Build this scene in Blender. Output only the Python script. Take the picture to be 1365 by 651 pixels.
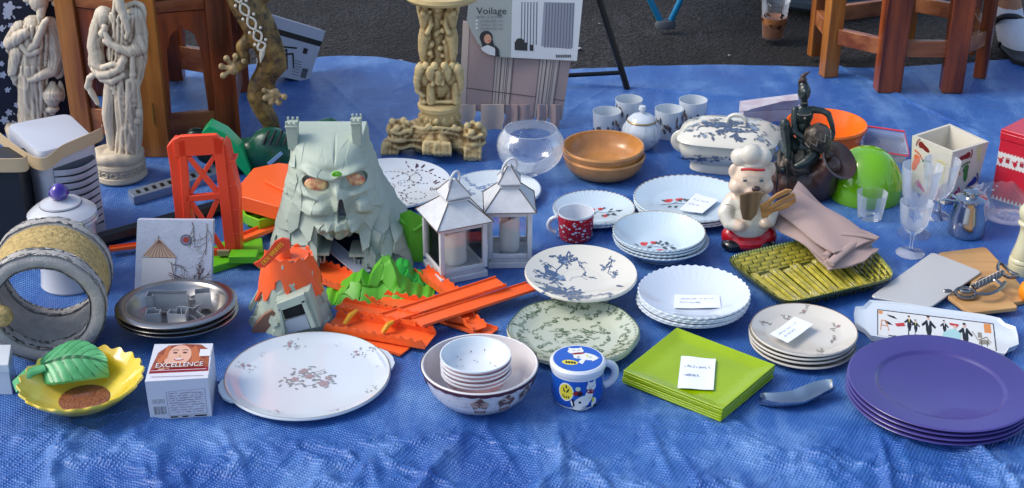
import bpy, bmesh, math, random
import numpy as np
from mathutils import Vector, Matrix
R = math.radians
for o in list(bpy.data.objects): bpy.data.objects.remove(o)
scene = bpy.context.scene
COL = scene.collection
# ---------------------------------------------------------------- camera, light, exposure
CAMH, PITCH, FPX = 1.2, R(26.5), 1900.0
cd = bpy.data.cameras.new('camera'); cam = bpy.data.objects.new('camera', cd); COL.objects.link(cam)
cam.location = (0, 0, CAMH); cam.rotation_euler = (R(90) - PITCH, 0, 0)
cd.sensor_width = 36; cd.lens = FPX / 1365 * 36; cd.clip_start = .05; cd.clip_end = 500
scene.camera = cam
w = bpy.data.worlds.new('World'); scene.world = w; w.use_nodes = True
nt = w.node_tree; bg = nt.nodes['Background']; sky = nt.nodes.new('ShaderNodeTexSky')
SUN_EL, SUN_AZ = 46, -92       # degrees; azimuth measured from +Y (away from the camera) towards +X
sky.sky_type = 'NISHITA'; sky.sun_disc = False; sky.sun_elevation = R(SUN_EL); sky.sun_rotation = R(SUN_AZ)
sky.air_density = 1.0; sky.dust_density = 2.2; sky.ozone_density = 1.0
nt.links.new(sky.outputs[0], bg.inputs[0]); bg.inputs[1].default_value = .15
sl = bpy.data.lights.new('sun', 'SUN'); so = bpy.data.objects.new('sun', sl); COL.objects.link(so)
sl.energy = 1.15; sl.angle = R(24); sl.color = (1, .95, .87)
so.rotation_euler = (R(90 - SUN_EL), 0, R(180 - SUN_AZ))
so.location = (-3, -3, 6)
vs = scene.view_settings; vs.view_transform = 'Standard'; vs.look = 'None'; vs.exposure = .70; vs.gamma = 1; vs.use_curve_mapping = False
scene.render.resolution_x = 1024; scene.render.resolution_y = 488
try:
    scene.cycles.max_bounces = 12; scene.cycles.transparent_max_bounces = 12; scene.cycles.transmission_bounces = 12
except Exception: pass

# ---------------------------------------------------------------- helpers
CAM = Vector((0, 0, CAMH))
FW = Vector((0, math.cos(PITCH), -math.sin(PITCH))); UP = Vector((0, math.sin(PITCH), math.cos(PITCH))); RT = Vector((1, 0, 0))
def ray(px, py): return FW * FPX + RT * (px - 682.5) + UP * (325.5 - py)
def gp(px, py, z=0.0):
    r = ray(px, py); return CAM + r * ((z - CAMH) / r.z)
def gv(px, py, Y):
    r = ray(px, py); return CAM + r * (Y / r.y)
def mpp(p): return (Vector(p) - CAM).dot(FW) / FPX
def lin(c):
    c = c / 255.0
    return c / 12.92 if c <= .04045 else ((c + .055) / 1.055) ** 2.4
def rgb(h):
    if isinstance(h, str): h = tuple(int(h[i:i + 2], 16) for i in (0, 2, 4))
    return tuple(lin(c) for c in h) + (1,)
MATS = {}
def M(name, col, rough=.5, metal=0, coat=0, var=0, vs=8, bump=0, bs=60, trans=0, ior=1.45, spec=.5, col2=None, stretch=None, sub=0, det=4):
    if name in MATS: return MATS[name]
    m = bpy.data.materials.new(name); m.use_nodes = True; n = m.node_tree; b = n.nodes['Principled BSDF']
    c = rgb(col); b.inputs['Base Color'].default_value = c
    b.inputs['Roughness'].default_value = rough; b.inputs['Metallic'].default_value = metal
    b.inputs['Coat Weight'].default_value = coat; b.inputs['Coat Roughness'].default_value = .06
    b.inputs['Transmission Weight'].default_value = trans; b.inputs['IOR'].default_value = ior
    b.inputs['Specular IOR Level'].default_value = spec
    if sub: b.inputs['Subsurface Weight'].default_value = sub; b.inputs['Subsurface Radius'].default_value = (.01, .01, .01); b.inputs['Subsurface Scale'].default_value = 1
    tc = n.nodes.new('ShaderNodeTexCoord'); mp = n.nodes.new('ShaderNodeMapping'); n.links.new(tc.outputs['Object'], mp.inputs[0])
    if stretch: mp.inputs['Scale'].default_value = stretch
    if var or col2:
        no = n.nodes.new('ShaderNodeTexNoise'); no.inputs['Scale'].default_value = vs; no.inputs['Detail'].default_value = det; no.inputs['Roughness'].default_value = .6
        n.links.new(mp.outputs[0], no.inputs[0])
        cr = n.nodes.new('ShaderNodeValToRGB'); n.links.new(no.outputs[0], cr.inputs[0]); n.links.new(cr.outputs[0], b.inputs['Base Color'])
        cr.color_ramp.elements[0].position = .36; cr.color_ramp.elements[1].position = .64
        if col2: a0, a1 = rgb(col2), c
        else: a0 = tuple(x * (1 - var) for x in c[:3]) + (1,); a1 = tuple(min(1, x * (1 + var)) for x in c[:3]) + (1,)
        cr.color_ramp.elements[0].color = a0; cr.color_ramp.elements[1].color = a1
    if bump:
        nb = n.nodes.new('ShaderNodeTexNoise'); nb.inputs['Scale'].default_value = bs; nb.inputs['Detail'].default_value = 5
        n.links.new(mp.outputs[0], nb.inputs[0]); bm = n.nodes.new('ShaderNodeBump'); bm.inputs['Strength'].default_value = bump; bm.inputs['Distance'].default_value = .003
        n.links.new(nb.outputs[0], bm.inputs['Height']); n.links.new(bm.outputs[0], b.inputs['Normal'])
    MATS[name] = m; return m
def wood(name, dark, light, scale=28, rough=.35, axis=2, bump=.25, coat=.25):
    if name in MATS: return MATS[name]
    st = [1, 1, 1]; st[axis] = .09
    m = M(name, light, rough, col2=dark, vs=scale, bump=bump, bs=scale * 3, coat=coat, stretch=st, det=8)
    return m
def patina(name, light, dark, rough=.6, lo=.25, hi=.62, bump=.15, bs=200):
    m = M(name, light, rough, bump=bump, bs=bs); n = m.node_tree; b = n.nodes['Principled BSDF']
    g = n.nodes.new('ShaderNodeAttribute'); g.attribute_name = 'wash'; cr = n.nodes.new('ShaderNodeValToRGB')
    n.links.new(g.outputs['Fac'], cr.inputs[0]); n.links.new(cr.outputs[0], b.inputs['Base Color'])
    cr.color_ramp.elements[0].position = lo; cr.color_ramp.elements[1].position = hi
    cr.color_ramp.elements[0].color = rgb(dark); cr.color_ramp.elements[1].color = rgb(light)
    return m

def tag(o, label=None, cat=None, group=None, kind=None):
    if label: o['label'] = label
    if cat: o['category'] = cat
    if group: o['group'] = group
    if kind: o['kind'] = kind
    return o
def thing(name, label, cat, loc=(0, 0, 0), group=None, rot=(0, 0, 0)):
    o = bpy.data.objects.new(name, None); COL.objects.link(o); o.location = loc; o.rotation_euler = rot; o.empty_display_size = .02
    return tag(o, label, cat, group)
def copy_tree(o, parent=None):
    c = o.copy(); COL.objects.link(c)
    if parent: c.parent = parent
    for ch in [x for x in list(COL.objects) if x.parent == o]: copy_tree(ch, c)
    return c

class MB:
    def __init__(s): s.v = []; s.f = []; s.m = []; s.ns = 0
    def add(s, V, F, mi=0):
        o = len(s.v); s.v += [tuple(p) for p in V]; s.f += [tuple(i + o for i in f) for f in F]
        s.m += (list(mi) if isinstance(mi, (list, tuple)) else [mi] * len(F)); return s
    def lathe(s, prof, seg=64, c=(0, 0, 0), mi=0, fn=None, closed=False, mat=None, sx=1, sy=1):
        V = []; F = []; ML = []; rows = []
        for k, (r, z) in enumerate(prof):
            if r < 1e-6 and not closed:
                V.append((c[0], c[1], c[2] + z)); rows.append([len(V) - 1] * seg); continue
            row = []
            for i in range(seg):
                a = 2 * math.pi * i / seg; rr, zz = (r, z) if fn is None else fn(r, z, a)
                V.append((c[0] + rr * math.cos(a) * sx, c[1] + rr * math.sin(a) * sy, c[2] + zz)); row.append(len(V) - 1)
            rows.append(row)
        K = len(rows)
        for k in range(K if closed else K - 1):
            A, B = rows[k], rows[(k + 1) % K]
            for i in range(seg):
                j = (i + 1) % seg; f = []
                for q in (A[i], A[j], B[j], B[i]):
                    if q not in f: f.append(q)
                if len(f) > 2:
                    F.append(f); ML.append(mi[k] if isinstance(mi, (list, tuple)) else mi)
        if mat is not None: V = [mat @ Vector(p) for p in V]
        return s.add(V, F, ML)
    def box(s, c, size, mi=0, mat=None):
        x, y, z = [q / 2 for q in size]; V = [Vector(c) + Vector((a * x, b * y, d * z)) for d in (-1, 1) for a, b in ((-1, -1), (1, -1), (1, 1), (-1, 1))]
        if mat is not None: V = [mat @ p for p in V]
        return s.hexa(V, mi)
    def hexa(s, V, mi=0):  # 4 bottom, 4 top
        return s.add(V, [(3, 2, 1, 0), (4, 5, 6, 7), (0, 1, 5, 4), (1, 2, 6, 5), (2, 3, 7, 6), (3, 0, 4, 7)], mi)
    def prism(s, poly, off, mi=0, mi_top=None):  # poly = list of 3D points, off = extrusion vector
        n = len(poly); off = Vector(off); V = [Vector(p) for p in poly] + [Vector(p) + off for p in poly]
        F = [tuple(range(n - 1, -1, -1)), tuple(range(n, 2 * n))] + [(i, (i + 1) % n, n + (i + 1) % n, n + i) for i in range(n)]
        ML = [mi if mi_top is None else mi_top, mi] + [mi] * n
        return s.add(V, F, ML)
    def tube(s, pts, rad, seg=12, mi=0, closed=False, caps=True, flat=1, up=None):
        pts = [Vector(p) for p in pts]; n = len(pts)
        if not isinstance(rad, (list, tuple)): rad = [rad] * n
        V = []; prev = None
        for k in range(n):
            if closed: t = (pts[(k + 1) % n] - pts[k - 1]).normalized()
            else: t = (pts[min(k + 1, n - 1)] - pts[max(k - 1, 0)]).normalized()
            if prev is None:
                a = Vector(up) if up else (Vector((0, 0, 1)) if abs(t.z) < .9 else Vector((1, 0, 0)))
            else: a = prev
            a = (a - t * a.dot(t)).normalized(); b = t.cross(a); prev = a
            for i in range(seg):
                an = 2 * math.pi * i / seg; V.append(pts[k] + (a * math.cos(an) * flat + b * math.sin(an)) * rad[k])
        F = []
        for k in range(n if closed else n - 1):
            k2 = (k + 1) % n
            for i in range(seg):
                j = (i + 1) % seg; F.append((k * seg + i, k * seg + j, k2 * seg + j, k2 * seg + i))
        if caps and not closed:
            F.append(tuple(range(seg - 1, -1, -1))); F.append(tuple((n - 1) * seg + i for i in range(seg)))
        return s.add(V, F, mi)
    def ball(s, c, r, mi=0, seg=20, rings=12, mat=None):
        if not isinstance(r, (list, tuple)): r = (r, r, r)
        V = []; F = []; c = Vector(c)
        V.append(Vector((0, 0, -r[2])))
        for k in range(1, rings):
            ph = -math.pi / 2 + math.pi * k / rings
            for i in range(seg):
                a = 2 * math.pi * i / seg; V.append(Vector((r[0] * math.cos(ph) * math.cos(a), r[1] * math.cos(ph) * math.sin(a), r[2] * math.sin(ph))))
        V.append(Vector((0, 0, r[2])))
        for i in range(seg):
            j = (i + 1) % seg; F.append((0, 1 + j, 1 + i)); L = 1 + (rings - 2) * seg; F.append((L + i, L + j, len(V) - 1))
        for k in range(rings - 2):
            for i in range(seg):
                j = (i + 1) % seg; F.append((1 + k * seg + i, 1 + k * seg + j, 1 + (k + 1) * seg + j, 1 + (k + 1) * seg + i))
        V = [(mat @ p if mat is not None else p) + c for p in V]
        return s.add(V, F, mi)
    def grid(s, P, mi=0, thick=None):  # P[i][j] points; thick = offset vector gives a closed slab
        n, m = len(P), len(P[0]); V = [Vector(p) for r_ in P for p in r_]; F = [(i * m + j, i * m + j + 1, (i + 1) * m + j + 1, (i + 1) * m + j) for i in range(n - 1) for j in range(m - 1)]
        if thick is not None:
            N = len(V); t = Vector(thick); V += [p + t for p in V[:N]]; F2 = [tuple(q + N for q in reversed(f)) for f in F]
            B = [j for j in range(m)] + [i * m + m - 1 for i in range(1, n)] + [(n - 1) * m + j for j in range(m - 2, -1, -1)] + [i * m for i in range(n - 2, 0, -1)]
            F = F + F2 + [(B[k], B[k] + N, B[(k + 1) % len(B)] + N, B[(k + 1) % len(B)]) for k in range(len(B))]
        return s.add(V, F, mi)
    def decal(s, polys, fn, base=0):
        s.ns = max(s.ns, 0)
        for k, (P, mi) in enumerate(polys):
            e = .0002 + .0008 * k / len(polys)
            V = [fn(x, y, e) for x, y in P]; n = len(V)
            if n > 5:
                cx = sum(p[0] for p in P) / n; cy = sum(p[1] for p in P) / n; V.append(fn(cx, cy, e)); s.add(V, [(i, (i + 1) % n, n) for i in range(n)], mi + base)
            else: s.add(V, [tuple(range(n))], mi + base)
        return s
    def build(s, name, mats, parent=None, origin=(0, 0, 0), ang=38, bev=0, flat=False, recalc=True, seg=2):
        me = bpy.data.meshes.new(name); o3 = Vector(origin)
        me.from_pydata([Vector(p) - o3 for p in s.v], [], s.f)
        if not isinstance(mats, (list, tuple)): mats = [mats]
        for m in mats: me.materials.append(m)
        me.polygons.foreach_set('material_index', s.m)
        if recalc:
            b = bmesh.new(); b.from_mesh(me); bmesh.ops.recalc_face_normals(b, faces=b.faces); b.to_mesh(me); b.free()
        me.polygons.foreach_set('use_smooth', [not flat] * len(me.polygons))
        if not flat: me.set_sharp_from_angle(angle=R(ang))
        me.update()
        o = bpy.data.objects.new(name, me); COL.objects.link(o)
        if parent is not None: o.parent = parent
        elif any(origin): o.location = o3
        if bev:
            md = o.modifiers.new('bevel', 'BEVEL'); md.width = bev; md.segments = seg; md.limit_method = 'ANGLE'; md.angle_limit = R(40); md.harden_normals = False
        return o

def blob(items, voxel, smooth=2, fac=.5):
    """union of closed shapes as one continuous skin"""
    mb = MB()
    for it in items:
        if it[0] == 's': mb.ball(it[1], it[2], mat=(it[3] if len(it) > 3 else None), seg=20, rings=12)
        elif it[0] == 'c':
            pts = [Vector(p) for p, r in it[1]]; rr = [r for p, r in it[1]]
            for k in range(len(pts)):
                mb.ball(pts[k], rr[k], seg=14, rings=8)
                if k: mb.tube([pts[k - 1], pts[k]], [rr[k - 1], rr[k]], seg=14)
        elif it[0] == 'b': mb.hexa(it[1])
        elif it[0] == 'm': mb.add(it[1], it[2])
    me = bpy.data.meshes.new('tmp'); me.from_pydata(mb.v, [], mb.f)
    b = bmesh.new(); b.from_mesh(me); bmesh.ops.recalc_face_normals(b, faces=b.faces); b.to_mesh(me); b.free()
    o = bpy.data.objects.new('tmp', me); COL.objects.link(o)
    md = o.modifiers.new('r', 'REMESH'); md.mode = 'VOXEL'; md.voxel_size = voxel
    if smooth: sm = o.modifiers.new('s', 'SMOOTH'); sm.factor = fac; sm.iterations = smooth
    dg = bpy.context.evaluated_depsgraph_get(); dg.update(); e = o.evaluated_get(dg); m2 = e.to_mesh()
    V = [v.co.copy() for v in m2.vertices]; F = [tuple(p.vertices) for p in m2.polygons]
    e.to_mesh_clear(); bpy.data.objects.remove(o); bpy.data.meshes.remove(me)
    return V, F

def carve(V, F, amp, fx, fz, seed=1, warp=.02, cav=.0016, keep=None):
    """cut folds into a blob and measure how deep each vertex lies; returns V, F, wash"""
    P = np.array([tuple(v) for v in V]); E = np.array([(f[i], f[(i + 1) % len(f)]) for f in F for i in range(len(f))]); n_ = len(P)
    me = bpy.data.meshes.new('t'); me.from_pydata(P.tolist(), [], F); Nn = np.zeros(n_ * 3); me.vertices.foreach_get('normal', Nn); Nn = Nn.reshape(-1, 3); bpy.data.meshes.remove(me)
    deg = np.bincount(E[:, 0], minlength=n_) + np.bincount(E[:, 1], minlength=n_)
    def sm(Q, k):
        for _ in range(k):
            S = np.stack([np.bincount(E[:, 0], Q[E[:, 1], c], n_) + np.bincount(E[:, 1], Q[E[:, 0], c], n_) for c in range(3)], 1); Q = .4 * Q + .6 * S / np.maximum(deg, 1)[:, None]
        return Q
    if amp:
        x, y, z = P[:, 0] - P[:, 0].mean(), P[:, 1] - P[:, 1].mean(), P[:, 2]; wv = np_noise(x * 20 + 5, z * 9 + 3, seed, 3) * warp * 3
        h = 1 - 2 * np.abs(np_noise((x + y * .7 + wv) * fx + 9, z * fz + 4, seed + 1, 3)) ** .8
        k = np.ones(n_) if keep is None else np.array([keep(p) for p in P]); P = P + Nn * (amp * h * k)[:, None]
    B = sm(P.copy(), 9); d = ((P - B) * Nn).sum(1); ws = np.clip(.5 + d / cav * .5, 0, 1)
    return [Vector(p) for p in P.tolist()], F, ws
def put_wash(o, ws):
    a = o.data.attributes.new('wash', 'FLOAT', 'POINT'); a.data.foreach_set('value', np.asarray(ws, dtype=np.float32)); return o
class Fig:
    """a figure authored on the upright plane above the ground point seen at (px,py)"""
    def __init__(s, px, py): s.o = gp(px, py); s.m = mpp(s.o); s.Y = s.o.y
    def p(s, px, py, d=0): return gv(px, py, s.Y + d * s.m)
    def s(s, px, py, d, rx, ry=None, rz=None): ry = ry or rx; rz = rz or rx; return ('s', s.p(px, py, d), (rx * s.m, rz * s.m, ry * s.m * 1.06))
    def c(s, *pts): return ('c', [(s.p(q[0], q[1], q[2]), q[3] * s.m) for q in pts])

# ---- flat motifs (surface decoration as thin shapes lying on the surface)
def ell(cx, cy, rx, ry=None, ang=0, n=10):
    ry = rx if ry is None else ry; c, s_ = math.cos(ang), math.sin(ang); P = []
    for i in range(n):
        a = 2 * math.pi * i / n; x, y = rx * math.cos(a), ry * math.sin(a); P.append((cx + x * c - y * s_, cy + x * s_ + y * c))
    return P
def leaf(cx, cy, l, wd, ang):
    c, s_ = math.cos(ang), math.sin(ang)
    return [(cx + x * l * c - y * wd * s_, cy + x * l * s_ + y * wd * c) for x, y in ((0, 0), (.3, .4), (.65, .38), (1, 0), (.65, -.38), (.3, -.4))]
def stroke(pts, wd, mi):
    out = []
    for (x0, y0), (x1, y1) in zip(pts[:-1], pts[1:]):
        dx, dy = x1 - x0, y1 - y0; L = math.hypot(dx, dy) or 1e-9; nx, ny = -dy / L * wd / 2, dx / L * wd / 2
        out.append(([(x0 + nx, y0 + ny), (x0 - nx, y0 - ny), (x1 - nx, y1 - ny), (x1 + nx, y1 + ny)], mi))
    return out
def rect(x0, y0, x1, y1, mi): return ([(x0, y0), (x1, y0), (x1, y1), (x0, y1)], mi)
def flower(cx, cy, s, mi, mc, n=5, rot=0):
    out = [(ell(cx + .55 * s * math.cos(rot + 2 * math.pi * k / n), cy + .55 * s * math.sin(rot + 2 * math.pi * k / n), s * .45, s * .34, rot + 2 * math.pi * k / n, 8), mi) for k in range(n)]
    return out + [(ell(cx, cy, s * .22, n=6), mc)]
def spray(rng, cx, cy, s, nl, nf, ml, mf, mc=None, ang=None):
    out = []; mc = ml if mc is None else mc
    for k in range(max(2, nl // 4)):
        a = (ang if ang is not None else rng.uniform(0, 6.28)) + rng.uniform(-1.2, 1.2); x, y = cx, cy; pts = [(x, y)]
        for q in range(5):
            a += rng.uniform(-.5, .5); x += math.cos(a) * s / 5; y += math.sin(a) * s / 5; pts.append((x, y))
            for z in range(1):
                out.append((leaf(x, y, s * rng.uniform(.26, .44), s * rng.uniform(.15, .24), a + rng.choice((-1, 1)) * rng.uniform(.5, 1.3)), ml))
        out += stroke(pts, s * .045, ml)
    for k in range(nf):
        a = rng.uniform(0, 6.28); q = s * rng.uniform(.0, .6); out += flower(cx + q * math.cos(a), cy + q * math.sin(a), s * rng.uniform(.22, .36), mf, mc, rot=a)
    return out
def scribble(rng, x0, y0, wd, h, n, sw, mi):
    pts = []; out = []
    for i in range(n):
        x = x0 + wd * i / n
        if rng.random() < .12 and pts: out += stroke(pts, sw, mi); pts = []; continue
        pts.append((x, y0 + h * rng.uniform(-.5, .5)))
    return out + stroke(pts, sw, mi)
def text2d(t, size, font=None):
    cu = bpy.data.curves.new('t', 'FONT'); cu.body = t; cu.size = size; cu.resolution_u = 3; o = bpy.data.objects.new('t', cu); COL.objects.link(o)
    dg = bpy.context.evaluated_depsgraph_get(); dg.update(); e = o.evaluated_get(dg); m2 = e.to_mesh()
    V = [(v.co.x, v.co.y) for v in m2.vertices]; F = [tuple(p.vertices) for p in m2.polygons]
    e.to_mesh_clear(); bpy.data.objects.remove(o); bpy.data.curves.remove(cu)
    return V, F
def add_text(mb, t, size, fn, x, y, mi, width=None, e=.0009, bold=0, shear=0):
    V, F = text2d(t, size); mx = max(v[0] for v in V); k = (width / mx) if width else 1
    for dx in ([0] if not bold else [0, bold, -bold]):
        mb.add([fn(x + vx * k + dx + shear * vy, y + vy, e + abs(dx) * .05) for vx, vy in V], F, mi)
def planar(P0, U, Vv):
    P0, U, Vv = Vector(P0), Vector(U).normalized(), Vector(Vv); Vv = (Vv - U * Vv.dot(U)).normalized(); N = U.cross(Vv).normalized()
    if N.dot(CAM - P0) < 0: N = -N
    return lambda x, y, e: P0 + U * x + Vv * y + N * e
def bil(A, B, C, D, sx=1, sy=1, N=None):
    """unit square (0..sx,0..sy) mapped onto the quad A(0,0) B(1,0) C(1,1) D(0,1)"""
    A, B, C, D = map(Vector, (A, B, C, D)); N = N or (B - A).cross(D - A).normalized()
    if N.dot(CAM - A) < 0: N = -N
    def fn(x, y, e):
        u, v = x / sx, y / sy; return (A * (1 - u) + B * u) * (1 - v) + (D * (1 - u) + C * u) * v + N * e
    return fn
def np_noise(x, y, seed=0, oct=4, base=1.0):
    """smooth value noise on arrays"""
    rs = np.random.RandomState(seed); out = np.zeros_like(x, dtype=float); amp = 1; tot = 0; f = base
    T = rs.rand(64, 64)
    for o_ in range(oct):
        X = x * f + o_ * 17.3; Yy = y * f + o_ * 9.1; xi = np.floor(X).astype(int); yi = np.floor(Yy).astype(int); fx = X - xi; fy = Yy - yi
        fx = fx * fx * (3 - 2 * fx); fy = fy * fy * (3 - 2 * fy)
        a = T[xi % 64, yi % 64]; b = T[(xi + 1) % 64, yi % 64]; c = T[xi % 64, (yi + 1) % 64]; d = T[(xi + 1) % 64, (yi + 1) % 64]
        out += amp * ((a * (1 - fx) + b * fx) * (1 - fy) + (c * (1 - fx) + d * fx) * fy); tot += amp; amp *= .5; f *= 2
    return out / tot * 2 - 1
ORD = ['topmost', 'second', 'third', 'fourth', 'fifth', 'sixth', 'seventh']

# ---------------------------------------------------------------- shared materials
PORC = M('white_porcelain', 'ccd4da', .14, coat=.5, var=.03, vs=5)
MILK = M('milky_glass', 'd6e2ee', .1, coat=.6, sub=.15)
BONE = M('bone_china', 'd8d4c6', .2, coat=.4)
BLUEINK = M('blue_print', '4a5f80', .3, coat=.3)
DARKINK = M('dark_print', '35363e', .4)
GREENINK = M('green_print', '52664c', .35, coat=.3)
REDINK = M('red_print', 'd0473c', .3)
PAPER = M('note_paper', 'e6ebf2', .7)
INK = M('pen_ink', '7a84a0', .6)
GOLD = M('gilt_line', '9a8458', .3, metal=.3)
GLASS = bpy.data.materials.new('clear_glass'); GLASS.use_nodes = True; _n = GLASS.node_tree; _b = _n.nodes['Principled BSDF']
_b.inputs['Base Color'].default_value = (.93, .96, 1, 1); _b.inputs['Roughness'].default_value = .04; _b.inputs['Coat Weight'].default_value = .5
_o = _n.nodes['Material Output']; _t = _n.nodes.new('ShaderNodeBsdfTransparent'); _l = _n.nodes.new('ShaderNodeLayerWeight'); _l.inputs[0].default_value = .35; _m = _n.nodes.new('ShaderNodeMixShader')
_mr = _n.nodes.new('ShaderNodeMapRange'); _mr.inputs[3].default_value = .03; _mr.inputs[4].default_value = .72; _b.inputs['Metallic'].default_value = .5
_n.links.new(_l.outputs['Fresnel'], _mr.inputs[0]); _n.links.new(_mr.outputs[0], _m.inputs[0]); _n.links.new(_t.outputs[0], _m.inputs[1]); _n.links.new(_b.outputs[0], _m.inputs[2]); _n.links.new(_m.outputs[0], _o.inputs[0])
STEEL = M('polished_steel', 'b9bcc0', .13, metal=1, bump=.05, bs=30)
ORANGE = M('orange_plastic', 'f4662c', .36, spec=.5, sub=.05, bump=.04, bs=120)
GREYP = M('grey_stone_plastic', 'a8b4a4', .5, bump=.08, bs=150, var=.06, vs=20)
LIME = M('lime_plastic', '62b81e', .4, bump=.05, bs=80)
BLACKP = M('black_plastic', '16181b', .35)
# ================================================================ SETTING
am = M('asphalt', '1a1a1c', .95, bump=1, bs=90)
n = am.node_tree; b = n.nodes['Principled BSDF']
tc = n.nodes['Texture Coordinate']; vo = n.nodes.new('ShaderNodeTexVoronoi'); vo.inputs['Scale'].default_value = 110; n.links.new(tc.outputs['Object'], vo.inputs[0])
cr = n.nodes.new('ShaderNodeValToRGB'); n.links.new(vo.outputs['Color'], cr.inputs[0]); n.links.new(cr.outputs[0], b.inputs['Base Color'])
cr.color_ramp.elements[0].color = rgb('101011'); cr.color_ramp.elements[0].position = .15; cr.color_ramp.elements[1].color = rgb('3a393d'); cr.color_ramp.elements[1].position = .95
np_ = n.nodes.new('ShaderNodeTexNoise'); np_.inputs['Scale'].default_value = 2.2; np_.inputs['Detail'].default_value = 8; n.links.new(tc.outputs['Object'], np_.inputs[0]); mm = n.nodes.new('ShaderNodeMix'); mm.data_type = 'RGBA'; mm.blend_type = 'MULTIPLY'; mm.inputs[0].default_value = 1; n.links.new(cr.outputs[0], mm.inputs[6]); c2 = n.nodes.new('ShaderNodeValToRGB'); n.links.new(np_.outputs[0], c2.inputs[0]); c2.color_ramp.elements[0].position = .38; c2.color_ramp.elements[0].color = (.35, .33, .32, 1); c2.color_ramp.elements[1].position = .62; c2.color_ramp.elements[1].color = (1.0, 1.0, 1.0, 1); n.links.new(c2.outputs[0], mm.inputs[7]); n.links.new(mm.outputs[2], b.inputs['Base Color'])
bn = [x for x in n.nodes if x.type == 'BUMP'][0]; bn.inputs['Distance'].default_value = .006; n.links.new(vo.outputs['Distance'], bn.inputs['Height'])
g = MB(); g.grid([[(x, y, -.016) for x in (-60, -3, 3, 60)] for y in (-20, 0, 8, 120)]); tag(g.build('asphalt_ground', am), kind='structure')

# tarp: one thing, a creased woven sheet
tm = M('woven_tarp', '2a57b0', .36, spec=.6)
n = tm.node_tree; b = n.nodes['Principled BSDF']; tc = n.nodes['Texture Coordinate']
def nd(t, **k):
    x = n.nodes.new(t)
    for a, v in k.items(): x.inputs[a].default_value = v
    return x
mp1 = nd('ShaderNodeMapping'); mp1.inputs['Rotation'].default_value = (0, 0, R(28)); n.links.new(tc.outputs['Object'], mp1.inputs[0])
w1 = nd('ShaderNodeTexWave', Scale=62, Distortion=.8); w1.bands_direction = 'X'; w1.inputs['Detail Scale'].default_value = 3
w2 = nd('ShaderNodeTexWave', Scale=62, Distortion=.8); w2.bands_direction = 'Y'; w2.inputs['Detail Scale'].default_value = 3
n.links.new(mp1.outputs[0], w1.inputs[0]); n.links.new(mp1.outputs[0], w2.inputs[0])
ad = n.nodes.new('ShaderNodeMath'); ad.operation = 'MULTIPLY'; n.links.new(w1.outputs['Fac'], ad.inputs[0]); n.links.new(w2.outputs['Fac'], ad.inputs[1])
nz = nd('ShaderNodeTexNoise', Scale=55, Detail=6); n.links.new(tc.outputs['Object'], nz.inputs[0])
ad2 = n.nodes.new('ShaderNodeMath'); ad2.operation = 'MULTIPLY_ADD'; ad2.inputs[1].default_value = 1.4; n.links.new(nz.outputs[0], ad2.inputs[0]); n.links.new(ad.outputs[0], ad2.inputs[2])
bp = nd('ShaderNodeBump', Strength=.8, Distance=.0016); n.links.new(ad2.outputs[0], bp.inputs['Height']); n.links.new(bp.outputs[0], b.inputs['Normal'])
n2 = nd('ShaderNodeTexNoise', Scale=5, Detail=9, Roughness=.68); n.links.new(tc.outputs['Object'], n2.inputs[0])
cr = n.nodes.new('ShaderNodeValToRGB'); n.links.new(n2.outputs[0], cr.inputs[0]); n.links.new(cr.outputs[0], b.inputs['Base Color'])
cr.color_ramp.elements[0].position = .35; cr.color_ramp.elements[0].color = rgb('26509a'); cr.color_ramp.elements[1].position = .72; cr.color_ramp.elements[1].color = rgb('668fc6')
e_ = cr.color_ramp.elements.new(.52); e_.color = rgb('3162a8')
mp3 = nd('ShaderNodeMapping'); mp3.inputs['Scale'].default_value = (6, 1.5, 1); n.links.new(tc.outputs['Object'], mp3.inputs[0]); n3 = nd('ShaderNodeTexNoise', Scale=2.2, Detail=10, Roughness=.72); n.links.new(mp3.outputs[0], n3.inputs[0])
c3 = n.nodes.new('ShaderNodeValToRGB'); n.links.new(n3.outputs[0], c3.inputs[0]); c3.color_ramp.elements[0].position = .50; c3.color_ramp.elements[0].color = (0, 0, 0, 1); c3.color_ramp.elements[1].position = .78; c3.color_ramp.elements[1].color = (.55, .55, .55, 1)
mx = n.nodes.new('ShaderNodeMix'); mx.data_type = 'RGBA'; n.links.new(c3.outputs[0], mx.inputs[0]); n.links.new(cr.outputs[0], mx.inputs[6]); mx.inputs[7].default_value = rgb('86aede'); n.links.new(mx.outputs[2], b.inputs['Base Color'])
r2 = nd('ShaderNodeMapRange'); n.links.new(n2.outputs[0], r2.inputs[0]); r2.inputs[3].default_value = .24; r2.inputs[4].default_value = .5; n.links.new(r2.outputs[0], b.inputs['Roughness'])
NX, NY = 820, 600
xs = np.linspace(-1.65, 1.65, NX); tt = np.linspace(0, 1, NY) ** 1.35
y0 = 1.35; YF = 3.42
XX, TT = np.meshgrid(xs, tt)
edge = YF + .05 * np_noise(xs * 1.0, xs * 0, 5, 3, 1.6) + .06 * (xs > .95) * np.clip((xs - .95) * 4, 0, 1) - .02
edge = edge + .10 * np.exp(-((xs + .42) / .22) ** 2)
YY = y0 + (edge[None, :] - y0) * TT
front = np.clip((1.815 - YY) / .10, 0, 1); back = np.clip((YY - 2.95) / .3, 0, 1)
def ridge(v, p=1): return (1 - np.abs(v)) ** p
wr = ridge(np_noise(XX, YY * .45, 11, 4, 5.5), 4) * .8 + ridge(np_noise(XX + .4 * YY, YY, 12, 4, 4), 5) * .6
bump_ = np_noise(XX, YY, 13, 5, 9)
Z = -.0025 + (wr * .0035 + bump_ * .001) * .45
Z = np.minimum(Z, -.0004)
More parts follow.
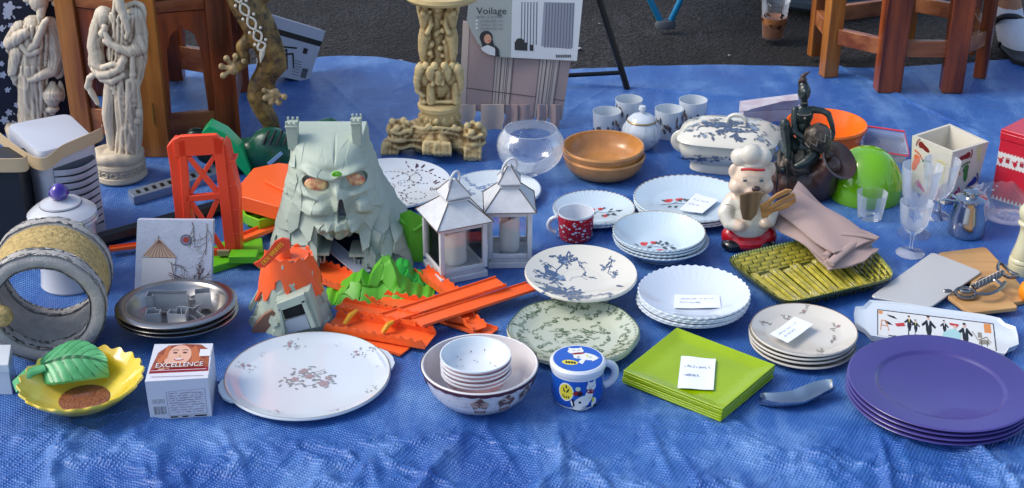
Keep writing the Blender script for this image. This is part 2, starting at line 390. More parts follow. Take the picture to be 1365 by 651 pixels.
Z = Z + front * (.014 * (ridge(np_noise(XX * 1.6, YY * .5, 21, 3, 5), 12) - .0) + .009 * ridge(np_noise(XX + .7 * YY, YY * 1.1, 22, 4, 8), 14) + .004 * ridge(np_noise(XX - .5 * YY, YY * 1.3, 24, 4, 17), 12) + .003 * np_noise(XX, YY, 23, 5, 14) + .0012 * ridge(np_noise(XX, YY, 27, 4, 38), 5))
Z = Z + back * .006 * (np_noise(XX, YY, 31, 3, 3) + .35 * ridge(np_noise(XX, YY, 32, 3, 6), 3) - .3)
rs_ = np.random.RandomState(12)
for k in range(240):
    cx, cy, L, a, hh_, w_ = rs_.uniform(-.9, .9), rs_.uniform(1.38, 1.90), rs_.uniform(.03, .16), rs_.normal(math.pi / 2, .55), rs_.uniform(.0015, .0055), rs_.uniform(.003, .009)
    s_ = (XX - cx) * math.cos(a) + (YY - cy) * math.sin(a); t_ = -(XX - cx) * math.sin(a) + (YY - cy) * math.cos(a) + .012 * np.sin(s_ * 30 + k)
    Z = Z + np.clip((1.86 - YY) / .05, 0, 1) * rs_.choice((1, 1, -.5)) * hh_ * np.exp(-np.abs(t_) / w_) * np.clip(1 - np.abs(s_) / L, 0, 1)
for k in range(110):
    cx, cy, L, a, hh_, w_ = rs_.uniform(-1.3, 1.3), rs_.uniform(1.9, 3.35), rs_.uniform(.05, .35), rs_.uniform(0, 3.14), rs_.uniform(.0008, .003), rs_.uniform(.004, .010)
    s_ = (XX - cx) * math.cos(a) + (YY - cy) * math.sin(a); t_ = -(XX - cx) * math.sin(a) + (YY - cy) * math.cos(a) + .01 * np.sin(s_ * 20 + k)
    Z = Z + (hh_ * (.35 + .65 * back)) * np.exp(-np.abs(t_) / w_) * np.clip(1 - np.abs(s_) / L, 0, 1)
# long straight packing creases
for (ax, ay), (bx, by), hgt in [((940, 395), (1130, 470), .004), ((1060, 60), (1330, 190), .004), ((120, 560), (60, 651), .006), ((640, 560), (700, 651), .005), ((1000, 130), (760, 110), .003), ((430, 100), (520, 190), .003), ((860, 560), (900, 651), .006), ((290, 560), (330, 651), .006), ((1190, 590), (1120, 651), .005)]:
    p, q = gp(ax, ay), gp(bx, by); d = (q - p); L = d.length; d /= L
    s_ = (XX - p.x) * d.x + (YY - p.y) * d.y; t_ = -(XX - p.x) * d.y + (YY - p.y) * d.x
    Z = Z + hgt * np.exp(-(t_ / .007) ** 2) * np.clip(np.minimum(s_, L - s_) / .06, 0, 1)
Z = np.where(TT > .985, Z - .0, Z)
t = MB(); V = np.stack([XX, YY, Z], -1).reshape(-1, 3)
idx = np.arange(NX * NY).reshape(NY, NX); F = np.stack([idx[:-1, :-1], idx[:-1, 1:], idx[1:, 1:], idx[1:, :-1]], -1).reshape(-1, 4)
t.add(V.tolist(), F.tolist()); to = t.build('tarp', tm, ang=180)
tag(to, 'creased blue woven plastic tarp the whole sale is laid out on', 'tarp')
sd = to.modifiers.new('s', 'SOLIDIFY'); sd.thickness = .0015; sd.offset = -1

# ================================================================ BACK ROW
WD = wood('dark_red_shaded_wood', '4c1e0e', 'a04e22', 26, .36)  # darker tone of the wood; shade painted into the right-hand legs
WL = wood('golden_lit_wood', '7a4218', 'ba7836', 24, .35)  # brighter tone of the wood; light painted into the left-hand legs
WR = wood('rail_wood', '6e3416', 'a8683a', 24, .4, axis=0)
BR = M('brass_pin', 'a88d50', .4, metal=.8)
def post(p, wx, wy, h, mi_ang=0, taper=.92):
    mb = MB(); rz = Matrix.Rotation(mi_ang, 4, 'Z'); V = []
    for z, k in ((0, taper), (h, 1)):
        for a, b_ in ((-1, -1), (1, -1), (1, 1), (-1, 1)): V.append(Vector((p.x, p.y, p.z + z)) + rz @ Vector((a * wx / 2 * k, b_ * wy / 2 * k, 0)))
    return mb.hexa(V)
def rail(p, q, z0, z1, th, trim=0):
    d = (q - p); d.z = 0; d.normalize(); nrm = Vector((-d.y, d.x, 0)); a = p + d * trim; c = q - d * trim; V = []
    for z in (z0, z1):
        for pt, s_ in ((a, -1), (c, -1), (c, 1), (a, 1)): V.append(Vector((pt.x, pt.y, z)) + nrm * s_ * th / 2)
    return MB().hexa(V)
def arch_panel(p, q, z0, z1, th, trim, spring, rise, side, kind=0):
    """board between two posts with a moorish cut-out open at the bottom of its span (z0) up to spring+rise"""
    d = (q - p); d.z = 0; L = d.length - 2 * trim; d.normalize(); nrm = Vector((-d.y, d.x, 0)); a = p + d * trim
    N = 40; top = []; bot = []
    for i in range(N + 1):
        u = i / N; x = (u - .5) * 2; wd = 1 - 2 * side / L
        if abs(x) >= wd: h = z0
        else:
            t_ = abs(x) / wd
            h = spring + rise * (1 - t_ ** 2.6) ** .5 * (1 if t_ < .75 else .82) + (rise * .18 * max(0, 1 - t_ / .16) if kind == 0 else 0)
            if t_ > .93: h = spring * .62 + z0 * .38
        top.append((a + d * L * u, z1)); bot.append((a + d * L * u, min(h, z1 - .004)))
    mb = MB()
    for s_ in range(N):
        V = []
        for (pt, z) in (bot[s_], bot[s_ + 1], top[s_ + 1], top[s_]): V.append(Vector((pt.x, pt.y, z)) - nrm * th / 2)
        W = [v + nrm * th for v in V]; mb.add(V + W, [(0, 1, 2, 3), (7, 6, 5, 4), (0, 4, 5, 1), (2, 6, 7, 3)] + ([(3, 7, 4, 0)] if s_ == 0 else []) + ([(1, 5, 6, 2)] if s_ == N - 1 else []))
    return mb
def poly_table(name, label, pts, widths, H, angs, rail_z, arch, mats, top_over=.05):
    c = sum(pts, Vector()) / len(pts); root = thing(name, label, 'stool' if 'stool' in name else 'table', c)
    for i, p in enumerate(pts):
        w_ = widths[i]; post(p, w_, w_ * .8, H, angs[i]).build('leg', mats[i % len(mats)], root, c, bev=.002)
    n_ = len(pts)
    for i in range(n_):
        p, q = pts[i], pts[(i + 1) % n_]; tr = min(widths[i], widths[(i + 1) % n_]) * .42
        rail(p, q, rail_z[0], rail_z[1], .018, tr).build('rail', WR, root, c, bev=.002)
        arch_panel(p, q, arch[0], H, .014, tr, arch[1], arch[2], arch[3]).build('arch_panel', WD, root, c)
    tp = MB(); ring = [c + (p - c) * (1 + top_over / (p - c).length) for p in pts]
    tp.prism([(p.x, p.y, H) for p in ring], (0, 0, .022)); tp.build('table_top', WL, root, c, bev=.003)
    return root
# right stool
SP = [gp(1104, 101), gp(1182, 120), gp(1267, 121), gp(1306, 103), gp(1290, 72), gp(1209, 56), gp(1085, 74)]
poly_table('wooden_stool', 'carved reddish wooden stool with six legs standing at the back right edge of the tarp', SP, [.042, .062, .054, .032, .03, .034, .032], .42, [.3, .05, -.1, -.5, .2, 0, .3], (.085, .125), (.225, .24, .08, .012), [WL, WD, WD, WD, WD, WL, WL])
# left table: hexagonal base with arched openings
LP = [gp(211, 206), gp(306, 196), gp(322, 120), gp(235, 105), gp(130, 125), gp(117, 192)]
c = sum(LP, Vector()) / 6; root = thing('moorish_table', 'brown wooden side table with moorish arch openings behind the bearded statues', 'table', c)
Hh = .52
for i, (p, w_, m_) in enumerate(zip(LP, (.062, .05, .04, .04, .04, .045), (WL, WD, WD, WD, WD, WL))):
    post(p, w_, .035, Hh, (0, .35, .2, 0, .2, -.2)[i], 1).build('leg', m_, root, c, bev=.002)
for i in range(6):
    p, q = LP[i], LP[(i + 1) % 6]; tr = .024
    rail(p, q, .03, .09, .016, tr).build('rail', WR, root, c, bev=.002)
    rail(p, q, .315, .34, .02, tr).build('rail', WR, root, c, bev=.002)
    arch_panel(p, q, .09, .313, .012, tr, .20, .075, .014).build('arch_panel', WD, root, c)
    rail(p, q, .342, Hh - .001, .010, tr).build('panel', WD, root, c)
p = gp(211, 206)
for hz in (.1, .27): MB().box((p.x + .004, p.y - .0185, hz), (.002, .002, .05)).build('hinge', BR, root, c)
tp = MB(); tp.prism([tuple((c + (p - c) * 1.25).xy) + (Hh,) for p in LP], (0, 0, .022)); tp.build('table_top', WL, root, c, bev=.003)

# dark floral bag far left, lime bag
f = Fig(35, 188); NAVY = M('navy_fabric', '141a2c', .85, bump=.4, bs=30, var=.2)
V, F = blob([f.s(5, 90, 40, 72, 95, 30), f.s(60, 110, 40, 42, 75, 24), f.s(30, 20, 46, 62, 60, 26), f.s(-30, 150, 36, 40, 50, 26)], .006, 4)
zmin = min(v.z for v in V); V = [Vector((v.x, v.y, max(v.z, -.001))) for v in V]
mb = MB(); mb.add(V, F)
bag = mb.build('cloth_bag', [NAVY], None, f.o, ang=180); tag(bag, 'dark navy fabric bag printed with pale blossoms behind the left statue', 'bag')
dg = bpy.context.evaluated_depsgraph_get(); dg.update()
WHB = M('pale_blossom_print', 'a9adba', .8); rng = random.Random(4)
def bagmap(px, py):
    r_ = ray(px, py).normalized(); ok, loc, nrm, _ = bag.ray_cast(CAM - f.o, r_); return (loc + f.o + nrm * .0008) if ok else None
for k, (fx, fy, s_) in enumerate([(12, 10, 9), (10, 20, 7), (38, 2, 6), (4, 60, 5), (14, 34, 4), (2, 38, 5), (90, 30, 3), (12, 150, 5), (6, 160, 6), (22, 140, 4), (4, 100, 5), (10, 120, 4), (18, 165, 5), (30, 155, 4), (95, 130, 4), (2, 85, 4), (92, 90, 4)]):
    for poly, mi in flower(fx, fy, s_, 0, 0, rot=k) + [(leaf(fx + s_, fy, s_, s_ * .4, k), 0)]:
        W = [bagmap(x, y) for x, y in poly]
        if all(q is not None for q in W): mb.add(W, [tuple(range(len(W)))], 1)
bpy.data.objects.remove(bag); bag = mb.build('cloth_bag', [NAVY, WHB], None, f.o, ang=180); tag(bag, 'dark navy fabric bag printed with pale blossoms behind the left statue', 'bag')
f = Fig(98, 165); V, F = blob([f.s(96, 95, 10, 13, 55, 9), f.s(92, 60, 10, 10, 30, 7), f.s(100, 135, 10, 11, 26, 8)], .005, 3)
tag(MB().add(V, F).build('plastic_bag', M('lime_bag', '6a9e1c', .35, bump=.6, bs=25), None, f.o, ang=180), 'lime green plastic bag standing between left statue and wooden table', 'bag')

# statues
STONEB = M('resin_plain', 'c0b29a', .55, var=.08, vs=60, bump=.3, bs=200); CRB = M('cream_plain', 'c4ac78', .6, var=.08, vs=60, bump=.3, bs=200)
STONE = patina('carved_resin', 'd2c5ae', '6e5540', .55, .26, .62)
def folds(f, pts, n, r, rng, jx=2.5, jd=3.6):
    out = []
    for k in range(n):
        o = rng.uniform(-1, 1); ch = []
        for i, (x, y, wd, d) in enumerate(pts): ch.append((x + o * wd + rng.uniform(-jx, jx), y, d - math.sqrt(max(0, 1 - o * o)) * wd * .8 - jd, r * rng.uniform(.7, 1.2)))
        out.append(f.c(*ch))
    return out
rng = random.Random(3); f = Fig(162, 236)
it = [f.s(159, 45, 0, 20, 30, 13), f.s(158, 75, 0, 15, 20, 11), f.s(160, 108, 0, 21, 22, 14), f.c((150, 115, -3, 11), (145, 150, -6, 9), (148, 178, -5, 7), (152, 206, -4, 6), (148, 213, -10, 5)),
      f.c((172, 115, 2, 12), (177, 150, 4, 13), (176, 185, 4, 13), (172, 214, 3, 13)), f.c((160, 120, 5, 12), (162, 165, 6, 12), (163, 212, 6, 14)),
      f.c((139, 22, 0, 13), (131, 42, 0, 12), (127, 62, -2, 10), (131, 84, -6, 9), (142, 97, -13, 6), (151, 92, -16, 4.5)), f.c((128, 60, 0, 8), (126, 84, 2, 8), (130, 100, 2, 5)),
      f.c((180, 22, 0, 12), (186, 45, 0, 11), (186, 62, -6, 11), (172, 69, -15, 7), (155, 62, -18, 5), (142, 55, -16, 5)),
      f.c((186, 60, 0, 11), (185, 85, 0, 10), (182, 106, 2, 7), (178, 128, 2, 4)),
      f.s(158, -14, -2, 11, 14, 11), f.c((158, -4, -10, 6), (160, 10, -14, 6), (167, 26, -16, 5), (171, 42, -17, 3), (168, 52, -18, 1.6)), f.c((155, 0, -11, 4), (152, 16, -14, 3), (152, 26, -15, 1.5)),
      f.c((170, 8, 2, 4), (180, 4, 4, 3.4), (190, 8, 4, 3.6), (193, 18, 3, 3.4), (190, 30, 2, 4)), f.c((172, 14, 2, 3), (182, 14, 3, 3), (186, 24, 2, 3)),
      f.c((126, 92, -8, 5), (134, 100, -14, 6), (146, 98, -17, 6), (158, 92, -18, 6), (165, 80, -17, 5), (166, 70, -15, 4)), f.c((130, 97, -6, 4), (119, 104, -2, 4), (117, 116, 0, 4), (124, 126, 0, 4), (130, 138, 0, 3)),
      f.c((138, 90, -16, 4), (150, 86, -18, 4), (163, 90, -18, 4)), f.c((136, 106, -15, 4), (150, 108, -18, 5), (164, 100, -18, 4)), f.c((176, 66, -16, 3), (177, 120, -16, 3), (179, 170, -14, 3), (178, 214, -12, 3)),
      f.s(177, 100, -16, 4, 3), f.s(178, 140, -15, 4.2, 3), f.s(178, 176, -14, 4.2, 3), f.s(184, 150, -13, 5, 8), f.s(182, 160, -13, 5, 6), f.s(136, 45, -14, 5, 5), f.s(178, 132, -14, 5, 7),
      f.s(140, 38, -13, 4, 5), f.c((140, 46, -15, 4), (148, 58, -18, 4), (158, 66, -19, 4))]
it += folds(f, [(162, 22, 18, 0), (159, 50, 16, 0), (159, 80, 14, 0)], 12, 1.7, rng) + [f.c((150 + 3 * k, 118 + 6 * k, -14, 2.2), (162 + 3 * k, 128 + 10 * k, -17, 2.4), (180, 130 + 14 * k, -10, 2)) for k in range(6)] + [f.c((148 + 4 * k, 18, -12, 2), (152 + 4 * k, 45, -15, 1.8), (160 + k, 75, -15, 1.6)) for k in range(5)]
it += folds(f, [(168, 108, 18, 0), (170, 140, 18, 0), (170, 175, 16, 0), (168, 212, 17, 0)], 15, 2.3, rng, 3)
it += folds(f, [(186, 50, 6, 0), (187, 75, 6, 0), (183, 105, 4, 0)], 5, 1.5, rng, 1)
it += folds(f, [(126, 40, 6, 0), (124, 65, 5, 0), (128, 88, 4, -4)], 5, 1.3, rng, 1)
root = thing('sage_statue', 'cream statue of a long bearded sage on a round base beside the wooden table', 'statue', f.o)
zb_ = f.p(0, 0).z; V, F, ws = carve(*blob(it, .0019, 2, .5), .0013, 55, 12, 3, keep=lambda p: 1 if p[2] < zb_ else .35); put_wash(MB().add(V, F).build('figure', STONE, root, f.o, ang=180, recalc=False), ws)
it = [('c', [(gp(162, 238) + Vector((math.cos(a) * .040 * (1 + .1 * math.sin(5 * a)), math.sin(a) * .032, .052 + .004 * math.sin(3 * a))), .013) for a in np.linspace(0, 6.28, 14)]), ('s', gp(162, 238) + Vector((0, 0, .045)), (.046, .04, .022))]
V, F = blob(it, .003, 1); mb = MB().add(V, F); m_ = f.m
mb.lathe([(0, .001), (.050, .001), (.054, .006), (.053, .014), (.049, .017), (.050, .03), (.053, .034), (.051, .041), (.046, .044), (0, .044)], 60, f.o)
mb.build('round_base', STONEB, root, f.o)
rb = MB()
for k in range(16):
    a = 2 * math.pi * k / 16; c_ = f.o + Vector((math.cos(a) * .0505, math.sin(a) * .0505, .0235)); t_ = Vector((-math.sin(a), math.cos(a), 0))
    rb.tube([c_ + t_ * .007 * math.cos(q) + Vector((0, 0, .005 * math.sin(q))) for q in np.linspace(0, 6.28, 11)[:-1]], .0014, 6, closed=True)
rb.build('carved_ring', STONEB, root, f.o)
rng = random.Random(8); f = Fig(48, 178)
it = [f.c((45, 170, 0, 20), (44, 130, 0, 21), (44, 90, 0, 21), (46, 55, 0, 20), (48, 35, 0, 17)), f.s(52, 2, -2, 12, 14, 12), f.c((34, 0, 0, 4), (50, -6, 0, 12), (66, -2, 0, 4)), f.c((55, 12, -8, 6), (54, 22, -12, 5), (53, 32, -14, 2)),
      f.c((30, 36, 0, 12), (20, 48, -4, 11), (14, 58, -8, 9), (24, 50, -15, 8), (34, 44, -17, 6)), f.c((15, 60, -4, 10), (14, 82, -2, 11), (17, 105, 0, 10), (23, 128, 0, 8), (30, 150, 0, 6)), f.c((26, 68, -8, 12), (20, 95, -5, 12), (26, 122, -2, 9)),
      f.c((66, 34, 0, 12), (73, 52, 0, 12), (75, 78, -3, 11), (70, 94, -10, 8), (56, 100, -17, 6), (42, 106, -18, 5)), f.c((78, 82, 0, 8), (78, 98, 0, 7), (70, 106, 0, 5)),
      f.c((38, 68, -16, 5), (48, 58, -18, 5), (60, 30, -18, 4.5), (63, 27, -18, 4)), f.c((30, 62, -16, 4), (40, 72, -17, 5), (50, 68, -18, 4)),
      f.c((72, 5, 2, 4), (80, 10, 2, 4), (82, 25, 2, 4), (78, 40, 2, 4), (80, 48, 2, 3)), f.s(70, 145, -10, 9, 5), f.c((70, 112, -10, 4), (70, 150, -10, 4)), f.s(82, 122, -6, 4, 14)]
for k in range(11):
    a = -math.pi * k / 10; it.append(f.c((70 + 3 * math.cos(a), 113, -10 + 3 * math.sin(a), 1.6), (70 + 12 * math.cos(a), 125, -10 + 12 * math.sin(a), 2.1), (70 + 12 * math.cos(a), 131, -10 + 12 * math.sin(a), 2.1), (70 + 4 * math.cos(a), 142, -10 + 4 * math.sin(a), 1.6)))
it.append(f.s(70, 128, -10, 12, 13))
it += folds(f, [(48, 36, 18, 0), (47, 60, 17, 0), (45, 90, 18, 0)], 9, 1.8, rng) + folds(f, [(42, 90, 20, 0), (44, 125, 18, 0), (45, 165, 19, 0)], 14, 2.4, rng, 3) + folds(f, [(13, 60, 6, -3), (14, 95, 7, -3), (22, 125, 5, 0)], 6, 1.6, rng, 1)
V, F, ws = carve(*blob(it, .0020, 2, .5), .0013, 52, 13, 11); root = thing('fisherman_statue', 'cream statue of a robed old man with a ribbed gourd flask before the dark bag', 'statue', f.o)
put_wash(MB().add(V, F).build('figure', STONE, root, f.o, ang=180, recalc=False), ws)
MB().lathe([(0, 0), (.062, 0), (.064, .02), (.058, .03), (0, .03)], 40, f.o + Vector((0, 0, .0))).build('round_base', STONEB, root, f.o)

# gecko leaning on the table
f = Fig(352, 214); GK = M('mottled_bronze', '94763f', .4, col2='3a2c1c', vs=45, bump=.6, bs=120); GT = M('gold_toe', 'c2a878', .4, col2='8a7048', vs=80)
root = thing('gecko_ornament', 'brown mottled gecko wall ornament with white chain down its back', 'ornament', f.o)
it = [f.c((300, -34, 0, 20), (318, -14, 0, 21), (334, 14, 0, 22), (348, 40, 0, 21), (358, 62, 0, 19), (362, 80, 0, 17), (355, 96, 0, 14), (345, 112, 0, 13), (343, 128, 0, 14), (350, 145, 0, 13), (360, 162, 0, 12), (366, 180, 0, 10)),
      f.c((350, 60, 0, 10), (332, 52, -2, 9), (322, 62, -4, 8), (326, 80, -5, 8), (316, 90, -6, 8)), f.c((368, 70, 0, 12), (374, 88, -2, 9), (362, 105, -3, 7), (360, 118, -4, 6), (368, 124, -5, 6)), f.c((340, 8, 0, 12), (352, -4, -2, 9), (364, -10, -3, 7))]
V, F = blob(it, .004, 2); MB().add(V, F).build('body', GK, root, f.o, ang=180)
for (cx, cy, a0, n_, rr) in ((312, 92, 2.2, 5, 17), (366, 124, -1.9, 5, 14)):
    it = [f.s(cx, cy, -8, rr * .45)]
    for k in range(n_):
        a = a0 + (k - 2) * .75; it += [f.c((cx, cy, -8, 3.2), (cx + rr * math.cos(a), cy - rr * math.sin(a), -10, 2.8)), f.s(cx + rr * math.cos(a), cy - rr * math.sin(a), -10, 4.3)]
    V, F = blob(it, .002, 2); MB().add(V, F).build('foot', GT, root, f.o, ang=180)
mb = MB(); ch = [(312, -14), (321, 4), (331, 22), (340, 40), (347, 56), (350, 68)]
for k in range(len(ch) - 1):
    (x0, y0_), (x1, y1_) = ch[k], ch[k + 1]; 
    for sg in (-1, 1):
        pts = []
        for q in range(9):
            t_ = q / 8; a = sg * math.sin(math.pi * t_) * 5.5; pts.append(f.p(x0 + (x1 - x0) * t_ + a * .9, y0_ + (y1_ - y0_) * t_ - a * .45, -22))
        mb.tube(pts, 1.5 * f.m, 6)
    mb.ball(f.p(x0 + 7, y0_ - 3, -21), 2.2 * f.m, seg=8, rings=6); mb.ball(f.p(x0 - 7, y0_ + 4, -21), 2.2 * f.m, seg=8, rings=6)
mb.tube([f.p(350, 66, -21), f.p(349, 74, -19), f.p(347, 84, -17)], [3.5 * f.m, 3.2 * f.m, .4 * f.m], 8)
mb.build('chain_inlay', M('shell_inlay', 'd9d3c2', .3), root, f.o)

# white carton behind gecko
WC = M('white_carton', 'b9bcc6', .5, coat=.1); Y = gp(385, 108).y
A, B, C, D = gv(355, 18, Y - .0), gv(434, 42, Y + .06), gv(411, 110, Y + .015), gv(350, 97, Y - .03)
mb = MB(); nrm = (B - A).cross(D - A).normalized(); nrm = nrm if nrm.y > 0 else -nrm
mb.hexa([A, B, C, D] + [p + nrm * .05 for p in (A, B, C, D)]); fn = bil(D, C, B, A, 1, 1); d = []
d.append(rect(0, .70, 1, .80, 1)); d += stroke([(.15, .3), (.55, .45), (.62, .2)], .03, 1) + stroke([(.2, .5), (.6, .56)], .03, 1) + stroke([(.2, .2), (.42, .5), (.5, .15)], .025, 1) + stroke([(.3, .15), (.36, .52)], .02, 1)
d += [rect(.72, .5, .80, .6, 1)] + [rect(.80 + .02 * k, .06, .812 + .02 * k, .24, 1) for k in range(6)] + [rect(.6, .08 + .05 * k, .76, .095 + .05 * k, 2) for k in range(6)]
mb.decal(d, fn); tag(mb.build('carton', [WC, BLACKP, M('grey_print', '8a8d96', .6)], None, (A + C) / 2 - Vector((0, 0, (A.z + C.z) / 2)), bev=0), 'white cardboard carton with black line drawing leaning behind the gecko', 'box')

# elephant table lamp base
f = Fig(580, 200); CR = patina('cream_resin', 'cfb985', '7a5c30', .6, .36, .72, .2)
root = thing('elephant_pedestal', 'cream resin pedestal table carved with maidens elephants and clawed feet', 'pedestal', f.o)
it = [f.s(580, 180, 0, 46, 24, 30), f.s(585, 165, 0, 26, 18, 22)]
for (x, y, d_, ang) in ((520, 200, -6, 0), (630, 206, -26, 0), (575, 198, -34, 0), (590, 200, -36, 0)):
    it.append(f.c((580 + (x - 580) * .45, 182, d_ * .5, 16), (x, y - 6, d_, 11)))
    for k in range(5): it.append(f.c((x - 9 + k * 4.6, y - 8, d_ - 9, 2.8), (x - 10 + k * 5, y + 3, d_ - 13, 2.6), (x - 10 + k * 5, y + 8, d_ - 12, 1.6)))
for (x, y, d_) in ((532, 172, -14), (632, 178, -22)):
    it += [f.s(x, y, d_, 17, 12, 13), f.s(x, y + 12, d_ - 4, 16, 5, 12), f.s(x - 9, y - 10, d_ - 6, 4.5), f.s(x + 6, y - 11, d_ - 6, 4.5), f.c((x - 10, y + 3, d_ - 14, 2.5), (x, y + 6, d_ - 15, 2.5), (x + 11, y + 2, d_ - 13, 2.5)), f.s(x - 3, y - 2, d_ - 13, 5, 3.5)]
    it += [f.c((x + q, y + 7, d_ - 12, 1.4), (x + q, y + 12, d_ - 13, .8)) for q in (-9, -4, 2, 8)]
for k in range(4): it.append(f.c((545, 168 + k * 6, -22, 2), (565, 172 + k * 5, -30, 2.2), (590, 170 + k * 6, -31, 2), (612, 174 + k * 6, -26, 2)))
for k in range(22):
    x = 528 + k * 4.8; it.append(f.s(x, 196 + 2 * math.sin(k), -18 - 8 * math.sin(math.pi * k / 21), 3.4, 2.8))
rng = random.Random(6)
for k in range(26): it.append(f.s(rng.uniform(535, 632), rng.uniform(158, 185), rng.uniform(-30, -22), rng.uniform(2, 4)))
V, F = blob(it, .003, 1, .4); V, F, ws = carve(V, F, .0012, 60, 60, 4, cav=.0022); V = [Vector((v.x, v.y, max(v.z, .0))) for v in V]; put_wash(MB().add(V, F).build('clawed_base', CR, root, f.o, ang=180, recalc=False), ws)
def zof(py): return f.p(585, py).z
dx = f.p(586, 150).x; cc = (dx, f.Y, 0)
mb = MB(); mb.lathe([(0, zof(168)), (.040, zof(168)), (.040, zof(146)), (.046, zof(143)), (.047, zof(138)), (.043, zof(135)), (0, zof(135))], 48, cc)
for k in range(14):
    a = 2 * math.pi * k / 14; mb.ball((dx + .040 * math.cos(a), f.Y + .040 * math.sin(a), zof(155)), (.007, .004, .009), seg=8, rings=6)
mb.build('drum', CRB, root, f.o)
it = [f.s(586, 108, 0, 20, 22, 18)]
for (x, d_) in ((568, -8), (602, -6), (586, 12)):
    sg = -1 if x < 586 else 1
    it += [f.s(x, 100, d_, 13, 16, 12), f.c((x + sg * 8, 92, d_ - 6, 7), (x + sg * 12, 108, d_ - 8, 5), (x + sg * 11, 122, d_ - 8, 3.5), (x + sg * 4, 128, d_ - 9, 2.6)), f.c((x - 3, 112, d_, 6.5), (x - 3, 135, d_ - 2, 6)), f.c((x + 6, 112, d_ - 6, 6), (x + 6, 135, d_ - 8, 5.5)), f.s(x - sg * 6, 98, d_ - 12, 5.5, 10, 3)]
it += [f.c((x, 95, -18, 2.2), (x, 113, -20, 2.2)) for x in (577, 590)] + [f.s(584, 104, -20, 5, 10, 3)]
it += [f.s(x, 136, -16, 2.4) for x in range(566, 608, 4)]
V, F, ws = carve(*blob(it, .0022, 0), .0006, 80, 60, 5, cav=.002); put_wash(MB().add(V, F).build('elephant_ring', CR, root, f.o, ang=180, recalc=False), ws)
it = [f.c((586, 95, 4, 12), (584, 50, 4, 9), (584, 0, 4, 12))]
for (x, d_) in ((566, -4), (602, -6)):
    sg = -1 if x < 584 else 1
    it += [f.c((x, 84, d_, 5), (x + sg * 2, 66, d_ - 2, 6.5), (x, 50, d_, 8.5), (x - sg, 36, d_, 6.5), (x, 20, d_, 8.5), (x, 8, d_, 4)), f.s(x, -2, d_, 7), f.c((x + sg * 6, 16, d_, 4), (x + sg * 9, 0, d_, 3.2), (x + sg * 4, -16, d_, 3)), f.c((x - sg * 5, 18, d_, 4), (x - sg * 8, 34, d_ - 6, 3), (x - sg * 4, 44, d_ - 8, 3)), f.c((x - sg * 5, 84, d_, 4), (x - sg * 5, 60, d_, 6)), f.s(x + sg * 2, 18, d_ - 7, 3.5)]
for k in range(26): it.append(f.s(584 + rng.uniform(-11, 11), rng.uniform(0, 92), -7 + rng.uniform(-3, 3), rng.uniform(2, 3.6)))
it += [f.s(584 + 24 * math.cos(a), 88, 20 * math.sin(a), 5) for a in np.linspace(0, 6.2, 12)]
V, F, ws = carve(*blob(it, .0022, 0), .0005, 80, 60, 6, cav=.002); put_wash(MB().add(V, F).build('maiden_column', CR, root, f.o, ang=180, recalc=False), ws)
zt = f.p(590, -3).z; MB().lathe([(0, zt), (.075, zt), (.08, zt + .006), (.078, zt + .014), (0, zt + .014)], 56, (f.p(590, 0).x, f.Y, 0)).build('round_top', CRB, root, f.o)

# tripod stand with black legs
f = Fig(838, 122); BK = M('black_metal', '0d0e10', .35, metal=.2)
root = thing('black_stand', 'black metal folding stand holding up the curtain packet', 'stand', f.o)
a0 = gp(836, 118); MB().tube([a0 + Vector((0, 0, 0)), gv(790, -30, a0.y + .04)], .011, 10, flat=.7).build('leg', BK, root, f.o)
MB().tube([gv(829, 97, a0.y + .01), gv(752, 101, a0.y + .01), gv(600, 108, a0.y + .012)], .0055, 10).build('crossbar', BK, root, f.o)
b0 = gp(610, 128); MB().tube([b0, gv(640, -30, b0.y + .04)], .011, 10, flat=.7).build('leg', BK, root, f.o)
# curtain packet
Yp = gp(680, 172).y; lean = .20
def cp(px, py, e=0): 
    q = gv(px, py, Yp); return gv(px, py, Yp + lean * q.z - e)
CF = M('taupe_fabric', 'a08c8a', .6, bump=.2, bs=250); CS = M('pale_stripe', 'b3a69e', .5); CDK = M('dark_stripe', '5a4c4e', .7)
root = thing('curtain_packet', 'packaged taupe striped curtain with white printed card leaning on black stand', 'package', gp(684, 172))
mb = MB(); q = [cp(620, 45), cp(765, 74), cp(752, 177), cp(610, 160)]; th = Vector((0, .018, 0)); NN = 26; rng = random.Random(2)
def clothp(u, v, e=0):
    A, B, C, D = (617, 30), (764, 60), (749, 160), (612, 146)
    x = (A[0] * (1 - u) + B[0] * u) * (1 - v) + (D[0] * (1 - u) + C[0] * u) * v; y = (A[1] * (1 - u) + B[1] * u) * (1 - v) + (D[1] * (1 - u) + C[1] * u) * v
    return cp(x, y, e + .003 * math.sin(9 * u + 2 * v))
mb.grid([[clothp(u / NN, v / NN) for u in range(NN + 1)] for v in range(NN + 1)], 0, (0, .014, 0))
mb2 = [rect(0, 0, 0.06, 1, 1)]
for u0, wds in ((.31, .17), (.72, .18)):
    mb2 += [rect(u0 + .0 + k * wds / 5, 0, u0 + k * wds / 5 + wds / 7, 1, 1) for k in range(5)] + [rect(u0 + k * wds / 3, 0, u0 + k * wds / 3 + .006, 1, 2) for k in range(4)]
mb2 += [rect(0, .74, 1, .75, 2)]
for P, mi in mb2:
    (x0, y0_), (x1, y1_) = P[0], P[2]; G = [[clothp(x0 + (x1 - x0) * i / 3, y0_ + (y1_ - y0_) * j / 14, .0006 + .0003 * mi) for i in range(4)] for j in range(15)]; mb.grid(G, mi)
mb.build('curtain', [CF, CS, CDK], root, gp(684, 172), ang=60)
mb = MB()
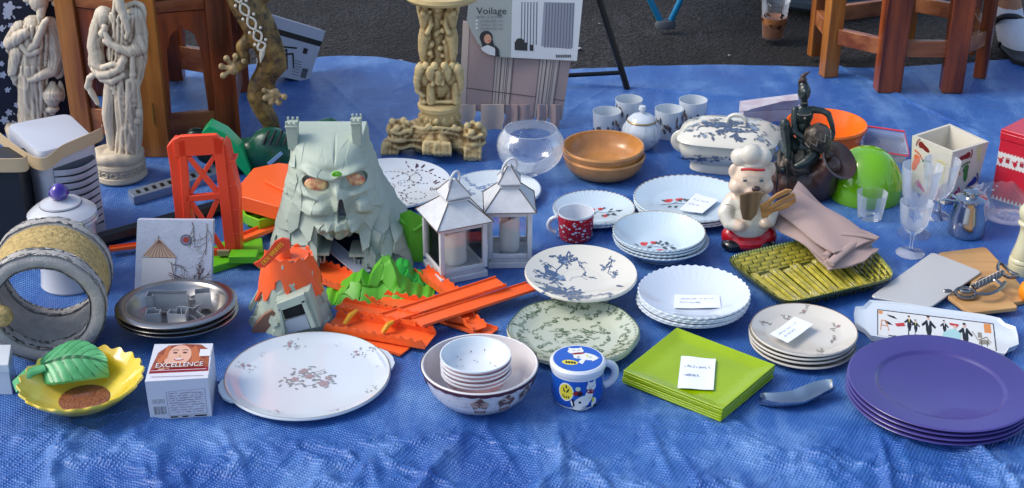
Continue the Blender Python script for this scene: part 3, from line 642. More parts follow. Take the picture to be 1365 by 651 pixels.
for (x0, x1, yb) in ((609, 634, 163), (641, 672, 174), (674, 690, 170), (690, 712, 172), (716, 730, 168), (733, 746, 179)):
    G = [[cp(x0 + (x1 - x0) * i / 5 + (-2 if j > 3 else 0), 140 + (yb - 140) * j / 5, .004 + .003 * math.sin(i * 1.3 + x0)) for i in range(6)] for j in range(6)]; mb.grid(G, 1 if x0 in (641, 609) else 0, (0, .004, 0))
mb.build('curtain_hem', [CF, CS], root, gp(684, 172))
CARD = M('printed_card', '9aa09e', .25, coat=.4); CARDW = M('card_white', 'c9ccd2', .25, coat=.4)
outl = [(626, -12), (778, -12), (769, 82), (662, 76), (650, 70), (637, 58), (627, 40), (622, 28)]
mb = MB(); mb.prism([cp(x, y, .0095) for x, y in outl], (0, .003, 0))
dd = [([(683, -12), (778, -12), (769, 81), (681, 77)], 1)]
dd += [([(693, 2), (719, 3), (717, 61), (690, 60)], 2), ([(725, 3), (766, 4), (762, 66), (721, 62)], 2)]
for x in range(695, 718, 4): dd.append(([(x, 3), (x + 1.6, 3), (x + .6, 60), (x - 1, 60)], 3))
for x in range(728, 765, 4): dd.append(([(x, 4), (x + 1.6, 4), (x - 1, 64), (x - 2.6, 64)], 3))
dd += [([(686, 56), (703, 57), (703, 68), (686, 67)], 4), (ell(693, 56, 6, 5), 4), ([(706, 60), (711, 60), (711, 68), (706, 68)], 4)]
dd += [([(634, 26 + 5 * k), (637, 26 + 5 * k), (637, 29 + 5 * k), (634, 29 + 5 * k)], 1) for k in range(3)]
dd += [(ell(648, 50, 9, 9), 4), ([(640, 52), (656, 52), (664, 76), (654, 74), (644, 66)], 4), (ell(650, 52, 5, 6.5), 5), ([(641, 64), (650, 60), (659, 64), (666, 76), (652, 73), (643, 68)], 1), (ell(652, 54.5, 1.8, .7), 6), ([(660, 60), (665, 66), (666, 76), (660, 75)], 4)]
rngc = random.Random(3)
for k in range(9): dd.append(([(741 + k * 2.3, 73 + rngc.uniform(0, 1)), (742.6 + k * 2.3, 73), (742.4 + k * 2.3, 77), (741 + k * 2.3, 77)], 4))
mb.decal(dd, lambda x, y, e: cp(x, y, .0095 + e * 1.6))
fnc = lambda x, y, e: cp(x, -y, .0095 + e)
add_text(mb, 'Voilage', 13, fnc, 635, -19, 4, 40, .0014)
add_text(mb, 'prêt à poser', 6.5, fnc, 635, -24.5, 3, 36, .0014)
for k, s_ in enumerate(('2x60x90 cm', '2x60x120 cm', '2x60x160 cm')): add_text(mb, s_, 5, fnc, 640, -30 - 5 * k, 3, 30, .0014)
mb.build('printed_card', [CARD, CARDW, M('voile_grey', '8f93a0', .5), M('voile_shade', '6d707c', .5), M('card_ink', '2b2a2e', .4), M('card_skin', 'c8967c', .5), REDINK], root, gp(684, 172))

# camping chair foot, cup, tub, sandal foot
f = Fig(887, 38); TEAL = M('teal_tube', '1d7fae', .3, metal=.3)
root = thing('folding_chair', 'turquoise tube folding chair of which two crossing legs meet on the asphalt', 'chair', f.o)
def upto(px, py, px2, d, z):  # point further up the same tube
    return gv(px2, py, f.Y + d)
for sx, ex in ((-1, 852), (1, 922)):
    MB().tube([f.p(887 + sx * 4, 34), f.p(ex, -30), f.p(887 + (ex - 887) * 4, -200)], .0085, 12).build('leg', TEAL, root, f.o)
MB().lathe([(0, .0), (.024, .0), (.027, .01), (.022, .022), (.01, .026), (0, .026)], 20, f.o, sx=1.1, sy=.6).build('rubber_foot', M('grey_rubber', '4a5058', .6), root, f.o)
st = MB(); A_ = [f.p(887 + (x - 887) * 4, -200, d) for x, d in ((852, 0), (922, 0), (922, 180), (852, 180))]
st.prism(A_, (0, 0, .01)); st.build('seat', NAVY, root, f.o)
f = Fig(1030, 50); root = thing('iced_coffee_cup', 'clear plastic cup half full of iced coffee standing on the asphalt', 'cup', f.o)
CUP = M('frosted_cup', 'e6e6e6', .25, trans=.75, ior=1.3)
h = f.p(1030, 2).z; COF = M('iced_coffee', 'a8714a', .3, col2='8a5530', vs=60)
MB().lathe([(0, .001), (.028, .001), (.037, h), (.0385, h + .002), (.036, h), (.027, .004), (0, .004)], 40, f.o).build('cup_wall', GLASS, root, f.o)
MB().lathe([(0, .003), (.0275, .003), (.0335, h * .58), (0, h * .58)], 36, f.o).build('coffee', COF, root, f.o)
mb = MB(); rng = random.Random(5)
fn = lambda x, y, e: f.o + Vector(((.0315 + .004 * (y / h)) * math.sin(x), -(.0315 + .004 * (y / h)) * math.cos(x), y))
d = []
for k in range(16): 
    x, y = rng.uniform(-1.4, 1.4), rng.uniform(.35, .75) * h; a = rng.uniform(0, 3); d.append(([(x + .16 * math.cos(q + a), y + .0048 * math.sin(q)) for q in np.linspace(0, 5.2, 6)], 0))
mb.decal(d, lambda x, y, e: f.o + Vector(((.0325 + .005 * (y / h)) * math.sin(x), -(.0325 + .005 * (y / h)) * math.cos(x), y)) * 1.0)
mb.build('bean_print', M('coffee_bean', '3a1d12', .5), root, f.o)
f = Fig(1085, 14); TB = M('slate_plastic', '3c4a55', .4)
tag(MB().lathe([(0, .01), (.19, .01), (.20, .02), (.20, .035), (.185, .045), (.19, .06), (.20, .2), (.19, .2), (.18, .06), (0, .05)], 60, gp(1095, -4)).build('plastic_tub', TB, None, gp(1095, -4)), 'slate grey round plastic tub on the asphalt behind the stool', 'tub')
f = Fig(1348, 60); SK = M('skin', '9a6a4e', .5, sub=.1); SOCK = M('white_sock', 'c9ccd6', .9, bump=.3, bs=300); SAN = M('black_sandal', '14151a', .5)
root = thing('person', 'person of whom only a foot in white sock and black strapped sandal shows', 'person', f.o)
V, F = blob([f.c((1344, -330, 14, 30), (1343, -180, 14, 27), (1344, -60, 12, 17), (1345, 8, 10, 14.5)), f.c((1345, 5, 8, 16), (1346, 28, 0, 19), (1350, 48, -12, 20), (1360, 64, -30, 18), (1367, 74, -40, 12)), f.s(1350, 40, 14, 14, 14, 16)], .004, 3)
zs = f.p(1345, 10).z; V = [Vector((v.x, v.y, max(v.z, .012))) for v in V]
mb = MB(); mb.add(V, F, [0 if sum(V[i].z for i in fa) / len(fa) > zs else 1 for fa in F]); mb.build('leg_and_foot', [SK, SOCK], root, f.o, ang=180)
mb = MB(); c_ = f.o; mb.prism([gp(x, y, 0.0) for x, y in ((1328, 48), (1331, 40), (1345, 34), (1362, 40), (1372, 60), (1392, 78), (1396, 92), (1378, 94), (1350, 86), (1334, 70))], (0, 0, .014)); mb.build('sole', SAN, root, f.o, bev=.003)
for (x, y, d_, r_, z_) in ((1346, 24, -3, 18, 0), (1353, 55, -12, 19, 0)):
    pts = []
    for a in np.linspace(-.35, math.pi + .35, 15): pts.append(f.p(x - r_ * math.cos(a), y + 5 - (r_ * 0.4) * math.sin(a), d_ - r_ * .85 * math.sin(a) + 2))
    MB().tube(pts, .0075, 8, flat=1, up=(0, 0, 1)).build('strap', SAN, root, f.o)
# ================================================================ PLATES AND BOWLS
def plate_prof(Rr, h, rw, t=.004, foot=.55, zc=.004, flat=False):
    top = [(0, zc), (rw * .92, zc), (rw, zc + .0025), (Rr * .985, h - .0008), (Rr, h)]
    if flat == 'bowl':
        top = [(0, zc)] + [(rw * .6 + (Rr - rw * .6) * q, zc + (h - zc) * (q ** 1.5)) for q in (0, .1, .2, .3, .4, .5, .6, .7, .8, .9, 1)]
    if flat == 'deep':
        top = [(0, zc)] + [(Rr * math.sin(q) , zc + (h - zc) * (1 - math.cos(q)) / 1.0) for q in np.linspace(.35, math.pi / 2, 9)]
        top = [(0, zc), (Rr * .3, zc)] + [(r, zc + (h - zc) * max(0, (r / Rr - .3) / .7) ** 1.9) for r in [Rr * k for k in (.4, .5, .6, .7, .8, .88, .95, 1)]]
    bot = [(r + (t * .35 if k == len(top) - 1 else t * .5), max(z - t, .0012)) for k, (r, z) in enumerate(top)][::-1]
    bot = [b for b in bot if b[0] > Rr * foot]
    fr = Rr * foot
    return top[::-1], [(Rr + t * .3, h - t * .4)] + bot + [(fr, .0), (fr - .004, 0), (fr - .006, .0012), (0, .0012)]
def topz(top):
    P = sorted(top)
    def f(r):
        for (r0, z0), (r1, z1) in zip(P[:-1], P[1:]):
            if r <= r1: return z0 + (z1 - z0) * ((r - r0) / (r1 - r0) if r1 > r0 else 0)
        return P[-1][1]
    return f
def plate_mesh(Rr, h, rw, t=.004, foot=.55, zc=.005, kind=False, seg=96, scal=None, mi=0, rim=None, sx=1, sy=1, rim_w=.012):
    top, bot = plate_prof(Rr, h, rw, t, foot, zc, kind); prof = top[::-1] + bot
    fn = None
    if scal:
        nn, ar, az = scal
        def fn(r, z, a):
            k = max(0, (r / Rr - .45) / .55) ** 2; return r * (1 + ar * k * math.cos(nn * a)), z + az * k * math.cos(nn * a)
    mb = MB(); mis = [mi] * (len(prof) - 1)
    mb.lathe(prof, seg, mi=mis, fn=fn, sx=sx, sy=sy); tz = topz(top)
    if rim is not None:
        r0 = Rr * (1 - rim_w); V = []; F = []
        for i in range(seg):
            a = 2 * math.pi * i / seg
            for rr in (r0, Rr * 1.002):
                r_, z_ = rr, tz(rr) + .0004
                if fn: r_, z_ = fn(r_, z_, a)
                V.append((r_ * math.cos(a) * sx, r_ * math.sin(a) * sy, z_))
        F = [(2 * i, 2 * i + 1, (2 * i + 3) % (2 * seg), (2 * i + 2) % (2 * seg)) for i in range(seg)]; mb.add(V, F, rim)
    mp = lambda x, y, e: Vector((x, y, tz(math.hypot(x / sx, y / sy)) + e))
    return mb, mp, tz
def hgt(px, pyr, pyg):  # ground point under (px,pyg) and height so that the rim centre shows at pyr
    g_ = gp(px, pyg); return g_, gv(px, pyr, g_.y).z
def put(o, loc, rot=(0, 0, 0)): o.location = loc; o.rotation_euler = rot; return o
def stack(o, n_, g_, dz, labelf, rng, jit=.0015, rot=(0, 0, 0), z0=.0):
    """o is the topmost; copies below it (obj.copy shares the mesh)"""
    out = []
    for k in range(n_):
        c = o if k == 0 else copy_tree(o)
        c.location = Vector((g_.x + rng.uniform(-jit, jit), g_.y + rng.uniform(-jit, jit), z0 + (n_ - 1 - k) * dz)); c.rotation_euler = (rot[0] + rng.uniform(-.006, .006), rot[1] + rng.uniform(-.006, .006), rot[2] + (rng.uniform(-.3, .3) if k else 0)); c['label'] = labelf(k); out.append(c)
    return out
def ordn(k, n_): return ['topmost', 'second from top', 'third from top', 'fourth from top', 'fifth from top', 'sixth from top'][k] if k < n_ - 1 or n_ == 1 else 'bottom'
def note(px_poly, zf, label, seed, wv=True, n_lines=2):
    rng = random.Random(seed); P = [gp(x, y, zf) for x, y in px_poly]; A, B, C, D = P; mb = MB()
    fnq = bil(A, B, C, D, 1, 1, Vector((0, 0, 1)))
    G = [[fnq(i / 8, j / 8, .001 + .0012 * (math.sin(i * .8 + seed) * .5 + .5)) for i in range(9)] for j in range(9)]; mb.grid(G, 0, (0, 0, .0003)); d = []
    for k in range(n_lines): d += scribble(rng, .12, .68 - .28 * k, .75 - .3 * (k > 0), .08, 34, .014, 1)
    mb.decal(d, lambda x, y, e: fnq(x, y, .0019 + .0012 * (math.sin(x * 8 * .8 + seed) * .5 + .5) + e))
    o = mb.build('paper_note', [PAPER, INK], None, (P[0] + P[2]) / 2, ang=60); tag(o, label, 'note', 'handwritten notes lying on crockery'); return o
def dist(px, w_px, p): return w_px * mpp(p) / 2

# --- large round platter with two tab handles
rng = random.Random(1); g_ = gp(410, 497, .016); g_.z = 0; Rr = dist(0, 216, gp(410, 497))
mb, mp, tz = plate_mesh(Rr, .016, Rr * .86, rim=1, zc=.006, foot=.8, rim_w=.006)
for a0 in (R(202), R(22)):
    P = []
    for (rr, da) in ((.96, -.30), (1.03, -.25), (1.075, -.14), (1.085, 0), (1.075, .14), (1.03, .25), (.96, .30)): P.append((Rr * rr * math.cos(a0 + da), Rr * rr * math.sin(a0 + da), .010))
    mb.prism(P, (0, 0, .004))
d = []
def cluster(cx, cy, s, nf, nl, seed, mf=2, ml=3):
    r_ = random.Random(seed); out = []; big = 1.5
    for k in range(nl):
        a, q = r_.uniform(0, 6.28), s * math.sqrt(r_.random()); out.append((leaf(cx + q * math.cos(a), cy + q * math.sin(a) * .75, s * .13 * big, s * .07 * big, r_.uniform(0, 6.28)), ml))
    for k in range(nl // 4):
        a, q = r_.uniform(0, 6.28), s * .7 * math.sqrt(r_.random()); x, y = cx + q * math.cos(a), cy + q * math.sin(a) * .75; out += stroke([(x, y), (x + s * .15, y + s * .06), (x + s * .28, y + s * r_.uniform(-.1, .2))], s * .022, ml)
    for k in range(nf):
        a, q = r_.uniform(0, 6.28), s * .8 * math.sqrt(r_.random()); out += flower(cx + q * math.cos(a), cy + q * math.sin(a) * .75, s * r_.uniform(.13, .22), mf, 4, rot=a)
    return out
d += cluster(0, -.002, .047, 7, 52, 3)
for k, (a, s_) in enumerate([(110, .022), (70, .007), (42, .022), (15, .007), (-20, .016), (-62, .012), (-110, .014), (165, .018), (-150, .006), (140, .008)]):
    d += cluster(Rr * .83 * math.cos(R(a)), Rr * .83 * math.sin(R(a)), s_, max(1, int(s_ * 120)), max(4, int(s_ * 800)), k + 10)
mb.decal(d, mp)
o = mb.build('round_platter', [PORC, GOLD, M('faded_mauve', 'a08c92', .3, coat=.3), M('faded_grey', '868b8c', .3, coat=.3), M('faded_ochre', '9c8a60', .3)]); put(o, (g_.x, g_.y, .0), (0, 0, 0)); tag(o, 'large white round platter with two tab handles and faded flower sprigs', 'platter')

# --- cupcake mixing bowl and five nested little bowls
g_, h = hgt(640, 484, 530); Rr = dist(0, 150, gp(640, 484, h)) ; CBW = M('speckled_bowl', 'dcd9d8', .18, coat=.5)
top = [(0, .006), (Rr * .45, .007), (Rr * .70, .014), (Rr * .86, .028), (Rr * .95, .045), (Rr, h)]
prof = top + [(Rr + .002, h + .0008), (Rr + .0035, h - .001), (Rr * .985, .046), (Rr * .91, .027), (Rr * .77, .011), (Rr * .58, .003), (Rr * .50, 0), (Rr * .44, 0), (Rr * .42, .002), (0, .002)]
mb = MB(); mb.lathe(prof, 96)
op = [(Rr * .77, .011), (Rr * .91, .027), (Rr * .985, .046), (Rr + .0035, h - .001)]
def bowlside(x, y, e):  # x angle(0 = towards camera), y height fraction 0..1
    z = .011 + y * (h - .012); r_ = op[-1][0]
    for (r0, z0), (r1, z1) in zip(op[:-1], op[1:]):
        if z <= z1: r_ = r0 + (r1 - r0) * (z - z0) / (z1 - z0); break
    a = -math.pi / 2 + x; return Vector((math.cos(a) * (r_ + e * 1.5 + .0003), math.sin(a) * (r_ + e * 1.5 + .0003), z - e * .5))
N_ = 96
for i in range(N_):
    a0, a1 = 2 * math.pi * i / N_, 2 * math.pi * (i + 1) / N_; lo = lambda a: .90 - .05 * abs(math.sin(a * 13)); mb.add([bowlside(a0, 1, .0006), bowlside(a1, 1, .0006), bowlside(a1, lo(a1), .0006), bowlside(a0, lo(a0), .0006)], [(0, 1, 2, 3)], 1)
rng = random.Random(2); d = []
for k in range(150):
    x, y = rng.uniform(-1.5, 1.5), rng.uniform(.05, .85); d.append((ell(x, y, .010, .011, n=6), 2))
for cx, sc, m_, in ((.02, 1, 3), (.52, 1.1, 3), (.98, 1, 5), (-1.5, 1, 3), (1.5, 1, 3)):
    d += [([(cx - .14, .54), (cx + .14, .54), (cx + .10, .16), (cx - .10, .16)], m_)] + [([(cx - .1 + .05 * k, .52), (cx - .085 + .05 * k, .52), (cx - .07 + .035 * k, .18), (cx - .08 + .035 * k, .18)], 4) for k in range(5)]
    d += [(ell(cx - .09, .58, .08, .11), 6 if cx < .4 else 2), (ell(cx + .08, .58, .085, .11), 6 if cx < .4 else 2), (ell(cx, .66, .10, .11), 3 if cx < .4 else 4), (ell(cx + .01, .76, .045, .08), 3)]
mb.decal(d, bowlside)
o = mb.build('mixing_bowl', [CBW, M('maroon_band', '5a2a34', .3), M('brown_dot', '6a4c48', .4), M('cupcake_brown', '6e4a42', .4), M('cupcake_pale', 'c8b4a8', .4), M('cupcake_blue', '8fa4b0', .4), M('icing', 'b89a8c', .4)]); put(o, g_); tag(o, 'large white mixing bowl printed with cupcakes under a maroon band', 'bowl')
r1 = dist(0, 91, gp(634, 472, .075)); hb = .034
sp_, bo_ = [(0, .004), (r1 * .45, .005), (r1 * .75, .013), (r1 * .92, .025), (r1, hb)], None
sb = MB(); sb.lathe(sp_ + [(r1 + .002, hb), (r1 + .0024, hb - .002), (r1 * .955, .0235), (r1 * .80, .0115), (r1 * .55, .003), (r1 * .5, 0), (0, 0)], 64, mi=[0, 0, 0, 0, 0, 0, 1, 1, 0, 0, 0])
tz2 = topz(sp_); d = [(ell(.0 + .004 * k, -r1 * .42 - .002 * (k % 2), .006, .005), 2) for k in range(-2, 3)] + [([(-.01, -r1 * .5), (.012, -r1 * .5), (.009, -r1 * .62), (-.007, -r1 * .62)], 2)]
rng = random.Random(9)
for k in range(22):
    a = rng.uniform(0, 6.28); q = r1 * rng.uniform(.4, .85); d.append((ell(q * math.cos(a), q * math.sin(a), .0009, n=6), 3))
sb.decal(d, lambda x, y, e: Vector((x, y, tz2(math.hypot(x, y)) + e)))
o = sb.build('small_bowl', [M('pale_blue_glaze', 'd4dce2', .15, coat=.5), M('pink_glaze', 'b88a90', .2, coat=.5), M('cake_mauve', '8a6a6a', .4), M('brown_dot', '6a4c48')])
zt_ = gv(634, 472, g_.y).z
tag(o, 'x', 'bowl', 'small bowls nested in the cupcake mixing bowl')
stack(o, 5, gp(634, 472, zt_) , .0072, lambda k: f'small pink rimmed bowl, {ordn(k, 5)} of the nest inside the cupcake bowl', random.Random(3), .0006, z0=zt_ - hb - 4 * .0072)

# --- cat mug with lid
g_, h = hgt(769, 482, 531); rm = dist(0, 68, gp(769, 500)); MW = M('mug_white', 'd8dde4', .14, coat=.5); MBL = M('mug_blue', '1d55b4', .18, coat=.5)
root = thing('lidded_mug', 'blue lidded mug painted with white lucky cats at the front edge', 'mug', g_)
mb = MB(); mb.lathe([(0, .004), (rm * .9, .004), (rm * .93, h - .008), (rm, h - .006), (rm, h - .012), (rm, .016), (rm * .93, .006), (rm * .85, .001), (0, .001)], 72, mi=[0, 0, 0, 0, 1, 1, 0, 0])
def mg(x, y, e): a = -math.pi / 2 + x; rr_ = rm + .0002 + e; return Vector((rr_ * math.cos(a), rr_ * math.sin(a), y * h))
CATS = [MW, MBL, M('label_yellow', 'd8cb3c', .3), M('label_black', '17171a', .3), M('cat_white', 'dfe0dc', .25), M('cat_red', '8a1f24', .3), M('pale_mint', 'b8d0b4', .3)]
d = [(ell(-.48, .52, .30, .24, 0, 20), 4), (ell(-.48, .52, .27, .21, 0, 20), 2)] + [([(-.60, .62), (-.36, .62), (-.38, .55), (-.45, .50), (-.58, .52)], 3), ([(-.50, .70), (-.44, .70), (-.44, .62), (-.50, .62)], 3), ([(-.62, .44), (-.35, .42), (-.35, .40), (-.62, .41)], 3)] + [([(-.62 + .08 * k, .42), (-.59 + .08 * k, .42), (-.56 + .07 * k, .36), (-.6 + .07 * k, .36)], 3) for k in range(4)]
d += [(ell(.12, .26, .34, .17, .3, 24), 4), (ell(.40, .42, .20, .15, .9, 18), 4), (ell(.50, .66, .20, .12, 0, 20), 4), ([(.34, .72), (.36, .83), (.46, .77)], 4), ([(.54, .77), (.66, .84), (.68, .72)], 4), (ell(.46, .54, .17, .06, -.2, 14), 5), (ell(.62, .22, .13, .10, 1.0, 16), 4), (ell(.58, .30, .05, .07), 2), (ell(-.02, .64, .10, .06), 6), (ell(-.04, .52, .17, .06, .1), 5), (ell(.05, .50, .12, .05, .1), 3),
      (ell(.06, .28, .055, .03), 3), (ell(-.20, .26, .05, .11, .4), 3), (ell(.66, .14, .10, .03, .3), 3), (ell(-.24, .25, .03, .09, .4), 4), (ell(.42, .37, .03, .02), 2)] + [(ell(.43, .66, .03, .008), 3), (ell(.57, .67, .03, .008), 3), (ell(.50, .62, .02, .012), 5)]
d += stroke([(-.30, .14), (-.1, .09), (.1, .07), (.3, .08), (.5, .11)], .012, 4) + stroke([(.15, .13), (.3, .18), (.42, .14)], .012, 3)
mb.decal(d, mg); mb.build('cup_body', CATS, root)
ha = R(18); hp = []
for q in np.linspace(-1.45, 1.45, 17): 
    rr_ = rm * .97 + .023 * math.cos(q) ** .8 + .0; hp.append(Vector((rr_ * math.cos(ha), rr_ * math.sin(ha), h * .53 + h * .30 * math.sin(q))))
MB().tube(hp, .0048, 12, flat=1.3).build('handle', MW, root)
mb = MB(); rl = rm * 1.03; mb.lathe([(0, h + .001), (rl * .9, h + .001), (rl, h - .008), (rl + .0015, h - .003), (rl + .001, h + .002), (rl * .95, h + .005), (rl * .86, h + .0052), (0, h + .0052)], 72, mi=[0, 0, 0, 0, 0, 0, 1])
lp = lambda x, y, e: Vector((x * rl, y * rl, h + .0053 + e))
d = [(ell(0, 0, .90, .90, 0, 48), 1)]
d += [(ell(-.30, -.28, .30, .17, -.2, 16), 2), (ell(.28, .14, .48, .24, -.35, 22), 4), (ell(-.06, .52, .30, .20, .1, 18), 4), ([(-.30, .60), (-.32, .76), (-.16, .70)], 4), ([(.06, .72), (.16, .78), (.2, .62)], 4), (ell(.02, .34, .26, .07, .15, 12), 5), ([(.55, 0), (.80, .06), (.62, -.14), (.50, -.22)], 4), (ell(-.02, .10, .14, .12), 4), ([(.1, -.1), (.3, -.06), (.15, -.42), (.0, -.3)], 4), (ell(.34, .18, .05), 2), (ell(-.12, .54, .05, .012), 3), (ell(.04, .56, .05, .012), 3), (ell(.02, .08, .04), 3), (ell(.44, .08, .06, .05), 6)]
d += [rect(-.46 + .1 * k, -.34 - .02 * k, -.40 + .1 * k, -.2 - .02 * k, 3) for k in range(4)] + [rect(-.46, -.26, -.12, -.29, 3)]
mb.decal(d, lp); mb.build('lid', CATS, root)

# --- green transfer plates (2)
Rr = dist(0, 172, gp(765, 436, .018)); g_ = gp(765, 438, .026); g_.z = 0; rng = random.Random(12)
CRM = M('pale_green_glaze', 'bcc2ac', .18, coat=.5)
mb, mp, tz = plate_mesh(Rr, .020, Rr * .72, rim=1, scal=(8, .012, .0), zc=.005, rim_w=.015)
d = []
for k in range(26):
    a = 6.28 * k / 26; d += spray(rng, Rr * .84 * math.cos(a), Rr * .84 * math.sin(a), Rr * .14, 8, 1 if k % 2 else 2, 1, 2, 1, ang=a + 1.6)
for k in range(13):
    a = 6.28 * k / 13 + .2; d += spray(rng, Rr * .55 * math.cos(a), Rr * .55 * math.sin(a), Rr * .15, 8, 1, 2, 1, 0)
for k in range(60): 
    x, y = rng.uniform(-.28, .32) * Rr, rng.uniform(-.22, .20) * Rr; d += stroke([(x, y), (x + Rr * rng.uniform(-.06, .06), y + Rr * rng.uniform(.0, .08)), (x + Rr * rng.uniform(-.1, .1), y + Rr * rng.uniform(-.02, .06))], Rr * .014, rng.choice((1, 2)))
for k in range(70):
    a = 6.28 * k / 70; d.append((ell(Rr * .955 * math.cos(a), Rr * .955 * math.sin(a), Rr * .018, n=6), 2))
mb.decal(d, mp)
o = mb.build('transfer_plate', [CRM, GREENINK, M('green_print_light', '84937a', .35, coat=.3)]); tag(o, 'x', 'plate', 'two pale plates with green transfer print')
stack(o, 2, g_, .006, lambda k: ['upper pale plate covered in dark green foliage and landscape print', 'lower green printed plate of two, showing only its rim below the other'][k], rng)

# --- blue bird bowl on a foot
g_, h = hgt(773, 361, 395); Rr = dist(0, 148, gp(773, 361, h)); rng = random.Random(14)
mb, mp, tz = plate_mesh(Rr, h, Rr * .5, t=.005, kind='bowl', foot=.45, zc=.033, rim=None)
root = thing('footed_bowl', 'wide cream footed bowl with blue bird and blossom branch print', 'bowl', g_, rot=(R(2), R(1), 0))
d = []
def br(pts, s_): return stroke([(x * Rr, y * Rr) for x, y in pts], s_ * Rr, 1)
d += br([(-.45, -.62), (-.40, -.3), (-.5, -.05), (-.42, .3), (-.3, .5), (-.2, .82)], .022) + br([(-.42, .3), (-.62, .45), (-.7, .35)], .015) + br([(-.3, .5), (-.05, .7), (.0, .5)], .012) + br([(-.02, .55), (.1, .3), (.02, .12), (.12, .0)], .012) + br([(.02, .12), (-.15, .08), (-.2, -.05)], .01) + br([(.45, .35), (.6, .55), (.5, .2), (.62, .0)], .014)
d += [(ell(-.5 * Rr, .16 * Rr, .17 * Rr, .075 * Rr, -.5, 14), 1), (ell(-.36 * Rr, .0 * Rr, .10 * Rr, .05 * Rr, -.3, 12), 1), (ell(-.62 * Rr, .30 * Rr, .05 * Rr, n=8), 1)]
for (x, y, s_, nl, nf) in ((-.35, -.62, .36, 34, 4), (-.45, .1, .3, 20, 1), (-.32, .55, .26, 12, 2), (-.1, -.72, .26, 24, 3), (-.55, -.45, .25, 20, 2), (.05, -.78, .16, 10, 1), (-.3, .6, .2, 8, 1), (-.66, .4, .14, 6, 1), (0, .52, .12, 4, 1), (.12, .1, .14, 6, 0), (.58, .5, .12, 5, 1), (.42, .32, .14, 5, 1), (.6, .05, .16, 8, 1), (-.7, -.1, .12, 6, 0), (.5, -.68, .2, 8, 1), (.75, -.45, .15, 6, 0), (-.85, .1, .1, 4, 0)):
    d += spray(rng, x * Rr, y * Rr, s_ * Rr, nl, nf, 1, 1 if nf > 1 else 2, 2)
mb.decal(d, mp); mb.build('bowl_body', [BONE, BLUEINK, M('blue_print_light', '7f90a8', .3, coat=.3)], root)
MB().lathe([(Rr * .46, .0), (Rr * .54, .001), (Rr * .52, .006), (Rr * .43, .018), (Rr * .43, .034), (Rr * .38, .034), (Rr * .46, .004)], 64, closed=True).build('foot', BONE, root)

# --- fluted white bowls (5), fluted flowered plates
g_ = gp(924, 387, .0444); h = .044; g_.z = 0; rng = random.Random(15)
Rr = dist(0, 147, gp(924, 385, h)); o_, mp, tz = plate_mesh(Rr, .026, Rr * .62, t=.003, kind='bowl', scal=(44, .010, .0006), seg=264, zc=.004, foot=.5)
o = o_.build('fluted_bowl', M('opal_glass', 'cfd9e4', .12, coat=.5, sub=.1)); tag(o, 'x', 'bowl', 'stack of white fluted bowls')
o['label'] = ''
stack(o, 5, g_, .0046, lambda k: f'plain white fluted bowl, {ordn(k, 5)} of the stack of five beside the green plates', rng)
note([(900, 401), (959, 403), (958, 410), (899, 409)][::-1] and [(898, 412), (961, 412), (959, 395), (899, 394)], .024, 'white slip lying in the plain fluted white bowl', 15)
def roses(d, cx, cy, s, seed):
    r_ = random.Random(seed)
    for (x, y, q) in ((-.55, .35, .26), (.05, .5, .22), (.3, -.55, .22)): d += [(ell(cx + x * s, cy + y * s, q * s, q * .8 * s, r_.uniform(0, 3), 9), 1), (ell(cx + x * s + q * s * .5, cy + y * s + q * s * .3, q * .7 * s, q * .5 * s, 1, 8), 1), (ell(cx + x * s, cy + y * s, q * s * .4, q * .3 * s, 1, 7), 3)]
    for k in range(16): a = r_.uniform(0, 6.28); q = s * r_.uniform(.3, 1.0); d.append((leaf(cx + q * math.cos(a) * 1.1 + .2 * s, cy + q * math.sin(a) * .5, s * .32, s * .2, a), 2))
    d += stroke([(cx - s, cy - .2 * s), (cx - .2 * s, cy + .0 * s), (cx + .5 * s, cy - .1 * s), (cx + 1.2 * s, cy + .2 * s)], s * .04, 2) + stroke([(cx - .3 * s, cy), (cx + .3 * s, cy + .6 * s)], s * .03, 2)
OPAL = M('opal_blue_glass', 'c6d8e2', .1, coat=.6, sub=.15); FM = [OPAL, M('rose_red', 'd8443c', .3, coat=.3), M('leaf_dark', '4c5450', .4, coat=.3), M('rose_deep', 'a82a2a', .3), M('gilt_edge', 'a8946c', .35)]
def fluted(name, Rr, h, kind, zc, seed, cx=0, cy=0, t=.003, s=.3):
    s *= 1.25
    mb, mp, tz = plate_mesh(Rr, h, Rr * .68, t=t, kind=kind, scal=(52, .008, .0006), seg=260, zc=zc, rim=4, rim_w=.008); d = []; roses(d, cx * Rr, cy * Rr, Rr * s, seed); mb.decal(d, mp)
    return mb.build(name, FM, ang=50)
rng = random.Random(16)
o = fluted('flowered_plate', dist(0, 106, gp(792, 275)), .014, False, .004, 3, .15, -.05); tag(o, 'x', 'plate', 'two small rose plates behind the red mug')
stack(o, 2, gp(792, 276, .019), .005, lambda k: ['upper small fluted rose plate standing behind the red dotted mug', 'lower small fluted rose plate under its twin behind the red mug'][k], rng)
o = fluted('flowered_plate', dist(0, 146, gp(921, 262)), .018, False, .004, 4, -.2, .0, s=.27); tag(o, 'x', 'plate', 'stack of large rose plates near the pig figurine')
stack(o, 3, gp(921, 263, .029), .0055, lambda k: f'large fluted rose plate, {ordn(k, 3)} of the stack beside the pig cook', rng)
note([(905, 281), (936, 286), (958, 268), (928, 259)], .020, 'folded white note on the large rose plates beside the pig cook', 21)
g_ = gp(879, 307, .048); h = .036
o = fluted('flowered_bowl', dist(0, 121, gp(878, 306, .045)), .034, 'bowl', .005, 5, -.12, -.12, s=.3); tag(o, 'x', 'bowl', 'stack of rose bowls in front of the rose plates')
S_ = stack(o, 4, g_, .0048, lambda k: f'fluted rose bowl, {ordn(k, 4)} of the nested stack in the middle of the sale', rng)
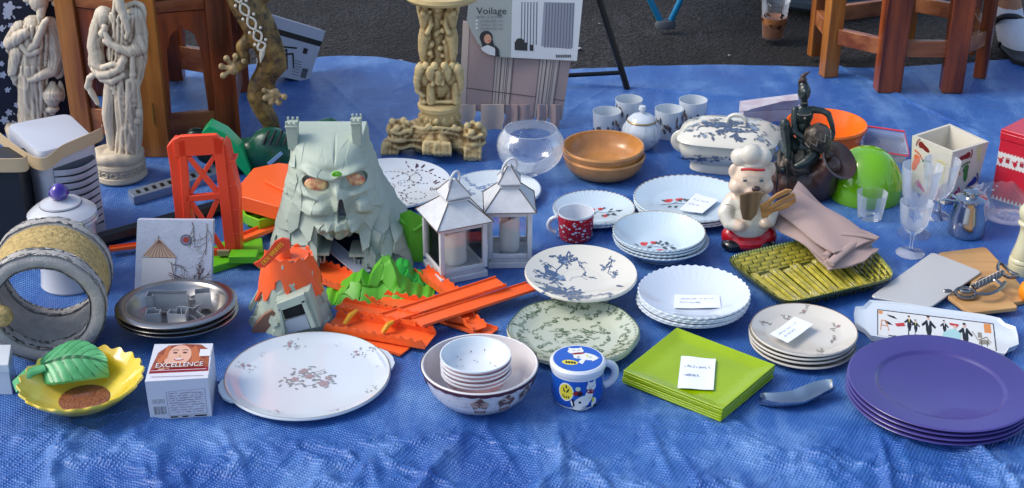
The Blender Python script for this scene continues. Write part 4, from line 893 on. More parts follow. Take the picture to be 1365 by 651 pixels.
S_[3].scale = (1.03, 1.03, .95); S_[3].location.x += .004

# --- cream plates with sprigs (4)
Rr = dist(0, 138, gp(1071, 439, .025)); g_ = gp(1071, 438, .0366); rng = random.Random(18)
mb, mp, tz = plate_mesh(Rr, .015, Rr * .75, t=.003, rim=1, rim_w=.008, zc=.004); d = []
for a, q in ((110, .6), (75, .85), (20, .7), (-20, .6), (-70, .75), (150, .8), (90, .35)): d += spray(rng, Rr * q * math.cos(R(a)), Rr * q * math.sin(R(a)), Rr * .14, 8, 1, 2, 3, 1)
mb.decal(d, mp); o = mb.build('sprig_plate', [M('ivory_china', 'cdc8bc', .18, coat=.5), M('brown_rim', '7a6448', .35), M('sprig_grey', '84847a', .4), M('sprig_mauve', '9a7f84', .4)]); tag(o, 'x', 'plate', 'stack of ivory plates with small sprigs')
stack(o, 4, g_, .0072, lambda k: f'ivory plate with tiny sprigs, {ordn(k, 4)} of the stack right of the square plates', rng)
note([(1050, 459), (1084, 434), (1059, 424), (1026, 447)], .036, 'white handwritten note on the stack of ivory sprig plates', 33)

# --- purple plates (4)
Rr = dist(0, 240, gp(1254, 507, .035)); g_ = gp(1254, 507, .040); rng = random.Random(19)
mb, mp, tz = plate_mesh(Rr, .017, Rr * .70, t=.004, zc=.006, foot=.62)
mb2 = MB(); prof = [(0, .006), (Rr * .66, .006), (Rr * .685, .007), (Rr * .70, .0105), (Rr * .725, .0108), (Rr * .985, .0165), (Rr, .0165), (Rr + .0015, .015), (Rr * .98, .012), (Rr * .72, .005), (Rr * .66, .0), (0, .0005)]
mb2.lathe(prof, 120); o = mb2.build('purple_plate', M('violet_glaze', '433c80', .28, coat=.5, var=.12, vs=3), ang=60); tag(o, 'x', 'plate', 'stack of purple charger plates')
stack(o, 4, g_, .0078, lambda k: f'glossy purple charger plate, {ordn(k, 4)} of the stack in the front right corner', rng, .001)

# --- lime square plates (5)
zt = .026; q = [gp(902, 437, zt), gp(1033, 487, zt), gp(962, 546, zt), gp(830, 494, zt)]; c = sum(q, Vector()) / 4; SQM = M('lime_glass', '93b000', .16, coat=.2, sub=.1, var=.06, vs=10)
loc = [p - c for p in q]; NN = 24; G = []
for j in range(NN + 1):
    row = []
    for i in range(NN + 1):
        u, v = i / NN, j / NN; P = (loc[0] * (1 - u) + loc[1] * u) * (1 - v) + (loc[3] * (1 - u) + loc[2] * u) * v; dd_ = min(u, 1 - u, v, 1 - v); P.z = .0 if dd_ > .13 else .006 * ((.13 - dd_) / .13) ** 1.2; row.append(P)
    G.append(row)
mb = MB(); mb.grid(G, 0, (0, 0, -.0035)); o = mb.build('square_plate', SQM, ang=30, bev=.0008); tag(o, 'x', 'plate', 'stack of lime square plates'); rng = random.Random(20)
for k in range(6):
    cc_ = o if k == 0 else copy_tree(o); cc_.location = (c.x + rng.uniform(-.001, .001), c.y + rng.uniform(-.001, .001), zt - .0055 - k * .0039); cc_.rotation_euler = (0, 0, rng.uniform(-.008, .008)); cc_['label'] = f'lime green square plate, {ordn(k, 6)} of the square stack at the front'
note([(903, 519), (951, 521), (954, 480), (908, 476)], .0225, 'white handwritten note on the stack of lime square plates', 44, n_lines=2)

# --- swirl plate behind the skull, blue sprig plate behind lanterns
Rr = dist(0, 160, gp(520, 243)); mb, mp, tz = plate_mesh(Rr, .016, Rr * .8, t=.004, zc=.005); d = []; rng = random.Random(23)
def dashes(cx, cy, pts, n_=2):
    out = []
    for k in range(0, len(pts) - 1, 2): out += stroke(pts[k:k + 2], .0022, 1)
    return out
for (cx, cy, r0, a0, a1) in ((.25, .15, .13, 0, 7), (.45, -.35, .16, 1, 7.5), (.0, .35, .3, -1, 2), (.55, .35, .25, 2, 5), (.1, -.4, .2, 3, 8), (-.1, 0, .18, 0, 6)):
    d += dashes(0, 0, [(Rr * (cx + r0 * math.cos(a)), Rr * (cy + r0 * .9 * math.sin(a))) for a in np.linspace(a0, a1, 26)])
d += dashes(0, 0, [(Rr * x, Rr * (.3 + .35 * math.sin(4 * x))) for x in np.linspace(.0, .9, 24)]) + dashes(0, 0, [(Rr * (.35 + .15 * math.sin(5 * y)), Rr * y) for y in np.linspace(-.9, .9, 36)])
for (x, y, a) in ((.42, .72, 1.9), (.38, .7, 1.3), (.47, .68, .9), (.72, .1, .3), (.7, .14, .9), (.1, -.62, 2.), (.15, -.66, 1.2), (.35, -.75, .8), (.6, .55, .4)): d.append((leaf(Rr * x, Rr * y, Rr * .11, Rr * .05, a), 1))
mb.decal(d, mp)
add_text(mb, 'Dessert', .02, mp, Rr * .66, -Rr * .16, 1, Rr * .26, .001)
o = mb.build('swirl_plate', [PORC, M('plum_print', '4a3040', .35)]); tag(o, 'white round plate with dashed swirl pattern behind the skull mountain', 'plate'); put(o, gp(520, 252))
Rr = dist(0, 122, gp(659, 252)); mb, mp, tz = plate_mesh(Rr, .018, Rr * .68, t=.004, scal=(60, .006, .0003), seg=240, rim=1, rim_w=.012); d = []
for (x, y, s_) in ((-.25, .35, .3), (-.1, .2, .28), (.35, .5, .1), (-.6, .55, .12), (.7, -.2, .12), (-.5, 0, .2), (.2, -.5, .25)): d += spray(rng, Rr * x, Rr * y, Rr * s_, 8, 2, 1, 1, 0)
mb.decal(d, mp); o = mb.build('sprig_dish', [M('pale_blue_china', 'cfd9de', .15, coat=.5), M('soft_blue_print', '7d93b4', .35, coat=.3)]); tag(o, 'pale plate with soft blue flowers lying behind the two white lanterns', 'plate'); put(o, gp(659, 262))

# --- ochre bowls (2)
OC = M('ochre_glaze', 'c28648', .28, coat=.4, var=.12, vs=30); g_, h = hgt(804, 193, 230); Rr = dist(0, 106, gp(804, 197, h)); hb = h * .70
top = [(0, .006), (Rr * .55, .007), (Rr * .82, .013), (Rr * .94, hb * .55), (Rr * .985, hb)]
mb = MB(); mb.lathe(top + [(Rr + .002, hb + .001), (Rr + .004, hb - .003), (Rr * .99, hb * .5), (Rr * .86, .008), (Rr * .62, .001), (Rr * .5, 0), (0, 0)], 80); o = mb.build('ochre_bowl', OC); tag(o, 'x', 'bowl', 'two stacked ochre earthenware bowls')
stack(o, 2, g_, h - hb - .002, lambda k: ['upper of two ochre earthenware bowls behind the rose plates', 'lower of two ochre earthenware bowls, resting on the tarp'][k], rng)

# --- four cups and sugar bowl
def cupset(px, pyr, pyg, w_, label, seed):
    g_, h = hgt(px, pyr, pyg); r_ = dist(0, w_, gp(px, pyr, h)); rng = random.Random(seed)
    mb = MB(); mb.lathe([(0, .004), (r_ * .86, .004), (r_ * .96, h), (r_, h), (r_ * .93, .012), (r_ * .85, .001), (0, .001)], 48)
    def fn(x, y, e): a = -math.pi / 2 + x; rr_ = r_ * (.93 + .07 * y) + .0004 + e; return Vector((rr_ * math.cos(a), rr_ * math.sin(a), y * h))
    d = []
    for k in range(9):
        a0 = -1.2 + k * .32; y0_ = rng.uniform(.15, .6); d += [(leaf(a0 + rng.uniform(-.1, .1), y0_ + rng.uniform(-.12, .15), rng.uniform(.22, .36), .18, rng.uniform(0, 6.28)), rng.choice((1, 1, 2))) for _ in range(2)]
        d += stroke([(a0, y0_ - .1), (a0 + .1, y0_), (a0 + .05, y0_ + .15)], .03, 1)
    mb.decal(d, fn); o = mb.build('tea_cup', [PORC, M('bird_print', '4a4c58', .4), M('bird_brown', '7a6248', .4)]); put(o, g_); return tag(o, label, 'cup', 'four handleless white cups')
cupset(808, 148, 180, 38, 'leftmost of four white cups with bird print, beside the ochre bowls', 1)
cupset(837, 132, 168, 37, 'white bird cup second from left, behind the sugar bowl', 2)
cupset(890, 145, 182, 38, 'white bird cup right beside the sugar bowl', 3)
cupset(922, 133, 170, 38, 'rearmost right white bird cup just behind the tureen', 4)
g_ = gp(854, 196); m_ = mpp(g_); root = thing('sugar_bowl', 'round white lidded sugar bowl between the bird cups', 'sugar bowl', g_)
r_ = 27 * m_; mb = MB(); H_ = .062; mb.lathe([(0, .001), (r_ * .55, 0), (r_ * .62, .004), (r_ * .9, .018), (r_, .033), (r_ * .93, .048), (r_ * .70, H_), (r_ * .6, H_), (0, H_ - .002)], 56)
rng = random.Random(5); d = []
fn = lambda x, y, e: Vector(((r_ * (1 - .0) * math.cos(math.asin(max(-1, min(1, (y - .033) / .045)))) + .0012) * math.sin(x), -(r_ * math.cos(math.asin(max(-1, min(1, (y - .033) / .045)))) + .0012) * math.cos(x), y))
for k in range(6): d.append((leaf(rng.uniform(.0, .9), rng.uniform(.02, .045), .14, .0026, rng.uniform(-.3, .3)), 1))
mb.decal(d, fn); mb.build('pot', [PORC, M('bird_print', '4a4c58')], root)
mb = MB(); mb.lathe([(r_ * .72, H_ + .0005), (r_ * .70, H_ + .004), (r_ * .45, H_ + .013), (.005, H_ + .017), (.0045, H_ + .021), (.0085, H_ + .026), (.007, H_ + .033), (0, H_ + .035)], 48); lid_ = mb.build('lid', PORC, root)
mb = MB(); mb.lathe([(r_ * .735, H_ - .0005), (r_ * .745, H_ + .0012), (r_ * .70, H_ + .0035)], 48); mb.build('lid_line', GOLD, lid_)

# --- tureen
z1 = .072; q = [gp(896, 190, z1), gp(1035, 203, z1), gp(1042, 165, z1), gp(918, 157, z1)]; c = sum(q, Vector()) / 4; root = thing('tureen', 'lidded rectangular tureen with blue flower print and loop handle', 'tureen', (c.x, c.y, 0)); cg = Vector((c.x, c.y, 0))
def rrect(scale_x, scale_y, z, n_=56, pw=4.5):
    out = []; ux = (q[1] - q[0] + q[2] - q[3]) / 4; uy = (q[3] - q[0] + q[2] - q[1]) / 4; ux.z = uy.z = 0
    for i in range(n_):
        a = 2 * math.pi * i / n_; ca, sa = math.cos(a), math.sin(a); k = 1 / (abs(ca) ** pw + abs(sa) ** pw) ** (1 / pw); out.append(ux * (ca * k * scale_x) + uy * (sa * k * scale_y) + Vector((0, 0, z)))
    return out
def loft(rings, mi=0, cap0=True, cap1=True):
    n_ = len(rings[0]); V = [p for r_ in rings for p in r_]; F = [(k * n_ + i, k * n_ + (i + 1) % n_, (k + 1) * n_ + (i + 1) % n_, (k + 1) * n_ + i) for k in range(len(rings) - 1) for i in range(n_)]
    if cap0: F.append(tuple(range(n_ - 1, -1, -1)))
    if cap1: F.append(tuple((len(rings) - 1) * n_ + i for i in range(n_)))
    return MB().add(V, F, mi)
ux = (q[1] - q[0] + q[2] - q[3]) / 4; uy = (q[3] - q[0] + q[2] - q[1]) / 4; ux.z = uy.z = 0
TI = [BONE, M('tureen_print', '4d5c74', .35, coat=.3), M('tureen_print_light', '8492a6', .35, coat=.3)]
mb = loft([rrect(.72, .70, 0), rrect(.74, .72, .003), rrect(.72, .70, .014), rrect(.70, .66, .018), rrect(.80, .74, .022), rrect(.93, .88, .034), rrect(.97, .93, .052), rrect(.94, .90, .066), rrect(.96, .92, .069)])
rng = random.Random(31); d = []
for x in (-.75, -.45, -.1, .25, .55, .85): d += spray(rng, x, rng.uniform(.4, .6), .3, 12, 3, 1, 1, 2)
def tsf(x, y, e): 
    z = .024 + .036 * y; k = .80 + .19 * min(1, (z - .022) / .024); p = ux * x * .85 - uy * (k * .96 + .02) + Vector((0, 0, z)); n_ = -uy.normalized(); return p + n_ * (.0040 + e)
def tsb(x, y, e): z = .024 + .036 * y; k = .80 + .19 * min(1, (z - .022) / .024); return None
mb.decal(d, tsf); mb.build('body', TI, root)
LS = [(0, .098), (.35, .0965), (.66, .092), (.84, .084), (.92, .0775), (1.0, .074)]
lr = [rrect(1.0, 1.0, .069), rrect(1.02, 1.02, .0705)] + [rrect(k, k, z) for k, z in LS[::-1][:-1]] + [rrect(.02, .02, .098)]
mb = loft(lr); d = []
for (x, y, s_, nl, nf) in ((-.05, -.25, .42, 22, 4), (.15, -.5, .36, 16, 3), (-.3, -.15, .34, 14, 3), (-.62, -.1, .26, 12, 2), (.5, -.2, .3, 14, 2), (.35, .3, .14, 10, 1), (-.6, -.45, .12, 6, 1), (.8, -.4, .14, 6, 0), (-.8, .3, .12, 6, 1), (0, -.75, .08, 5, 0), (-.3, .5, .1, 6, 0), (.8, .4, .2, 8, 1), (-.85, -.4, .2, 8, 1), (.75, -.6, .22, 10, 1), (-.4, -.7, .22, 8, 1), (.45, .5, .2, 8, 1), (-.75, .5, .2, 8, 1)): d += spray(rng, x, y, s_, nl, nf, 1, 1 if nf > 2 else 2, 2)
def tl(x, y, e):
    k = max(abs(x), abs(y)); z = topz(LS)(min(1, (abs(x) ** 4.5 + abs(y) ** 4.5) ** (1 / 4.5))); return ux * x + uy * y + Vector((0, 0, z + .0012 + e))
mb.decal(d, tl); lid_ = mb.build('lid', TI, root)
MB().tube([ux * (.12 + .30 * math.cos(a) * .62) + uy * .05 + Vector((0, 0, .098 + .016 * math.sin(a) * 1.0)) for a in np.linspace(-.15, math.pi + .15, 15)], .0042, 10).build('lid_handle', BONE, lid_)
for sg in (-1, 1): MB().tube([ux * sg * (.93 + .17 * math.sin(t_)) + uy * (0) + Vector((0, 0, .030 + .034 * (1 - math.cos(t_)) / 2)) for t_ in np.linspace(0, math.pi, 11)], .006, 10, flat=1.6).build('side_handle', BONE, root)
# printed sheet behind tureen
tag(MB().prism([gp(985, 150, .03), gp(1062, 146, .028), gp(1068, 128 + 6, .05), gp(1045, 136, .05), gp(1000, 147, .045)], (0, 0, .002)).prism([gp(990, 165), gp(1065, 160), gp(1062, 140), gp(985, 150)], (0, 0, .028)).build('white_carton_sheet', M('printed_paper', 'c8c6cc', .6, col2='b8a8b0', vs=30), None, gp(1025, 155)), 'white printed flat carton lying behind the tureen', 'carton')
# ================================================================ LANTERNS, FISH BOWL, MUG
LW = M('worn_white_paint', 'c9cbcd', .55, var=.06, vs=60, bump=.2, bs=150); LE = M('rusty_edge', '5a4a3c', .8); CAN = M('wax_candle', 'f2efe8', .4, sub=.3); PANE = bpy.data.materials.new('lantern_pane'); PANE.use_nodes = True; _n = PANE.node_tree; _n.nodes.remove(_n.nodes['Principled BSDF'])
_o = _n.nodes['Material Output']; _t = _n.nodes.new('ShaderNodeBsdfTransparent'); _g = _n.nodes.new('ShaderNodeBsdfGlossy'); _g.inputs['Roughness'].default_value = .03; _f = _n.nodes.new('ShaderNodeFresnel'); _f.inputs[0].default_value = 1.45; _m = _n.nodes.new('ShaderNodeMixShader')
_n.links.new(_f.outputs[0], _m.inputs[0]); _n.links.new(_t.outputs[0], _m.inputs[1]); _n.links.new(_g.outputs[0], _m.inputs[2]); _n.links.new(_m.outputs[0], _o.inputs[0])
def lantern(px, pyb, w_px, ang, H_, label, ring_dir):
    g_ = gp(px, pyb); s = w_px; root = thing('white_lantern', label, 'lantern', g_, 'two white metal candle lanterns', (0, 0, ang)); a = s / 2; hb = H_ * .58
    mb = MB(); mb.box((0, 0, .006), (s * 1.0, s * 1.0, .012)); mb.box((0, 0, .016), (s * .9, s * .9, .008)); mb.build('base', LW, root, bev=.0015)
    mb = MB()
    for x in (-1, 1):
        for y in (-1, 1): mb.box((x * a * .90, y * a * .90, .020 + (hb - .020) / 2), (.0085, .0085, hb - .020))
    for x in (-1, 1):
        mb.box((x * a * .9, 0, hb - .004), (.007, s * .9 - .009, .008)); mb.box((0, x * a * .9, hb - .004), (s * .9 - .009, .007, .008))
        mb.box((x * a * .9, 0, .024), (.006, s * .9 - .009, .008)); mb.box((0, x * a * .9, .024), (s * .9 - .009, .006, .008))
    mb.build('frame', LW, root, bev=.001)
    for k in range(4):
        m = Matrix.Rotation(k * math.pi / 2, 4, 'Z'); MB().box((0, -a * .9 + .0005, (.028 + hb - .008) / 2), (s * .9 - .0095, .0012, hb - .0365), mat=m).build('glass_pane', PANE, root)
    rf = lambda r_, z: [Vector((sx * r_, sy * r_, z)) for sx, sy in ((-1, -1), (1, -1), (1, 1), (-1, 1))]
    mb = MB()
    def fr(R0, z0, R1, z1, mi=0): mb.hexa(rf(R0, z0) + rf(R1, z1), mi)
    fr(a * 1.16, hb + .0005, a * 1.18, hb + .003); fr(a * 1.17, hb + .0032, a * .40, hb + H_ * .20); fr(a * .46, hb + H_ * .2003, a * .46, hb + H_ * .215); fr(a * .38, hb + H_ * .2153, a * .38, hb + H_ * .24)
    fr(a * .52, hb + H_ * .2403, a * .53, hb + H_ * .25); fr(a * .52, hb + H_ * .2503, a * .07, hb + H_ * .40)
    mb.build('roof', LW, root, flat=True, bev=.0008)
    mb = MB()
    for x in (-1, 1):
        for y in (-1, 1):
            mb.tube([(x * a * 1.175, y * a * 1.175, hb + .004), (x * a * .405, y * a * .405, hb + H_ * .201)], .0009, 6)
            mb.tube([(x * a * .525, y * a * .525, hb + H_ * .251), (x * a * .075, y * a * .075, hb + H_ * .40)], .0008, 6)
    c4 = rf(a * 1.185, hb + .0035)
    for k in range(4): mb.tube([c4[k], c4[(k + 1) % 4]], .0008, 6)
    mb.build('worn_edge', LE, root)
    zz = hb + H_ * .40; MB().tube([(math.cos(t) * .0165 * ring_dir[0], -.004 + math.cos(t) * .0165 * ring_dir[1], zz - .004 + ring_dir[2] * math.cos(t) * .012 + .0165 * math.sin(t)) for t in np.linspace(0, 6.283, 25)[:-1]], .0024, 8, closed=True).build('ring', LW, root)
    mb = MB(); rc = a * .46; hc = H_ * .36
    mb.lathe([(0, .0), (rc, 0), (rc * 1.02, .004), (rc, hc * .8), (rc * .99, hc), (rc * .9, hc + .001), (rc * .82, hc - .006), (0, hc - .010)], 48, (0, 0, 0), fn=lambda r, z, t: (r, z + (.010 * math.sin(t * 1 + .9) + .003 * math.sin(3 * t)) * (1 if z > hc * .9 and r > rc * .5 else 0)))
    o = mb.build('pillar_candle', CAN); tag(o, 'white pillar candle inside the ' + ('front left' if px < 640 else 'rear right') + ' lantern', 'candle', 'candles in the lanterns'); o.location = g_ + Vector((0, 0, .0205))
    MB().tube([(0, 0, hc - .011), (.001, 0, hc - .003)], .0012, 6).build('wick', BLACKP, o)
# sizes from the photograph
g1 = gp(612, 352); m1 = mpp(g1)
lantern(607, 361, 66 * m1, R(24), .187 * 1.0, 'front left white lantern with candle, turned cornerwise', (.7, .3, .5))
lantern(679, 345, 58 * m1, R(2), .192, 'rear right white lantern with candle, facing straight forward', (.8, .2, .6))
g_ = gp(707, 232); m_ = mpp(g_); rb_ = 45 * m_; ce = .066
prof = [(0, .004)] + [(rb_ * .97 * math.sin(t), ce - (ce - .004) * math.cos(t)) for t in np.linspace(.25, math.pi * .5, 10)] + [(rb_ * .97 * math.sin(t), ce - (.050) * math.cos(t)) for t in np.linspace(math.pi * .53, 2.28, 8)]
out = [(r + .0022, z) for r, z in prof[1:]][::-1]; rt = prof[-1]
pr = prof + [(rt[0] + .001, rt[1] + .003), (rt[0] + .003, rt[1] + .002)] + out + [(rb_ * .25, .0005), (0, .0005)]
rip = lambda r, z, a: (r + .0009 * math.sin(z * 520 + 3 * math.sin(a)) * (1 if z < ce * 1.1 and r > rb_ * .4 else 0), z)
mb = MB(); mb.lathe(pr, 72, fn=rip); o = mb.build('fish_bowl', GLASS, ang=60); put(o, g_); tag(o, 'round clear glass fish bowl with rippled sides in front of the curtain', 'bowl')
# red dotted mug
g_, h = hgt(767, 282, 316); r_ = dist(0, 47, gp(767, 300)); RM = M('red_glaze', 'b3121c', .2, coat=.5); root = thing('dotted_mug', 'red mug with white dots, white inside and white handle', 'mug', g_)
mb = MB(); mb.lathe([(0, .004), (r_ * .88, .004), (r_ * .95, h), (r_ * 1.0, h + .0005), (r_ * 1.02, h - .003), (r_ * .95, .008), (r_ * .88, .001), (0, .001)], 56, mi=[1, 1, 1, 1, 0, 0, 0])
rng = random.Random(6); d = []
for k in range(90): d.append((ell(rng.uniform(-1.6, 1.6), rng.uniform(.06, .93), rng.choice((.02, .03, .055, .085)), 0, 0, 8), 1))
d = [([(x, y + (y2 - y)) for (x, y2) in P for y in (0,)], mi) for P, mi in d]
rng = random.Random(6); d = []
for k in range(95):
    s_ = rng.choice((.018, .03, .03, .06, .09)); d.append((ell(rng.uniform(-1.6, 1.6), rng.uniform(.08, .92), s_, s_ * .42, 0, 8), 1))
mb.decal(d, lambda x, y, e: Vector(((r_ * (.95 + .07 * y) + .0004 + e) * math.sin(x), -(r_ * (.95 + .07 * y) + .0004 + e) * math.cos(x), y * h)))
mb.build('cup_body', [RM, MW], root)
MB().tube([Vector((-(r_ * .95 + .019 * math.cos(q) ** .8), -.003, h * .5 + h * .30 * math.sin(q))) for q in np.linspace(-1.4, 1.4, 15)], .0044, 10).build('handle', MW, root)

# ================================================================ SKULL MOUNTAIN AND TRACKS
def rockface(name, mats, root, org, Y0, topo, x0, x1, depthf, N=150, Mz=170, amp=.006, seeds=240, seed=1, mask=None, mif=None, back=.05, edgeamp=.004):
    """heightfield cliff: x across, z up to topo(x); depthf(x,z) pushes towards the viewer; closed at the back"""
    rs = np.random.RandomState(seed); xs = np.linspace(x0, x1, N); tops = np.array([topo(x) for x in xs]); zz = np.linspace(0, 1, Mz)
    X, T = np.meshgrid(xs, zz); Z = T * tops[None, :]
    sx = rs.uniform(x0 - .02, x1 + .02, seeds); sz = rs.uniform(-.02, tops.max() + .02, seeds); gx = rs.uniform(-1, 1, seeds); gz = rs.uniform(-1, .5, seeds); of = rs.uniform(-1, 1, seeds)
    D2 = (X[..., None] - sx) ** 2 + ((Z[..., None] - sz) * .75) ** 2; k = D2.argmin(-1)
    fac = of[k] * amp * .6 + (gx[k] * (X - sx[k]) + gz[k] * (Z - sz[k])) * .55
    E = np.sort(D2, -1)[..., :2]; edge_ = np.clip((np.sqrt(E[..., 1]) - np.sqrt(E[..., 0])) / .006, 0, 1); fac -= (1 - edge_) * amp * .35
    mk = mask(X, Z) if mask else 1.0
    Dp = depthf(X, Z) + fac * mk
    Yv = Y0 - Dp
    V = np.stack([X, Yv, Z], -1); B = V.copy(); B[..., 1] = np.maximum(V[..., 1] + .006, Y0 + back * 0 + .004 + 0 * X)
    P = V.reshape(-1, 3).tolist(); mb = MB(); n_ = N
    F = []; mi = []
    I = np.arange(N * Mz).reshape(Mz, N)
    for j in range(Mz - 1):
        for i in range(N - 1):
            F.append((I[j, i], I[j, i + 1], I[j + 1, i + 1], I[j + 1, i])); mi.append(0 if mif is None else mif(X[j, i], Z[j, i]))
    nV = len(P); bd = [(0, i) for i in range(N)] + [(j, N - 1) for j in range(1, Mz)] + [(Mz - 1, i) for i in range(N - 2, -1, -1)] + [(j, 0) for j in range(Mz - 2, 0, -1)]
    for (j, i) in bd: P.append([X[j, i] * 1.0, Y0 + back, Z[j, i]])
    L = len(bd)
    for k_ in range(L):
        a, b_ = I[bd[k_]], I[bd[(k_ + 1) % L]]; F.append((a, nV + k_, nV + (k_ + 1) % L, b_)); mi.append(0)
    mb.add(P, [tuple(int(q) for q in f_) for f_ in F], mi); return mb.build(name, mats, root, org, ang=24)
f = Fig(468, 338); Y0 = f.Y + .02
def wx(px, py=300): return gv(px, py, Y0).x
def wz(py, px=465): return gv(px, py, Y0).z
outp = [(352, 350), (362, 322), (368, 300), (372, 280), (377, 262), (381, 240), (386, 222), (390, 205), (388, 192), (384, 181), (386, 176), (400, 178), (430, 178), (470, 174), (484, 174), (487, 190), (492, 205), (500, 226), (509, 250), (520, 265), (527, 280), (540, 292), (550, 320), (562, 350)]
L_ = [(wz(y), wx(x, y)) for x, y in outp[:11]]; Rr_ = [(wz(y), wx(x, y)) for x, y in outp[13:]][::-1]
Lz, Lx = zip(*L_); Rz, Rx = zip(*Rr_)
zT = wz(177); xc = wx(440, 260)
# map columns: use a square parameter u in [-1,1]; outline applied by shearing x
root = thing('skull_mountain', 'grey plastic skull mountain play set with painted eyes and two turrets', 'toy', f.o)
def skull():
    N, Mz = 240, 260; rs = np.random.RandomState(7); U = np.linspace(0, 1, N); T = np.linspace(0, 1, Mz); rz = T * zT
    xl = np.interp(rz, Lz, Lx) + .003 * np_noise(rz * 60, rz * 0 + 3, 3, 3); xr = np.interp(rz, Rz, Rx) + .003 * np_noise(rz * 60, rz * 0 + 9, 4, 3)
    X = xl[:, None] + (xr - xl)[:, None] * U[None, :]; Z = np.repeat(rz[:, None], N, 1); UU = np.repeat(U[None, :], Mz, 0); t_ = Z / zT
    top = np.sqrt(np.clip(1 - t_ ** 7, 0, 1))
    D = (.060 * (1 - t_) ** .9 + .010 + .060 * np.sqrt(np.clip(1 - np.abs(2 * UU - 1) ** 2.4, 0, 1)) * (.75 + .25 * t_)) * top
    Yb = Y0 - D; dd = Yb * math.cos(PITCH) + (CAMH - Z) * math.sin(PITCH)
    px = 682.5 + X * FPX / dd; py = 325.5 - FPX * ((Z - CAMH) * math.cos(PITCH) + Yb * math.sin(PITCH)) / dd
    G = lambda cx, cy, sx, sy, p=2: np.exp(-(np.abs((px - cx) / sx) ** p + np.abs((py - cy) / sy) ** p))
    face = np.clip(G(447, 240, 58, 62, 4), 0, 1)
    n_ = 130; sx = rs.uniform(X.min(), X.max(), n_); sz = rs.uniform(-.02, zT, n_); gx = rs.uniform(-1, 1, n_); gz = rs.uniform(-.9, .3, n_); of = rs.uniform(-1, 1, n_)
    D2 = (X[..., None] - sx) ** 2 + ((Z[..., None] - sz) * .55) ** 2; k = D2.argmin(-1); fac = of[k] * .004 + (gx[k] * (X - sx[k]) + gz[k] * (Z - sz[k])) * .62
    D = D + fac * (1 - .88 * face) * top
    D += .020 * G(447, 206, 34, 22, 3) * top - .006 * np.exp(-((px - 447) / 1.2) ** 2) * G(447, 196, 30, 16, 4)
    for cx, cy, a in ((421, 246, .30), (472, 240, -.38)):
        u = (px - cx) * math.cos(a) + (py - cy) * math.sin(a); v = -(px - cx) * math.sin(a) + (py - cy) * math.cos(a)
        D += .018 * np.exp(-(np.abs(u / 22) ** 4 + np.abs((v + 15.5) / 5) ** 2)); D += .012 * np.exp(-(np.abs(u / 17) ** 3 + np.abs((v - 15) / 5) ** 2))
        e = np.abs(u / 19.5) ** 2.0 + np.abs((v + 1) / 12.5) ** 1.8; D = np.where(e < 1, D - .014 * np.clip((1 - e) * 7, 0, 1), D)
    D += .022 * G(455, 264, 9, 20, 3) + .010 * G(447, 250, 8, 9) + .024 * G(424, 277, 16, 9, 3) + .020 * G(486, 272, 12, 10, 3) + .018 * G(452, 297, 27, 9, 4)
    e = np.abs((px - 456) / (2.6 + 3.4 * np.clip((py - 258) / 30, 0, 1))) ** 3 + np.abs((py - 276) / 17) ** 5; D = np.where(e < 1, D - .026, D)
    for (cx, wdt, ln) in ((428, 5, 8), (440, 6, 14), (452, 6, 17), (464, 5, 14), (475, 5, 9)): D += .008 * G(cx, 302 + ln * .4, wdt, ln * .8, 3)
    teeth = 308 + 5 * np.abs(np.sin((px - 420) / 8.5)) + 9 * np.exp(-((px - 449) / 15) ** 2)
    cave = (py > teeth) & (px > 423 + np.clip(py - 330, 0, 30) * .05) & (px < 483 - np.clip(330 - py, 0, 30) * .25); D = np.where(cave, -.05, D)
    D = np.where((UU < .004) | (UU > .996), -.01, D)
    V = np.stack([X, Y0 - D, Z], -1).reshape(-1, 3).tolist(); I = np.arange(N * Mz).reshape(Mz, N)
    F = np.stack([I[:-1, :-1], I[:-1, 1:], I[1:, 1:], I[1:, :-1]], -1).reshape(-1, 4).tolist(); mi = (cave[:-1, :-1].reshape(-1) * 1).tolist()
    bd = [(0, i) for i in range(N)] + [(j, N - 1) for j in range(1, Mz)] + [(Mz - 1, i) for i in range(N - 2, -1, -1)] + [(j, 0) for j in range(Mz - 2, 0, -1)]
    nV = len(V); V += [[X[b_], Y0 + .055 + 0 * b_[0], Z[b_]] for b_ in bd]; L = len(bd)
    F += [(int(I[bd[k]]), nV + k, nV + (k + 1) % L, int(I[bd[(k + 1) % L]])) for k in range(L)]; mi += [0] * L
    F.append(tuple(range(nV, nV + L))); mi.append(0)
    return MB().add(V, F, mi), px, py, Y0 - D
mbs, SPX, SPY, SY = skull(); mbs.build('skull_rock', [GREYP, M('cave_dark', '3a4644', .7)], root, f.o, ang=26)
def surfY(px, py): d2 = (SPX - px) ** 2 + (SPY - py) ** 2; return SY.flat[int(d2.argmin())]
EYE = M('flame_eye', 'c44a44', .3, coat=.2, col2='ffe0a0', vs=75); 
for cx, cy, a, sx_, sy_ in ((421, 246, .30, 15.5, 9.5), (472, 240, -.38, 14.5, 9)):
    Ye = surfY(cx, cy) - .005; c_ = gv(cx, cy, Ye); mb = MB(); mb.ball(c_, (sx_ * mpp(c_), .006, sy_ * mpp(c_) * 1.1), seg=24, rings=12); mb.build('painted_eye', EYE, root, f.o)
Yn = surfY(456, 274) - .002; mb = MB(); mb.prism([gv(x, y, Yn) for x, y in ((451, 262), (455, 258), (459, 262), (462, 288), (456, 291), (450, 287))], (0, .003, 0)); mb.build('nose_slot', M('nose_grey', '5a6470', .2, coat=.5), root, f.o)
